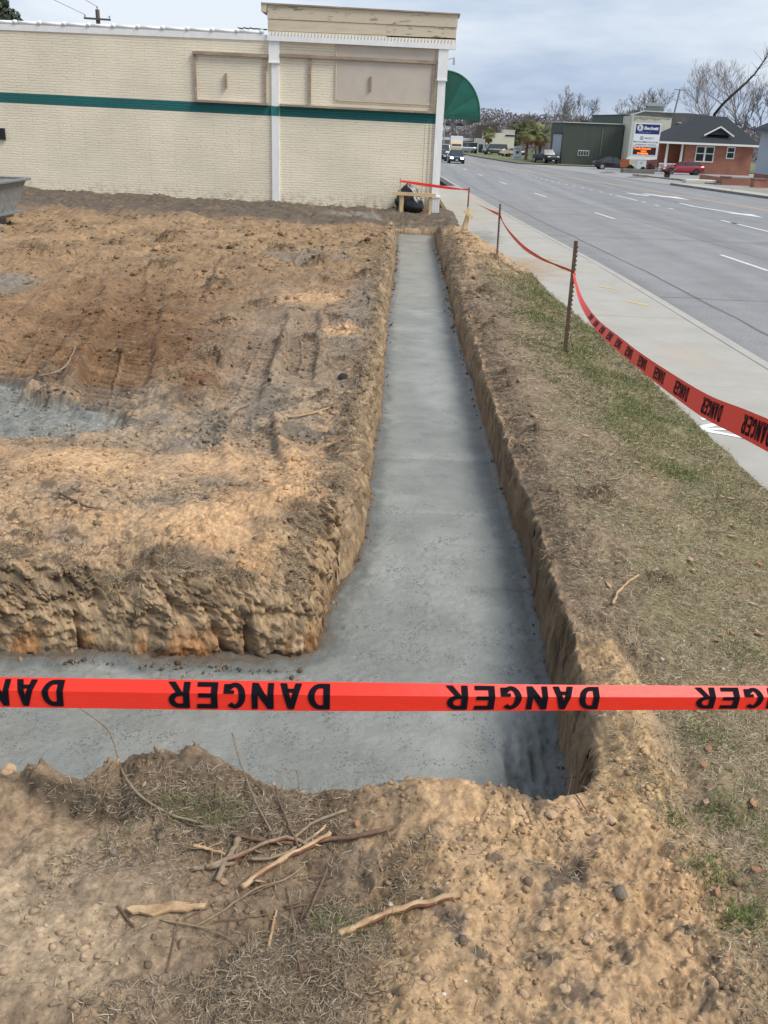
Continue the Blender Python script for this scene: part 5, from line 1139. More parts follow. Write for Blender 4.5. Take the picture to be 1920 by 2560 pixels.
b=MB(); b.box(28.6,31.2,119.02,119.12,.55,.68); b.box(28.6,31.2,119.02,119.12,.12,.2)
for i in range(15): b.box(28.65+i*.17,28.71+i*.17,119.05,119.1,.2,.55)
lp(b,'porch_railing',M_wht,hs,c_)
for x in (29.35,31.1): b=MB(); b.add([(x-.14,119.0,.1),(x+.14,119.0,.1),(x+.10,119.0,2.9),(x-.10,119.0,2.9),(x-.14,119.25,.1),(x+.14,119.25,.1),(x+.10,119.25,2.9),(x-.10,119.25,2.9)],[(0,1,2,3),(7,6,5,4),(0,4,5,1),(1,5,6,2),(3,7,4,0)]); lp(b,'porch_column',M_wht,hs,c_)
b=MB(); b.box(29.0,31.4,121.15,121.19,.15,2.6); lp(b,'porch_wall',M_porch,hs,c_)
# grey clapboard house at the right edge
gh_=thing('grey_house','grey clapboard house corner with dark eave at the right edge of the picture','house',(39.2,100,-.35)); c_=(37,100,-.35)
M_sid=mat('grey_siding',(.40,.44,.48),.7,var=.08,vscale=2)
b=MB(); b.box(34.15,42,100,108,.2,4.62); lp(b,'wall',M_sid,gh_,c_)
src=None
for i in range(30):
    if src is None: b=MB(); b.add([(-4,-.035,0),(4,-.035,0),(4,-.006,.145),(-4,-.006,.145),(-4,0,0),(4,0,0),(4,0,.145),(-4,0,.145)],[(0,1,2,3),(0,4,5,1),(3,2,6,7),(0,3,7,4)]); src=q=b.build('siding_board',M_sid,gh_)
    else: q=same('siding_board',src,gh_)
    q.location=(38.15-37,0,.2+.35+.147*i)
b=MB(); b.add([(33.3,99.3,4.62),(42.5,99.3,4.62),(42.5,108.5,4.62),(33.3,108.5,4.62),(37.5,103.5,7.2),(40,103.5,7.2)],[(0,1,5,4),(1,2,5),(2,3,4,5),(3,0,4),(3,2,1,0)]); lp(b,'roof',M_shing,gh_,c_); b=MB(); b.box(33.28,42.5,99.24,99.3,4.42,4.66); b.box(33.24,33.3,99.24,108.5,4.42,4.66); lp(b,'eave_fascia',mat('dark_blue_trim',(.06,.07,.09),.6),gh_,c_)
window(34.9,36.4,1.6,4.0,99.96,False,gh_,c_)
b=MB(); b.box(34.1,42,100.05,107.9,-.6,.2); lp(b,'foundation',M_brick,gh_,c_)
# low brick wall with piers
bw=thing('brick_wall','low dark red brick garden wall with caps at the right edge of the far pavement','wall',(28,81,-.35)); c_=(28,81,-.35)
b=MB(); b.box(26.0,28.3,84.5,84.8,-.4,.25); b.box(26.0,26.3,84.5,92,-.4,.25); b.box(28.4,34,82,82.3,-.4,.18); lp(b,'wall',M_brick,bw,c_)
for x,y,s in ((26.15,84.65,.35),(28.05,81.9,.5),(31.3,82.1,.4)):
    b=MB(); b.box(x-s,x+s,y-s,y+s,-.45,.3); lp(b,'pier',M_brick,bw,c_); b=MB(); b.box(x-s-.06,x+s+.06,y-s-.06,y+s+.06,.301,.38); lp(b,'cap',mat('brick_cap',(.2,.13,.11),.85),bw,c_)
b=MB(); b.box(23.2,25.9,86.0,87.2,-.35,-.05); o=b.build('concrete_block',M_crm,bevel=.03); tag(o,'long pale concrete block lying beside the low brick wall','block')
# pylon sign
M_navy=mat('navy_sign_face',(.008,.02,.13),.35); M_sface=mat('white_sign_face',(.78,.80,.82),.4); M_scr=mat('led_screen_off',(.025,.004,.003),.4); M_led=mat('orange_led_text',(.9,.2,.03),.4,emit=((1,.16,.02),1.6)); M_stl=mat('sign_frame_metal',(.68,.69,.69),.5,.2); M_sblk=mat('grey_sign_print',(.10,.12,.13),.5); M_sdk=mat('teal_sign_print',(.02,.08,.12),.5); M_swt=mat('white_sign_print',(.82,.83,.85),.4)
sg=thing('pylon_sign','tall white pylon sign with blue face and glowing orange message screen above a planter','sign',(24.85,111,-.335)); c_=(24.85,111,-.335)
y0=111; zs=.335
b=MB(); b.box(23.38,26.36,y0,y0+.45,1.40,4.80); lp(b,'cabinet',M_stl,sg,c_,bevel=.02)
b=MB(); b.box(23.62,26.22,y0-.025,y0-.001,3.72,4.70); lp(b,'sign_face',M_navy,sg,c_,'navy blue upper sign face')
b=MB(); b.box(23.50,26.26,y0-.022,y0-.001,2.52,3.69); lp(b,'sign_face',M_sface,sg,c_,'white middle sign face')
b=MB(); b.box(23.62,26.12,y0-.03,y0-.001,1.60,2.36); lp(b,'message_screen',M_scr,sg,c_)
b=MB(); b.box(23.55,26.2,y0-.03,y0-.023,2.83,2.95); lp(b,'sign_stripe',M_sdk,sg,c_); b=MB(); b.box(23.75,24.6,y0-.034,y0-.031,2.865,2.91); b.box(24.85,26.05,y0-.034,y0-.031,2.865,2.91); lp(b,'sign_stripe',M_swt,sg,c_); b=MB(); b.box(23.7,25.0,y0-.03,y0-.023,2.60,2.66); b.box(25.1,26.1,y0-.03,y0-.023,2.60,2.66); lp(b,'small_print',M_sblk,sg,c_)
def sign_text(s,x,z,size,m,bold=.02,y=None,shear=0,wscale=1,z2=None,name='lettering'):
    me=text_mesh(s,size,bold,shear=shear); me.transform(Matrix.Diagonal((wscale,1,1,1))); me.transform(Matrix.Rotation(PI/2,4,'X')); o=link(name,me,m,sg); o.location=(x-c_[0],(y or y0-.032)-c_[1],z-c_[2]); return o
sign_text('Beckett',24.50,4.16,.46,M_swt,.014,shear=.15,wscale=1.08,name='sign_name'); sign_text('plumbing  heating  air',24.0,3.86,.13,mat('pale_blue_print',(.25,.35,.6),.5),.002,wscale=1.15,name='small_print')
sign_text('BECKETT',24.72,3.20,.25,M_sblk,.003,wscale=1.0,name='sign_name')
b=MB(); b.tube([(24.07,y0-.034,4.33),(24.07,y0-.028,4.33)],.34,24); lp(b,'emblem_disc',M_swt,sg,c_)
me=text_mesh('B',.46,.02); me.transform(Matrix.Rotation(PI/2,4,'X')); o=link('emblem_letter',me,M_sblk,sg); o.location=(23.93-c_[0],y0-.037-c_[1],4.17-c_[2])
def ring(cx,cz,r,wd,yy,m,name):
    b=MB(); n=24; vs=[]
    for i in range(n): a=2*PI*i/n; vs+=[(cx+r*math.cos(a),yy,cz+r*math.sin(a)),(cx+(r-wd)*math.cos(a),yy,cz+(r-wd)*math.sin(a))]
    b.add(vs,[(2*i,(2*i+2)%(2*n),(2*i+3)%(2*n),2*i+1) for i in range(n)]); return lp(b,name,m,sg,c_)
ring(24.07,4.33,.28,.035,y0-.037,M_sblk,'emblem_ring'); ring(24.38,3.29,.20,.05,y0-.032,M_sblk,'emblem_ring')
me=text_mesh('B',.26,.004); me.transform(Matrix.Rotation(PI/2,4,'X')); o=link('emblem_letter',me,M_sblk,sg); o.location=(24.30-c_[0],y0-.033-c_[1],3.20-c_[2])
sign_text('Family Financing',23.70,2.12,.285,M_led,.010,wscale=1.0,name='message_text'); sign_text('Going',24.45,1.88,.25,M_led,.010,wscale=1.05,name='message_text'); sign_text('Available',24.08,1.64,.27,M_led,.012,wscale=1.25,name='message_text')
b=MB(); b.prism([(23.0,1.05),(23.35,1.38),(26.35,1.38),(26.35,1.15),(25.4,1.05)],y0-.02,y0+.5,'y'); lp(b,'sign_ledge',M_wht,sg,c_)
b=MB(); b.box(24.27,25.27,y0+.02,y0+.42,-.35,1.1); lp(b,'post',M_stl,sg,c_)
me=text_mesh('607',.22,.004); me.transform(Matrix.Rotation(PI/2,4,'X')); o=link('house_number',me,M_sblk,sg); o.location=(24.55-c_[0],y0+.015-c_[1],.62-c_[2])
pl=thing('planter','long low grey concrete planter under the pylon sign','planter',(24,109.3,-.35)); c_=(24,109.3,-.35)
M_plc=mat('planter_concrete',(.17,.165,.145),.9,var=.25,vscale=2,bump=.5,bscale=10)
b=MB(); b.box(22.35,25.8,108.7,108.95,-.4,.12); b.box(22.35,25.8,110.0,110.25,-.4,.12); b.box(22.35,22.6,108.95,110,-.4,.12); b.box(25.55,25.8,108.95,110,-.4,.12); lp(b,'wall',M_plc,pl,c_,bevel=.02)
b=MB(); b.box(22.6,25.55,108.95,110,-.4,.0); lp(b,'soil',M_plast,pl,c_)
def shrub(x,y,z,r,h,m,lab,n=260,cat='shrub',group=None):
    V=[];Fq=[]
    for i in range(n):
        a=random.uniform(0,2*PI); rr=r*random.random()**.5; zz_=h*random.random()*(1-.4*rr/r); p=np.array((x+rr*math.cos(a),y+rr*math.sin(a),z+zz_)); u=np.array([random.gauss(0,1) for _ in range(3)]); u/=np.linalg.norm(u); v=np.cross(u,[.3,.5,.8]); s=random.uniform(.05,.11)
        k=len(V); V+=[p-u*s,p+v*s*.5,p+u*s,p-v*s*.5]; Fq.append((k,k+1,k+2,k+3))
    o=np_mesh('shrub',np.array(V),np.array(Fq),m,smooth=False); tag(o,lab,cat,group); return o
M_leafr=mat('dark_red_leaves',(.12,.03,.03),.7,var=.4,vscale=8); M_leafg=mat('dark_green_leaves',(.04,.06,.025),.7,var=.4,vscale=8); M_leafo=mat('pale_dry_leaves',(.35,.33,.25),.8,var=.3,vscale=8)
shrub(25.45,109.6,.0,.45,.9,M_leafr,'dark red-leaved shrub at the right end of the sign planter'); shrub(23.2,109.6,.0,.5,.55,M_leafg,'low dark green shrub at the left end of the sign planter')
shrub(24.6,109.4,.0,.25,.4,M_leafg,'small dark plant before the pylon post'); shrub(33.6,117.8,-.3,.4,.6,M_leafo,'pale dry bush against the brick house wall')
shrub(24.5,98,-.3,.3,.5,M_leafg,'small dark tuft on the broken kerb before the brick house')
b=MB(); b.box(23.2,24.2,115,115.1,.1,1.05); o=b.build('sign_board',mat('rust_orange_board',(.33,.09,.03),.7,var=.3,vscale=4)); tag(o,'rust orange board under the left half of the pylon sign','board')
b=MB(); b.tube([(24.2,96,-.35),(24.35,96,.15),(24.75,95.8,.62)],[.05,.045,.04],7); o=b.build('bent_post',mat('rusty_post',(.35,.2,.13),.8)); tag(o,'bent rusty pole leaning at the kerb before the red coupe','post')
b=MB(); b.tube([(22.0,69.5,-.2),(22.1,69.45,.0),(22.2,69.4,.1)],.035,6); o=b.build('kerb_marker',mat('pale_marker',(.7,.62,.5),.7)); tag(o,'small pale marker stub leaning on the far kerb','marker')
# broken kerb strip before the house
b=MB(); 
for i in range(22):
    x=21.9+i*.17+random.uniform(-.04,.04); y=100-i*.75; h=random.uniform(.02,.14); s=random.uniform(.25,.6); b.box(x-s*.5,x+s*.5,y-s*.6,y+s*.6,-.4,-.26+h*.5)
o=b.build('rubble',mat('rubble',(.16,.15,.12),.95,var=.3,vscale=3)); o['kind']='stuff'; tag(o,'broken dark kerb rubble between the far pavement and the brick house lot','rubble')
# low notice board near the palms
nb=thing('notice_board','white upright monument sign under the large palms','sign',(15.5,159,-.35)); c_=(15.5,159,-.35)
b=MB(); b.box(14.85,16.2,159,159.3,-.3,1.60); lp(b,'panel',M_sface,nb,c_,bevel=.03); b=MB(); b.prism([(15.2,.75),(15.45,1.05),(15.55,.85),(15.8,1.1),(15.75,.7),(15.5,.45)],158.97,158.995,'y'); b.box(15.0,16.05,158.97,158.995,1.25,1.33); b.box(15.0,16.05,158.97,158.995,-.02,.05); lp(b,'print',M_sblk,nb,c_)
b=MB(); b.box(14.8,16.25,158.98,159.32,-.5,-.3); lp(b,'base',M_plast,nb,c_)
# white low building behind, and far blocks
wb=thing('white_building','low white commercial building with dark sign strip behind the small palm','building',(17,225,-.4)); c_=(17,225,-.4)
b=MB(); b.box(14.6,21.0,225,240,-.5,3.9); b.box(12.7,14.6,229,240,-.5,2.6); lp(b,'wall',mat('cream_stucco',(.68,.64,.52),.8,var=.06,vscale=1),wb,c_)
b=MB(); b.box(18.9,21.0,224.9,225,3.3,3.6); b.box(14.7,17.9,224.9,225,.2,1.2); lp(b,'opening',M_plast,wb,c_)
b=MB(); b.box(18.6,21.3,228,234,3.9,4.7); lp(b,'roof_box',mat('grey_roof_box',(.4,.38,.35),.7),wb,c_)
db=thing('dark_roof_building','dark brown hipped roof rising behind the white building','building',(17,260,-.4)); b=MB(); b.prism([(-3.5,2),(-2.4,6.2),(2.4,6.4),(3.6,3)],0,8,'y'); b.prism([(-3.5,0),(3.6,0),(3.6,3),(-3.5,2.5)],.5,7.5,'y'); b.build('roof',mat('brown_roof',(.08,.065,.06),.9),db)
fb=thing('far_shop_row','long low grey shop row beyond the parked vans','building',(8.5,262,-.4)); b=MB(); b.box(-3,5,0,12,0,2.9); b.build('wall',mat('far_grey_wall',(.32,.31,.30),.8),fb); b=MB(); b.box(-3.1,5.1,-.6,0,2.3,3.0); b.build('canopy',mat('far_white_canopy',(.6,.6,.6),.8),fb)
fb2=thing('kiosk','narrow pale kiosk building left of the small palm','building',(12.3,203,-.4)); b=MB(); b.box(-.75,.75,0,1.5,0,2.9); b.build('wall',mat('pale_grey_wall',(.42,.42,.40),.8),fb2); b=MB(); b.box(-.5,.4,-.02,0,.3,1.9); b.build('window',M_glass,fb2)
# ------------------------------------------------------------------ far wooded hill
xs=np.linspace(-140,260,220); ys=np.linspace(300,470,60); X,Y=np.meshgrid(xs,ys); x,y=X.ravel(),Y.ravel()
z=-2+14*sstep(300,440,y)*(1-.35*np.abs(x-60)/200)-3.5*sstep(30,-30,x)*0+1.6*fbm(x*.03,y*.03,3,400)
idx=np.arange(220*60).reshape(60,220); q=np.stack([idx[:-1,:-1],idx[:-1,1:],idx[1:,1:],idx[1:,:-1]],-1).reshape(-1,4)
hz_=np.where(x<30,1-.45*sstep(30,-10,30-x+0*x)*0,1)
o=np_mesh('hill',np.stack([x,y,z*.62],1),q,mat('leafless_hillside',(.13,.115,.12),.95,var=.4,vscale=.12)); o['kind']='structure'
V=[];Fq=[];Cc=[]
for i in range(5200):
    px=random.uniform(-60,150); py=random.uniform(270,440); h0=-2+14*float(sstep(300,440,np.array(py)))*(1-.35*abs(px-60)/200); h0*=.62
    R0=random.uniform(1.0,2.6); base=random.choice([(.17,.145,.155),(.21,.175,.18),(.12,.105,.11),(.10,.10,.07),(.26,.23,.235)])
    for k in range(7):
        p=np.array((px+random.gauss(0,R0),py+random.gauss(0,R0),h0+random.uniform(-.5,3.2+R0*1.3+2.2*math.exp(-((px-28)/9)**2))))
        u=np.array([random.gauss(0,1),random.gauss(0,.3),random.gauss(0,1)]); u/=np.linalg.norm(u); v=np.array((-u[2],0,u[0])); s=random.uniform(.3,.9)
        kk=len(V); V+=[p-u*s,p+v*s*.35,p+u*s,p-v*s*.35]; Fq.append((kk,kk+1,kk+2,kk+3)); c=np.array(base)*random.uniform(.7,1.3); Cc+=[c]*4
o=np_mesh('far_wood',np.array(V),np.array(Fq),mat('winter_wood',(.2,.18,.18),.95,tint=True),col=np.clip(np.array(Cc),0,1),smooth=False); o['kind']='stuff'; tag(o,'grey-mauve leafless wood covering the distant hillside','wood')
for i,(px,py,pz,lab) in enumerate(((7.5,330,4.6,'white house among the far trees below the awning'),(13,345,4.8,'pale small house on the hillside right of the awning'),(3,350,5.6,'grey gabled house on the hillside, left under the awning'))):
    t=thing('far_house',lab,'house',(px,py,pz)); b=MB(); b.box(-1.6,1.6,0,4,-3,1.6); b.build('wall',M_sface if i<2 else M_stl,t); b=MB(); b.prism([(-1.9,1.6),(1.9,1.6),(0,2.7)],-.3,4.3,'y'); b.build('roof',M_shing,t)

# ------------------------------------------------------------------ trees
M_bark=mat('bare_branch_bark',(.14,.125,.115),.9); M_barkp=mat('pale_branch_bark',(.24,.21,.20),.9); M_barkd=mat('dark_wet_bark',(.03,.025,.022),.9)
def bare_tree(name,label,loc,height,spread,seed,m,trunk=None,levels=6,lean=(0,0),r0=.28,group=None,fork=3,updrift=.25,tw=.016):
    rnd=random.Random(seed); t=thing(name,label,'tree',loc,0,group); tb=MB(); cb2=MB()
    def grow(p,d,l,r,lv,b):
        n=3; pts=[p]; q=Vector(p); dd=Vector(d)
        for i in range(n):
            dd=(dd+Vector((rnd.gauss(0,.10),rnd.gauss(0,.10),rnd.gauss(0,.06)+.03*updrift))).normalized(); q=q+dd*(l/n); pts.append(tuple(q))
        b.tube(pts,[max(tw,r*(1-.3*i/n)) for i in range(n+1)],6 if lv<2 else 3,cap=False)
        if lv>=levels: return
        for k in range(fork if lv<levels-1 else fork+1):
            az=rnd.uniform(0,2*PI); tilt=rnd.uniform(.3,.75)*spread; ax=dd.cross(Vector((math.cos(az),math.sin(az),.3))).normalized()
            nd=(Matrix.Rotation(tilt,3,ax)@dd); nd=(nd+Vector((0,0,updrift*.5))).normalized(); st_=Vector(pts[rnd.choice([1,2,3,3]) if k else 3])
            grow(tuple(st_),nd,l*rnd.uniform(.62,.85),r*rnd.uniform(.5,.68),lv+1,cb2)
    d0=Vector((lean[0],lean[1],1)).normalized()
    grow((0,0,0),d0,height*.30,r0,0,tb)
    tb.build('trunk',m,t,smooth=True); o=cb2.build('crown',m,t); o['kind']='stuff'
    return t
bare_tree('bare_tree','tall pale leafless tree behind the large palms',(32.2,230,-.4),16,.85,11,M_barkp,levels=6,r0=.35,fork=3,tw=.022)
bare_tree('bare_tree','smaller leafless tree left of the tall pale one, over the palms',(27.0,232,-.4),10.5,.95,12,M_bark,levels=6,r0=.25,tw=.025)
bare_tree('bare_tree','round leafless tree behind the green workshop roof',(38.6,225,-.4),12.5,1.0,13,M_bark,levels=6,r0=.28,tw=.02)
bare_tree('bare_tree','low leafless tree just left of the cream building roof',(42.6,215,-.4),11.5,1.0,14,M_bark,levels=6,r0=.25,tw=.02)
bare_tree('bare_tree','broad round leafless tree behind the rooftop unit',(39.5,175,-.4),12.5,1.0,15,M_bark,levels=6,r0=.3,fork=3,tw=.02)
bare_tree('bare_tree','fine pale leafless tree behind the brick house, left of the leaning trunk',(44.5,155,-.4),15,.85,16,M_barkp,levels=6,r0=.22,tw=.014)
bare_tree('bare_tree','fine pale leafless tree rising right of the leaning trunk',(48.5,152,-.4),16.5,.85,17,M_barkp,levels=6,r0=.25,fork=3,tw=.014)
bare_tree('bare_tree','leafless tree with low spreading twigs at the right edge',(52.5,150,-.4),13,1.1,18,M_bark,levels=6,r0=.25,fork=3,tw=.02)
# leaning dark trunk
t=thing('leaning_tree','dark leaning tree trunk curving up to the right over the brick house','tree',(43.0,150,-.4)); b=MB(); pts=[(0,0,0),(.2,0,5.5),(.15,0,7.6),(1.0,0,8.9),(2.2,0,10.2),(3.7,0,11.7),(5.0,0,13.2),(6.1,0,15.2),(6.6,0,16.6)]; b.tube(pts,[.3,.26,.24,.21,.19,.16,.13,.09,.05],8); b.build('trunk',M_barkd,t,smooth=True)
b=MB(); rnd=random.Random(4)
for i in range(60):
    k=rnd.uniform(3,7.9); a=Vector(pts[int(k)]).lerp(Vector(pts[int(k)+1]),k%1); d=Vector((rnd.uniform(-.3,1),rnd.gauss(0,.4),rnd.uniform(-.1,1))).normalized(); l=rnd.uniform(.8,2.4); m_=a+d*l*.5+Vector((0,0,.1)); b.tube([a,m_,a+d*l+Vector((rnd.gauss(0,.2),0,.25))],[.035,.025,.012],3,cap=False)
o=b.build('branch',M_bark,t); o['kind']='stuff'
# palms
M_pg=mat('palm_frond_green',(.17,.18,.055),.6,var=.4,vscale=3); M_pb=mat('dead_palm_frond',(.33,.20,.09),.8,var=.4,vscale=3); M_pt=mat('palm_trunk',(.14,.11,.085),.9,var=.3,vscale=8,bump=.8,bscale=12,bdist=.05)
def palm(x,y,hT,R0,label,nf,dead,seed):
    rnd=random.Random(seed); t=thing('palm_tree',label,'palm tree',(x,y,-.4)); b=MB(); b.tube([(0,0,0),(.05,0,hT*.5),(0,.05,hT)],[.26,.2,.22],10,jit=.08); b.build('trunk',M_pt,t)
    def frond(b,az,el,L1):
        d=Vector((math.cos(az)*math.cos(el),math.sin(az)*math.cos(el),math.sin(el))); p=Vector((0,0,hT)); pts=[p]
        for i in range(5): d=(d+Vector((0,0,-.16))).normalized(); p=p+d*(L1/5); pts.append(p)
        b.tube(pts[:4],[.025,.02,.015,.01],3,cap=False)
        c=pts[3]; sd_=d.cross(Vector((0,0,1))).normalized(); u=sd_.cross(d)
        for k in range(13):
            a=(k/12-.5)*PI*1.05; dd=(d*math.cos(a)+sd_*math.sin(a)).normalized(); tip=c+dd*L1*.55+Vector((0,0,-.18*L1*abs(a)-.08)); mid=c.lerp(tip,.5)+u*.05; w_=u.cross(dd).normalized()*.045
            b.add([c,mid-w_,tip,mid+w_],[(0,1,2,3)])
    b=MB()
    for i in range(nf): frond(b,rnd.uniform(0,2*PI),rnd.uniform(-.2,1.35),R0*rnd.uniform(.8,1.1))
    o=b.build('frond',M_pg,t); o['kind']='stuff'
    b=MB()
    for i in range(dead): frond(b,rnd.uniform(0,2*PI),rnd.uniform(-1.3,-.4),R0*rnd.uniform(.7,1))
    o=b.build('dead_frond',M_pb,t); o['kind']='stuff'
palm(16.7,157,4.3,2.0,'left bushy palm of the pair beside the white monument sign',42,34,1); palm(18.9,158,4.0,2.0,'right bushy palm of the pair, touching the green workshop',42,34,2); palm(13.9,206,3.9,1.7,'single small palm on the verge before the white building',40,18,3)
shrub(17.9,158.5,-.3,1.7,1.9,M_leafr,'brown undergrowth below the pair of palms',700); 
# dark evergreens
def evergreen(x,y,z,r,h,lab,m,seed,n=2600,s0=.25):
    rnd=random.Random(seed); V=[];Fq=[];t=thing('evergreen_tree',lab,'tree',(x,y,z)); b=MB(); b.tube([(0,0,0),(0,0,h*.6)],[.25,.15],7); b.build('trunk',M_barkd,t)
    lobes=[(rnd.gauss(0,r*.4),rnd.gauss(0,r*.4),h*rnd.uniform(.3,.9),r*rnd.uniform(.35,.6)) for _ in range(14)]
    for i in range(n):
        lx,ly,lz,lr=rnd.choice(lobes); u=np.array([rnd.gauss(0,1) for _ in range(3)]); u/=np.linalg.norm(u); p=np.array((lx,ly,lz))+u*lr*rnd.uniform(.7,1.05); v=np.cross(u,[rnd.gauss(0,1) for _ in range(3)]); v/=np.linalg.norm(v)+1e-6; q=np.cross(u,v)+u*.5; s=s0*rnd.uniform(.5,1.2)
        k=len(V); V+=[p-v*s,p+q*s*.6,p+v*s,p-q*s*.6]; Fq.append((k,k+1,k+2,k+3))
    o=np_mesh('crown',np.array(V),np.array(Fq),m,t,smooth=False)
    return t
M_eg=mat('dark_evergreen',(.035,.05,.025),.8,var=.5,vscale=2)
evergreen(35.0,218,-.4,2.6,7.6,'dark evergreen between the leafless trees behind the workshop',M_eg,1); evergreen(53.5,140,-.4,2.5,9.0,'dark evergreen cut off by the right edge above the grey house',M_eg,2)
evergreen(-23.6,56,-.4,1.9,10.8,'dark evergreen above the shop roof at the top left corner',M_eg,3,3200,.2); evergreen(22.5,240,-.4,2.3,6.8,'olive bushy tree behind the palms',mat('olive_leaves',(.09,.10,.04),.8,var=.4,vscale=2),5)
bare_tree('bare_tree','thin leafless tree top just showing over the shop roof beside the evergreen',(-21.3,62,-.4),8.4,.8,21,M_barkp,levels=5,r0=.16,tw=.008)
bare_tree('bare_tree','low twiggy tree top peeping over the shop roof near the utility pole',(-19.0,70,-.4),8.9,.9,22,M_barkp,levels=5,r0=.14,tw=.009)
# utility poles and wires
M_pole=mat('weathered_pole_wood',(.12,.10,.09),.9)
up=thing('utility_pole','wooden utility pole top with crossarm and insulators above the shop roof','utility pole',(-19.22,60,-.4)); 
b=MB(); b.tube([(0,0,0),(0,0,9.0)],[.16,.12],10); b.build('pole',M_pole,up); b=MB(); b.obox((-.78,-.12,8.52),(.78,-.12,8.48),.10,.10); b.build('crossarm',M_pole,up)
for dx,z in ((-.72,8.53),(.72,8.53),(0,9.0)): b=MB(); b.tube([(dx,-.12 if dx else 0,z),(dx,-.12 if dx else 0,z+.06),(dx,-.12 if dx else 0,z+.07),(dx,-.12 if dx else 0,z+.16)],[.02,.02,.055,.04],8); b.build('insulator',mat('grey_insulator',(.3,.3,.32),.3),up)
M_wire=mat('dark_cable',(.05,.05,.055),.6)
for a,c,lab in (((-19.22,60,8.76),(-17.6,40,9.6),'overhead wire from the top of the left utility pole'),((-19.94,60,8.3),(-20.6,42,9.9),'overhead wire from the left end of the pole crossarm')):
    A=Vector(a);Bq=Vector(c); b=MB(); b.tube([A.lerp(Bq,i/8*2.2)-Vector((0,0,.5*math.sin(PI*i/8))) for i in range(9)],.012,4); o=b.build('wire',M_wire); tag(o,lab,'wire')
up=thing('utility_pole','distant utility pole with short crossarm above the round leafless tree','utility pole',(44.6,180,-.4)); b=MB(); b.tube([(-.9,0,0),(.1,0,8.8),(.5,0,12.4)],[.16,.14,.12],8); b.build('pole',M_barkp,up); b=MB(); b.obox((-.5,0,12.3),(1.5,0,12.2),.12,.12); b.build('crossarm',M_barkp,up)
for k,(x,y,h,lab) in enumerate(((1.0,185,8.2,'tall grey street pole just right of the shop corner'),(-.5,230,7.5,'farther thin street pole seen beside the shop corner'))):
    up=thing('street_pole',lab,'pole',(x+3.2,y,-.4)); b=MB(); b.tube([(0,0,0),(0,0,h)],[.13,.09],8); b.build('pole',mat('grey_pole',(.33,.32,.33),.7),up); b=MB(); b.obox((-1.2,0,h-.6),(1.2,0,h-.6),.08,.08); b.build('crossarm',M_pole,up)
# ------------------------------------------------------------------ dead grass, living grass, roots
def blades(name, x, y, L_, W_, az, el, curl, col, zoff=0., label=None, z=None, cat='grass'):
    n=len(x); z=gz(x,y) if z is None else z
    dx,dy=np.cos(az),np.sin(az); ce,se=np.cos(el),np.sin(el)
    b=np.stack([x,y,z+zoff],1); d=np.stack([dx*ce,dy*ce,se],1); s=np.stack([-dy,dx,np.zeros(n)],1)
    mid=b+d*(L_*.5)[:,None]+s*(curl*L_*.18)[:,None]
    el2=el-np.abs(rng.normal(.35,.25,n)); d2=np.stack([dx*np.cos(el2),dy*np.cos(el2),np.sin(el2)],1)
    tip=mid+d2*(L_*.5)[:,None]-s*(curl*L_*.25)[:,None]
    w=W_[:,None]/2; up=np.stack([np.zeros(n)]*2+[rng.uniform(-.6,.6,n)],1)*w
    V=np.stack([b-s*w-up,b+s*w+up,mid-s*w*.85-up,mid+s*w*.85+up,tip],1).reshape(-1,3)
    i=np.arange(n)*5
    T=np.stack([np.stack([i,i+1,i+3],1),np.stack([i,i+3,i+2],1),np.stack([i+2,i+3,i+4],1)],1).reshape(-1,3)
    o=np_mesh(name,V,T,M_blade,col=np.repeat(col,5,0),smooth=False); o['kind']='stuff'
    if label: tag(o,label,cat)
    return o
M_blade=mat('grass_blade',(.3,.25,.15),.85,tint=True,spec=.2)
def cols(n,pal,pr,jit=.22):
    k=rng.choice(len(pal),n,p=np.array(pr)/sum(pr)); return np.clip(np.array(pal)[k]*(1+rng.normal(0,jit,(n,1))),.01,.8)
STR=[(.36,.29,.185),(.29,.23,.145),(.21,.165,.10),(.45,.38,.26),(.12,.09,.06)]
GR=[(.10,.13,.035),(.14,.155,.055),(.20,.20,.09),(.06,.09,.025)]
# lawn right of the trench: straw mat, denser near the camera
n=230000; y=2.0*np.exp(rng.random(n)**.9*math.log(20.5/2.0)); x=rng.uniform(.9,3.35,n)
x=np.where(y<4, rng.uniform(.95,2.5,n), x)
edge=1.05+.12*fbm(x*0+3,y*2.2,3,500)+.22*sstep(6,12,y)
keep=(x>edge)&(x<swx(y)+.03+.03*fbm(x*0,y*6,2,501))&(sdf(x,y)>.1)&(blob(x,y,1.05,3.85,.2,.55,0,.3)<.5)
pn=fbm(x*1.7,y*1.4,4,502)
keep&=(rng.random(n)<np.clip(.55+1.2*pn+.35*sstep(1.1,1.6,x)-.35*(1-sstep(1.2,1.9,x))*sstep(4.5,7,y),.03,1))
x,y,pn=x[keep],y[keep],pn[keep]; n=len(x)
sc=np.clip(.55+y*.13,.8,2.4)
gf=np.clip(.04+(.12+.38*sstep(6.5,9,y))*sstep(-.15,.4,fbm(x*1.1,y*.8,3,503))*sstep(1.3,1.8,x)+.30*sstep(1.5,2.4,x)*sstep(5,8,y)+.6*(1-sstep(2.4,3.4,y))*sstep(1.25,1.5,x)*sstep(-.2,.2,fbm(x*5,y*5,2,505)),0,.85)
isg=rng.random(n)<gf
col=np.where(isg[:,None],cols(n,GR,[3,4,3,2]),cols(n,STR,[4,4,3,2,1.5]))
az=rng.uniform(0,2*PI,n); el=np.where(isg,rng.uniform(.2,1.1,n),np.abs(rng.normal(.08,.18,n)))
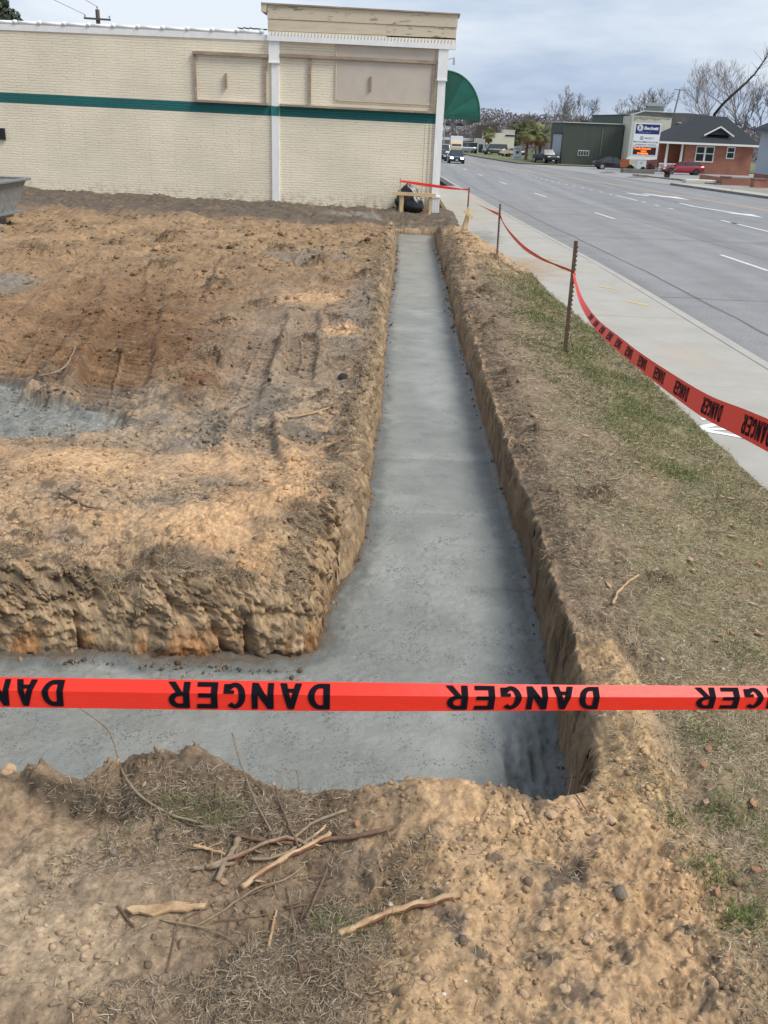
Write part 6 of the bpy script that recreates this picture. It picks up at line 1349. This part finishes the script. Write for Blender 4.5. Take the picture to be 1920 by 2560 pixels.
blades('lawn_blades',x,y,rng.uniform(.018,.055,n)*sc*np.where(isg,.85,1),rng.uniform(.0014,.0030,n)*sc**1.2,az,el,rng.normal(0,.6,n),col,.003,'matted straw and green grass blades of the strip beside the sidewalk')
print('lawn',n)
# scruffy straw on the near heap and around the rims
X=[];Y=[]
def patch(cx,cy,rx,ry,rot,n,pw=1.):
    a=rng.uniform(0,2*PI,n); r=rng.random(n)**.6; px=r*np.cos(a)*rx; py=r*np.sin(a)*ry; c,s=math.cos(rot),math.sin(rot); X.append(cx+px*c-py*s); Y.append(cy+px*s+py*c)
patch(-.62,2.83,.42,.13,-.15,3400); patch(-.30,2.10,.30,.22,.9,3000); patch(-.12,2.32,.16,.16,.5,1300); patch(-.95,2.62,.30,.08,.3,700); patch(.08,2.55,.07,.22,-.4,500); patch(-.45,2.02,.5,.10,.1,1500); patch(-1.15,2.88,.25,.10,0,500); patch(.95,3.12,.14,.10,.2,260); patch(1.22,2.02,.15,.15,0,500); patch(.72,2.62,.2,.1,0,200); patch(-.5,2.55,.5,.18,0,500)
patch(0,2.3,1.3,.6,0,1500); patch(-.62,2.83,.5,.2,-.15,2500); patch(-.25,2.06,.38,.25,.7,2500)
patch(-.62,2.93,.5,.16,0,1500)
x=np.concatenate(X); y=np.concatenate(Y); k=(sdf(x,y)>.03); x,y=x[k],y[k]; n=len(x)
col=cols(n,[(.36,.28,.19),(.26,.20,.135),(.17,.13,.085),(.44,.36,.26),(.09,.07,.05)],[4,5,5,1.5,3])
gm=(rng.random(n)<.22)&((blob(x,y,-.72,2.83,.2,.08,0,.4)>.4)|(blob(x,y,-.1,2.35,.15,.1,0,.4)>.4)|(blob(x,y,-1.0,2.66,.12,.05,0,.4)>.4)); col[gm]=cols(gm.sum(),GR,[4,3,1,3])
blades('straw_blades',x,y,rng.uniform(.015,.065,n),rng.uniform(.0012,.0026,n),rng.uniform(0,2*PI,n),np.where(gm,rng.uniform(.4,1.2,n),np.abs(rng.normal(.1,.22,n))),rng.normal(0,.9,n),col,.003,'loose grey-brown straw and roots on the near earth heap')
# straw and roots hanging over the trench rims and clumps on the bank and site
X=[];Y=[];A=[]
m_=14000; yr=3.2*np.exp(rng.random(m_)*math.log(26/3.2)); xr=np.interp(yr,[p[1] for p in RIGHT[::-1]],[p[0] for p in RIGHT[::-1]])+.09+np.abs(rng.normal(0,.10,m_))*(1+.06*yr)
X.append(xr);Y.append(yr);A.append(rng.normal(PI,1.0,m_))
m_=10000; yr=4.95*np.exp(rng.random(m_)*math.log(24/4.95)); ll=[p for p in LEFT[:14]][::-1]; xl=np.interp(yr,[p[1] for p in ll],[p[0] for p in ll])-.13-np.abs(rng.normal(0,.12,m_))*(1+.07*yr)
X.append(xl);Y.append(yr);A.append(rng.normal(0,1.2,m_))
m_=5200; c_n=90; cx=rng.uniform(-2.6,-.4,c_n); cy=4.95+np.abs(rng.normal(0,.10,c_n)); k=rng.integers(0,c_n,m_); X.append(cx[k]+rng.normal(0,.045,m_));Y.append(cy[k]+rng.normal(0,.025,m_));A.append(rng.normal(-PI/2,.8,m_))
m_=14000; c_n=230; cy=6*np.exp(rng.random(c_n)*math.log(20/6.)); cx=-.45-rng.random(c_n)**1.4*cy*.42; k=rng.integers(0,c_n,m_); X.append(cx[k]+rng.normal(0,.012,m_)*cy[k]**.9);Y.append(cy[k]+rng.normal(0,.014,m_)*cy[k]);A.append(rng.uniform(0,2*PI,m_))
for (cx,cy,s,nn_) in ((1.42,6.55,.09,420),(1.58,5.05,.10,420),(1.25,8.0,.07,200),(2.0,12.0,.10,260),(1.75,4.3,.10,300),(2.05,17,.15,250)): X.append(rng.normal(cx,s,nn_));Y.append(rng.normal(cy,s*.8,nn_));A.append(rng.uniform(0,2*PI,nn_))
for (cx,cy,cr) in CLUMPS:
    k_=int(170+(900 if 1.45<cx<1.55 else 550)*cr); X.append(rng.normal(cx,cr*.6,k_)); Y.append(rng.normal(cy,cr*.5,k_)); A.append(rng.uniform(0,2*PI,k_))
x=np.concatenate(X);y=np.concatenate(Y);az=np.concatenate(A); z=gz(x,y); k=z>-.35; x,y,az,z=x[k],y[k],az[k],z[k]; n=len(x); sc=np.clip(.5+y*.11,.8,2.6)
col=cols(n,[(.36,.28,.19),(.26,.20,.13),(.17,.125,.085),(.46,.38,.26),(.09,.065,.045)],[4,5,5,2,4])
blades('root_tufts',x,y,rng.uniform(.02,.07,n)*sc,rng.uniform(.0013,.0026,n)*sc**1.1,az,rng.normal(.0,.35,n),rng.normal(0,1.2,n),col,.004,'straw and root tufts along the crumbling trench rims',z=z)
X=[];Y=[]
for (cx,cy,s,k_) in ((1.18,2.62,.05,260),(1.24,2.42,.06,420),(1.33,2.95,.06,240),(1.42,3.5,.08,260),(1.75,3.2,.08,260),(1.9,4.4,.12,260),(2.4,7.6,.14,320),(2.5,9.5,.16,320),(2.3,12.5,.2,260),(1.12,2.9,.03,90),(1.55,2.75,.07,260)): X.append(rng.normal(cx,s,k_));Y.append(rng.normal(cy,s*.8,k_))
x=np.concatenate(X);y=np.concatenate(Y);n=len(x); sc=np.clip(.6+.1*y,.8,2)
blades('weed_tufts',x,y,rng.uniform(.02,.05,n)*sc,rng.uniform(.0022,.0042,n)*sc,rng.uniform(0,2*PI,n),rng.uniform(.3,1.2,n),rng.normal(0,.5,n),cols(n,[(.07,.12,.025),(.10,.15,.04),(.15,.17,.06)],[4,4,2]),.002,'fresh green grass tufts in the straw lawn near the right edge')
# ------------------------------------------------------------------ loose crumbs of soil
ico=np.array([(0,0,1),(.894,0,.447),(.276,.851,.447),(-.724,.526,.447),(-.724,-.526,.447),(.276,-.851,.447),(.724,.526,-.447),(-.276,.851,-.447),(-.894,0,-.447),(-.276,-.851,-.447),(.724,-.526,-.447),(0,0,-1)])
icf=np.array([(0,1,2),(0,2,3),(0,3,4),(0,4,5),(0,5,1),(1,6,2),(2,7,3),(3,8,4),(4,9,5),(5,10,1),(6,7,2),(7,8,3),(8,9,4),(9,10,5),(10,6,1)])
def crumbs(x,y,s,col,name,label):
    n=len(x); z=gz(x,y); k=z>-.3; x,y,z,s,col=x[k],y[k],z[k],s[k],col[k]; n=len(x)
    V=ico[None]*(1+rng.normal(0,.26,(n,12,1)))*np.stack([s*rng.uniform(.8,1.3,n),s*rng.uniform(.8,1.2,n),s*rng.uniform(.55,.9,n)],1)[:,None,:]
    a=rng.uniform(0,2*PI,n); c,sn=np.cos(a)[:,None],np.sin(a)[:,None]; Vx=V[...,0]*c-V[...,1]*sn; Vy=V[...,0]*sn+V[...,1]*c
    V=np.stack([Vx+x[:,None],Vy+y[:,None],V[...,2]+(z+s*.25)[:,None]],-1).reshape(-1,3)
    T=(icf[None]+(np.arange(n)*12)[:,None,None]).reshape(-1,3)
    o=np_mesh(name,V,T,M_crumb,col=np.repeat(col,12,0),smooth=False); o['kind']='stuff'; tag(o,label,'soil')
M_crumb=mat('soil_crumb',(.4,.3,.2),.95,tint=True,var=.2,vscale=150,bump=.5,bscale=250,bdist=.003,spec=.2)
n=9000; y=np.concatenate([rng.uniform(1.6,3.3,5500),4.9*np.exp(rng.random(3500)*math.log(2.6))]); n=len(y); x=np.where(y<3.4,rng.uniform(-1.6,1.25,n),-.35-rng.random(n)*y*.45)
k=(fbm(x*2.3,y*2.3,4,104)+.12+rng.normal(0,.1,n)>.05)&(sdf(x,y)>.03); x,y=x[k],y[k]; n=len(x)
_,c=gz(x,y,True); crumbs(x,y,np.clip(rng.lognormal(-5.35,.5,n),.002,.02)*np.where(y>4,1.8,1),np.clip(c*rng.uniform(.85,1.2,(n,1)),0,1),'soil_crumbs','loose crumbs of sandy soil scattered over the heaps')
n=16000; y=6.0*np.exp(rng.random(n)*math.log(27/6.)); x=np.where(rng.random(n)<.82,-.45-rng.random(n)**1.2*y*.46,.95+rng.random(n)*.6)
k=(fbm(x*1.6,y*1.6,3,93)*1.2+fbm(x*.9,y*.9,3,97)+rng.normal(0,.13,n)>.02)&(sdf(x,y)>.05)&((x<0)|(y>18)|(x<1.25)); x,y=x[k],y[k]; n=len(x)
_,c=gz(x,y,True); dk=rng.random(n)<.2; c=np.where(dk[:,None],c*.62,c*rng.uniform(.8,1.15,(n,1)))
crumbs(x,y,np.clip(rng.lognormal(-4.6,.5,n),.004,.035)*(y/8.)**.75,np.clip(c,0,1),'soil_crumbs','broken clods of tan and dark earth strewn over the tracked plot')
n=2600; side=rng.random(n)<.5; y=3.3*np.exp(rng.random(n)*math.log(28/3.3)); xr=np.interp(y,[p[1] for p in RIGHT[::-1]],[p[0] for p in RIGHT[::-1]])+.03-np.abs(rng.normal(0,.03,n))*(.6+.05*y); ll=[p for p in LEFT[:14]][::-1]; xl=np.interp(y,[p[1] for p in ll],[p[0] for p in ll])-.03+np.abs(rng.normal(0,.03,n))*(.6+.05*y)
x=np.where(side,xr,xl); m_=(~side)&(y<5.1); x[m_]=rng.uniform(-2.6,-.55,m_.sum()); y[m_]=4.66-np.abs(rng.normal(0,.04,m_.sum()))
s_=np.clip(rng.lognormal(-5.9,.7,n),.001,.016)*(.6+.1*y); V=ico[None]*(1+rng.normal(0,.26,(n,12,1)))*s_[:,None,None]; V=V+np.stack([x,y,np.full(n,-.447)+s_*.2],1)[:,None,:]
o=np_mesh('fallen_soil',V.reshape(-1,3),(icf[None]+(np.arange(n)*12)[:,None,None]).reshape(-1,3),M_crumb,col=np.repeat(cols(n,[(.15,.11,.075),(.08,.06,.045),(.26,.19,.12)],[4,4,2]),12,0),smooth=False); o['kind']='stuff'; tag(o,'dark crumbs of soil fallen on the wet concrete along the trench sides','soil')
n=1500; x=rng.uniform(-.3,1.3,n); y=rng.uniform(1.7,3.25,n); k=(fbm(x*3.1,y*3.1,3,98)+rng.normal(0,.08,n)>.08)&(sdf(x,y)>.03); x,y=x[k],y[k]; n=len(x)
_,c=gz(x,y,True); crumbs(x,y,np.clip(rng.lognormal(-4.75,.35,n),.005,.018),np.clip(c*rng.uniform(.8,1.15,(n,1)),0,1),'soil_crumbs','broken angular clods of sandy soil heaped at the near right')
# bigger clods and stones that can be told apart
def lumpy(name,s,m,seed,flat=.7,sub_=2):
    import bmesh
    bm=bmesh.new(); bmesh.ops.create_icosphere(bm,subdivisions=sub_,radius=1)
    r=random.Random(seed); ph=[r.uniform(0,9) for _ in range(6)]
    for v in bm.verts:
        c=v.co; f=1+.14*math.sin(2.3*c.x+ph[0])+.12*math.sin(3.1*c.y+ph[1])+.1*math.sin(3.7*c.z+ph[2])+r.uniform(-.07,.07); v.co=Vector((c.x*f*s,c.y*f*s*.85,c.z*f*s*flat))
    me=bpy.data.meshes.new(name); bm.to_mesh(me); bm.free(); return link(name,me,m,smooth=False)
M_clod=mat('sandy_clod',(.44,.31,.19),.95,var=.25,vscale=40,bump=.6,bscale=90,bdist=.004); M_clodg=mat('grey_clod',(.19,.155,.12),.95,var=.3,vscale=40,bump=.6,bscale=90,bdist=.004); M_peb=mat('pale_pebble',(.62,.62,.58),.7,var=.15,vscale=60)
def pw(x,y,z=0.03):      # ground point seen at a photograph position
    X=x*1.15736;Y=y*1.15736; d=_r*((X-960)/FPX)-_u*((Y-1280)/FPX)+_f; t=(z-CAM_H)/d.z; p=Vector((0,0,CAM_H))+d*t
    for _ in range(4):
        zz_=float(gz([p.x],[p.y])[0]); t=(max(zz_,-.2)-CAM_H)/d.z; p=Vector((0,0,CAM_H))+d*t
    return p
for px,py,s,m,lab in ((18,1668,.045,M_clod,'large round sandy clod on the rim at the left edge'),(1340,1930,.032,M_clodg,'dark grey clod in the middle of the right sandy heap'),(1175,2005,.026,M_clod,'rounded tan clod low in the sandy heap beside the debarked branch'),(1270,2030,.024,M_clod,'flat tan clod right of the sandy heap centre'),(555,1905,.030,M_clodg,'grey-brown cracked lump beside the crossing sticks'),(245,1842,.020,M_clodg,'grey stone in the straw left of the stick pile'),(1190,1760,.028,M_clod,'tan clod on the top edge of the near sandy heap'),(1320,1775,.026,M_clod,'sandy lump at the corner of the trench'),(1130,2150,.022,M_clod,'tan lump near the bottom, right of centre'),(1222,2140,.024,M_clod,'paired tan lump at the bottom right of the heap'),(990,1815,.018,M_clodg,'small dark crumbly clod behind the debarked branch'),(290,1870,.016,M_clodg,'small grey clod at the straw edge, left'),(950,510,.0,M_clod,''),(845,1955,.012,M_peb,'small blue-grey pebble left of the debarked branch'),(958,2148,.008,M_peb,'tiny white pebble at the bottom centre, the lower of two'),(1006,2120,.007,M_peb,'tiny white pebble at the bottom centre, the upper of two'),(1345,1136,.012,M_peb,'white pebble on the bank near the root clump'),(1272,1332,.008,M_peb,'white chip on the bank above the sand spill'),(1665,1345,.0,M_peb,''),(1012,1980,.016,M_clod,'clod touching the thick end of the debarked branch'),(1390,1070,.0,M_peb,''),(1512,962,.02,M_peb,'')):
    if s<=0 or not lab: continue
    p=pw(px,py); s*=.85; o=lumpy('pebble' if m is M_peb else 'clod',s,m,int(px)); o.location=(p.x,p.y,p.z+s*.25); o.rotation_euler=(0,0,px); tag(o,lab,'pebble' if m is M_peb else 'clod')
# pale litter chips on the lawn: countable, alike
chip=None
for i in range(15):
    y=rng.uniform(4.0,13.0); x=rng.uniform(1.35,2.5); 
    if chip is None: chip=q=lumpy('leaf_chip',.013,mat('dull_pale_chip',(.42,.40,.34),.8,var=.3,vscale=30),77,.3,1)
    else: q=chip.copy(); COL.objects.link(q)
    q.location=(x,y,float(gz([x],[y])[0])+.02); q.rotation_euler=(0,0,i*1.7); s=.6+.5*rng.random()+.03*y; q.scale=(s,s*.8,s); tag(q,'small pale chip lying on the grass strip beside the sidewalk','litter','pale chips on the grass strip')
# ------------------------------------------------------------------ sticks
M_wood=mat('debarked_wood',(.33,.20,.10),.6,var=.3,vscale=14,var2=(.55,.39,.22),bump=.3,bscale=60,bdist=.002,stretch=(1,1,1)); M_twig=mat('grey_twig_bark',(.25,.185,.12),.85,var=.35,vscale=40,bump=.4,bscale=90,bdist=.002); M_twigb=mat('brown_twig_bark',(.16,.095,.06),.8,var=.35,vscale=40,bump=.4,bscale=90,bdist=.002); M_strip=mat('bark_strip_wood',(.42,.27,.14),.75,var=.4,vscale=22,bump=.5,bscale=50,bdist=.003)
M_barkstripe=mat('reddish_bark_remnant',(.17,.07,.035),.85,var=.4,vscale=30,bump=.5,bscale=70)
def stick(px,r0,r1,m,label,lift=.008,seed=1,n=14,flat=1,cat='stick',end=0,bark=False,name='stick'):
    random.seed(seed); P_=[pw(*q[:2]) for q in px]; 
    for p,q in zip(P_,px): p.z+= (q[2] if len(q)>2 else 0)
    c=qcurve(P_,n); k=len(c)
    for i,p in enumerate(c):
        g_=float(gz([p.x],[p.y])[0]) if float(sdf(np.array([p.x]),np.array([p.y]))[0])>.05 else -9
        p.z=max(p.z,g_+.0)+lift+r0*.6
        p.x+=random.gauss(0,r0*.22); p.y+=random.gauss(0,r0*.22)
    # keep long pieces straight rather than following every bump
    zz_=[p.z for p in c]
    for i,p in enumerate(c):
        a=max(0,i-3);e=min(k,i+4); p.z=max(sum(zz_[a:e])/(e-a),p.z*.6+.4*sum(zz_[a:e])/(e-a))
    b=MB(); rs=[(r0+(r1-r0)*i/(k-1))*(1+random.uniform(-.12,.12)) for i in range(k)]; b.tube(c,rs,9,jit=.10)
    if flat!=1:
        cz=sum(p.z for p in c)/k; b.v=[(v[0],v[1],cz+(v[2]-cz)*flat) for v in b.v]
    if r0>.0038:
        for _ in range(2+int(random.random()*2)):
            i=random.randrange(2,k-2); d=(c[i+1]-c[i-1]).normalized(); s_=Vector((-d.y,d.x,.25))*random.choice([-1,1]); l=random.uniform(.012,.035); r_s=rs[i]*.38
            b.tube([c[i],c[i]+(d*.5+s_)*l*.5,c[i]+(d*.8+s_*1.1)*l],[r_s*1.3,r_s,r_s*.6],6)
    o=b.build(name,m,smooth=True); tag(o,label,cat)
    if bark:
        b=MB(); up=[p+Vector((.1*r0,-.72*r0,.1*r0)) for p in c[2:-1]]; b.tube(up,[rs[i]*.5*(1+.3*math.sin(i*1.1)) for i in range(len(up))],6,jit=.15); b.build('bark_remnant',M_barkstripe,o,smooth=True)
    if end:
        b=MB(); d=(c[-1]-c[-2]).normalized(); b.tube([c[-1]-d*.004,c[-1]+d*.006],[r1*1.02,r1*.9],9); b.build('cut_end',M_wood,o)
    return o
stick([(521,1930),(590,1885),(650,1850),(712,1815)],.0115,.0095,M_wood,'long pale debarked stick with a dark bark stripe, topmost of the stick pile',.022,1,bark=True,end=1)
stick([(728,2020),(800,1997),(870,1972),(930,1962),(992,1935)],.012,.0125,M_wood,'thick debarked branch with bent grey end lying alone on the sand',.006,2,bark=True)
stick([(516,1822),(490,1865),(470,1905)],.011,.010,M_twig,'short thick grey stick, upper left of the stick pile',.006,3)
stick([(445,1883),(520,1862),(580,1830),(625,1820),(665,1838)],.0085,.0065,M_twig,'bent brown-grey stick curving across the pile below the short thick one',.018,4,bark=True)
stick([(418,1882),(470,1878),(505,1872)],.008,.007,M_twig,'stubby grey stick pointing right beside the cracked lump',.008,5)
stick([(500,1808),(560,1822),(640,1828),(720,1828),(780,1810),(848,1792)],.006,.009,M_twigb,'dark reddish stick running right from the pile to the sand',.012,6)
stick([(632,1822),(680,1785),(748,1758)],.0065,.006,M_twig,'tan curved stick above the pile leading to the sand edge',.014,7)
stick([(540,1868),(590,1862),(640,1842),(700,1800)],.006,.005,M_twig,'slim tan stick lying along the debarked one',.018,8)
stick([(418,1838),(450,1842),(488,1852)],.0075,.004,M_strip,'curled orange-brown bark strip at the left of the pile',.012,9,flat=.8)
stick([(172,1585,.16),(240,1640,.12),(275,1700,.03),(340,1752),(430,1785)],.0035,.0055,M_twig,'long thin pale twig arching from the rim over the wet concrete, at left',.010,10,n=22)
stick([(503,1640,.10),(540,1720,.03),(585,1805)],.003,.004,M_twig,'thin straight twig leaning down from the rim to the stick pile',.012,11)
stick([(595,1710),(610,1760),(645,1845)],.0045,.004,M_twigb,'dark wiry twig crossing above the pile right of the straight one',.02,12)
stick([(330,1860),(365,1862),(418,1868)],.0001,.0001,M_twig,'',0,1) if False else None
stick([(663,1990),(685,1935),(708,1880)],.0055,.004,M_twigb,'short dark twig with a pale cut end below the pile',.010,13)
stick([(422,2008),(490,1970),(555,1925),(612,1905),(658,1878)],.0035,.004,M_twig,'long thin twig running up right from below the flat wood chip',.008,14,n=20)
stick([(345,1988),(440,2010),(500,2035),(527,2065)],.0028,.0022,M_twig,'thin pale stem lying below the flat wood chip',.006,15)
stick([(362,2105),(375,2040),(385,1990)],.003,.002,M_twigb,'dark thin twig at lower left below the flat wood chip',.006,16)
stick([(580,2048),(592,1995),(598,1970)],.005,.004,M_strip,'small reddish splinter below the pile, at bottom centre',.006,17)
stick([(640,2058),(632,1980),(620,1920)],.0022,.0018,M_twig,'hair-thin twig hanging down below the pile at bottom centre',.006,18)
stick([(255,1960),(275,1990),(290,2005)],.0045,.0035,M_twigb,'small dark twig left of the flat wood chip',.006,19)
stick([(1322,1310),(1342,1275),(1378,1248)],.009,.007,M_strip,'orange-brown crooked stick lying on the bank right of the trench',.010,20)
stick([(620,905),(655,900),(712,888)],.010,.007,M_strip,'orange-brown root piece on the site beyond the corner',.010,21)
stick([(85,822),(140,798),(165,758)],.011,.008,M_twig,'pale forked root lying on the dark brown mound at left',.02,22)
stick([(495,838+75),(515,890),(540,882)],.009,.006,M_twigb,'dark short twig on the tracked soil in mid site',.010,23)
stick([(130,1075),(180,1095),(215,1105)],.010,.006,M_twigb,'dark root lying on the pale sand at left',.010,24)
stick([(1310,1040),(1340,1035),(1362,1018)],.008,.005,M_twig,'pale twig on the bank above the root clump',.010,25)
stick([(510,655),(530,670),(560,668)],.0,.0,M_twig,'',0) if False else None
for i in range(34):
    cx,cy=random.choice([(620,1850),(560,1900),(680,1940),(500,1850),(720,1790),(640,1760),(600,2030),(480,1960),(1250,1700),(420,1800),(560,1700)]); px,py=cx+random.gauss(0,60),cy+random.gauss(0,38); a=random.uniform(0,PI); l=random.uniform(30,80)
    stick([(px,py),(px+l*.5*math.cos(a)+random.gauss(0,4),py+l*.4*math.sin(a)+random.gauss(0,4)),(px+l*math.cos(a),py+l*.8*math.sin(a))],random.uniform(.0022,.0046),.0018,random.choice([M_twig,M_twigb,M_twigb]),'thin twig lying loose on the near soil around the stick pile',.011,100+i,n=8,name='twig'); bpy.data.objects[-1] if False else None
for o in [q for q in COL.objects if q.name.startswith('twig')]: o['group']='loose twigs around the stick pile'
# flat split chip
def chip_(pts,th,m,name,label,cat,curl=0,lift=.012):
    P_=[pw(*p) for p in pts]; c=sum(P_,Vector())/len(P_); b=MB(); n=len(P_); cz=c.z+lift
    top=[]; bot=[]
    for i,p in enumerate(P_):
        q=(p-c); zz_=cz+curl*(q.x*q.x+q.y*q.y)*30+random.uniform(-.001,.001); top.append((p.x,p.y,zz_+th)); bot.append((p.x,p.y,zz_))
    vs=top+bot+[(c.x,c.y,cz+th*1.8),(c.x,c.y,cz)]
    b.add(vs,[(i,(i+1)%n,2*n) for i in range(n)]+[(n+(i+1)%n,n+i,2*n+1) for i in range(n)]+[(i,n+i,n+(i+1)%n,(i+1)%n) for i in range(n)])
    o=b.build(name,m,smooth=False); tag(o,label,cat); return o
chip_([(273,1973),(285,1966),(312,1967),(330,1958),(352,1956),(372,1950),(396,1953),(412,1957),(404,1962),(430,1963),(446,1961),(441,1973),(418,1974),(405,1982),(370,1977),(330,1983),(300,1980),(287,1984)],.008,M_wood,'wood_chip','flat pale split wood chip lying left of the stick pile','wood chip')
chip_([(675,1822),(690,1808),(705,1790),(702,1800),(688,1818)],.004,M_wood,'wood_chip','small yellow sliver sticking out above the debarked stick','wood chip',lift=.03)
# dead leaves
M_leafd=mat('dead_leaf_brown',(.32,.16,.08),.6,var=.3,vscale=30); M_leafd2=mat('dead_leaf_pinkish',(.42,.27,.17),.6,var=.25,vscale=30); M_leafdk=mat('wet_dark_leaf',(.085,.045,.025),.5)
def leaf(px,py,L1,W1,az,m,label,curl=.3,tilt=0,group=None):
    p=pw(px,py); n=7; vs=[]
    for i in range(n+1):
        t=i/n; w=W1*math.sin(PI*min(1,t*1.02))**.8*(1-.25*t); x=(t-.5)*L1; z=curl*L1*(2*t-1)**2*.5
        vs+=[(x,-w/2,z+w*.25),(x,0,z),(x,w/2,z+w*.25)]
    b=MB(); b.add(vs,[q for i in range(n) for q in ((3*i,3*i+3,3*i+4,3*i+1),(3*i+1,3*i+4,3*i+5,3*i+2))]); b.add([(-L1*.5,-.0008,curl*L1*.5),(-L1*.5,.0008,curl*L1*.5),(-L1*.72,.0,curl*L1*.4)],[(0,1,2)])
    o=b.build('dead_leaf',m,smooth=True); s=o.modifiers.new('thickness','SOLIDIFY'); s.thickness=.0007
    o.location=(p.x,p.y,p.z+.012); o.rotation_euler=(tilt,random.uniform(-.2,.2),az); tag(o,label,'leaf',group)
random.seed(3)
leaf(485,1912,.060,.026,-.6,M_leafd2,'pinkish curled dead leaf beside the cracked lump',.35,.3); leaf(1000,1760-8,.040,.024,.4,M_leafd2,'pinkish leaf on the top edge of the sandy heap'); leaf(770,1785,.040,.026,1.4,M_leafd,'brown upright leaf at the sand edge right of the pile',.3,.6); leaf(590,1855,.040,.020,1.3,M_leafd2,'small leaf tucked among the crossing sticks',.2,.3)
leaf(592,1690+10,.034,.016,1.7,M_leafd2,'pale leaf under the long arching twig',.2); leaf(368,1762,.03,.014,1.2,M_leafd2,'tiny pale leaf in the straw above the chip'); leaf(312,1700,.032,.016,1.4,M_leafd2,'pale leaf against the arching twig'); leaf(560,1862,.05,.018,.1,M_leafd,'long brown leaf lying between the sticks')
leaf(1547,1935,.060,.028,1.2,M_leafd,'rust-brown leaf standing at the grass edge, right',.3,.7); leaf(1335,1722,.055,.024,.1,M_leafd,'brown leaf at the trench corner under the straw',.2); leaf(1415,1790,.035,.026,.6,M_leafd,'crumpled red-brown leaf at the right of the heap',.5,.5); leaf(1300,1718,.03,.012,0,M_leafd2,'flat tan leaf on the corner rim')
leaf(1640,1345+30,.075,.03,.05,M_leafd,'large rust leaf at the right edge on the lawn',.2); leaf(1590,1285,.05,.025,.3,M_leafd2,'pale tan leaf high on the lawn near the right edge'); leaf(505,2057,.026,.016,.6,M_leafdk,'wet dark brown leaf at bottom centre, left of a pair',.05); leaf(530,2045,.022,.014,.9,M_leafdk,'wet dark brown leaf at bottom centre, right of a pair',.05); leaf(548,2070,.024,.014,-.3,M_leafdk,'wet dark leaf lowest of the dark trio',.05)
leaf(668,2110,.001,.001,0,M_leafd,'') if False else None
# scattered leaves on the lawn: alike, counted
for i in range(62):
    y=2.2*math.exp(random.random()*math.log(4.2)); x=random.uniform(1.25,2.0 if y<4 else 2.7)
    if x>float(swx(y))-.1: continue
    Xc=Vector((x,y,float(gz([x],[y])[0]))); v=Xc-Vector((0,0,CAM_H)); px=(960+FPX*v.dot(_r)/v.dot(_f))/1.15736; py=(1280-FPX*v.dot(_u)/v.dot(_f))/1.15736
    leaf(px,py,random.uniform(.035,.065)*(1+.05*y),random.uniform(.018,.03)*(1+.05*y),random.uniform(0,6.28),random.choice([M_leafd,M_leafd2,M_leafd2]),'dead brown leaf scattered on the straw lawn right of the trench',random.uniform(.05,.4),random.uniform(-.3,.3),'dead leaves on the lawn')
# white scrap on the concrete edge and dark hole plug on the site
p=pw(980,693,-.45); b=MB(); b.add([(0,0,0),(.10,.02,.01),(.12,.09,.03),(.05,.12,.02),(-.02,.07,.04)],[(0,1,2,3,4)]); o=b.build('paper_scrap',M_sface); o.location=(.74,15.9,-.42); o.rotation_euler=(.4,.3,0); tag(o,'small white paper scrap at the far right edge of the trench','litter')
o=lumpy('clod',.07,mat('black_clod',(.02,.018,.016),.9),3,.6); p=pw(742,817); o.location=(p.x,p.y,p.z+.01); tag(o,'nearly black clod on the site left of the trench','clod')
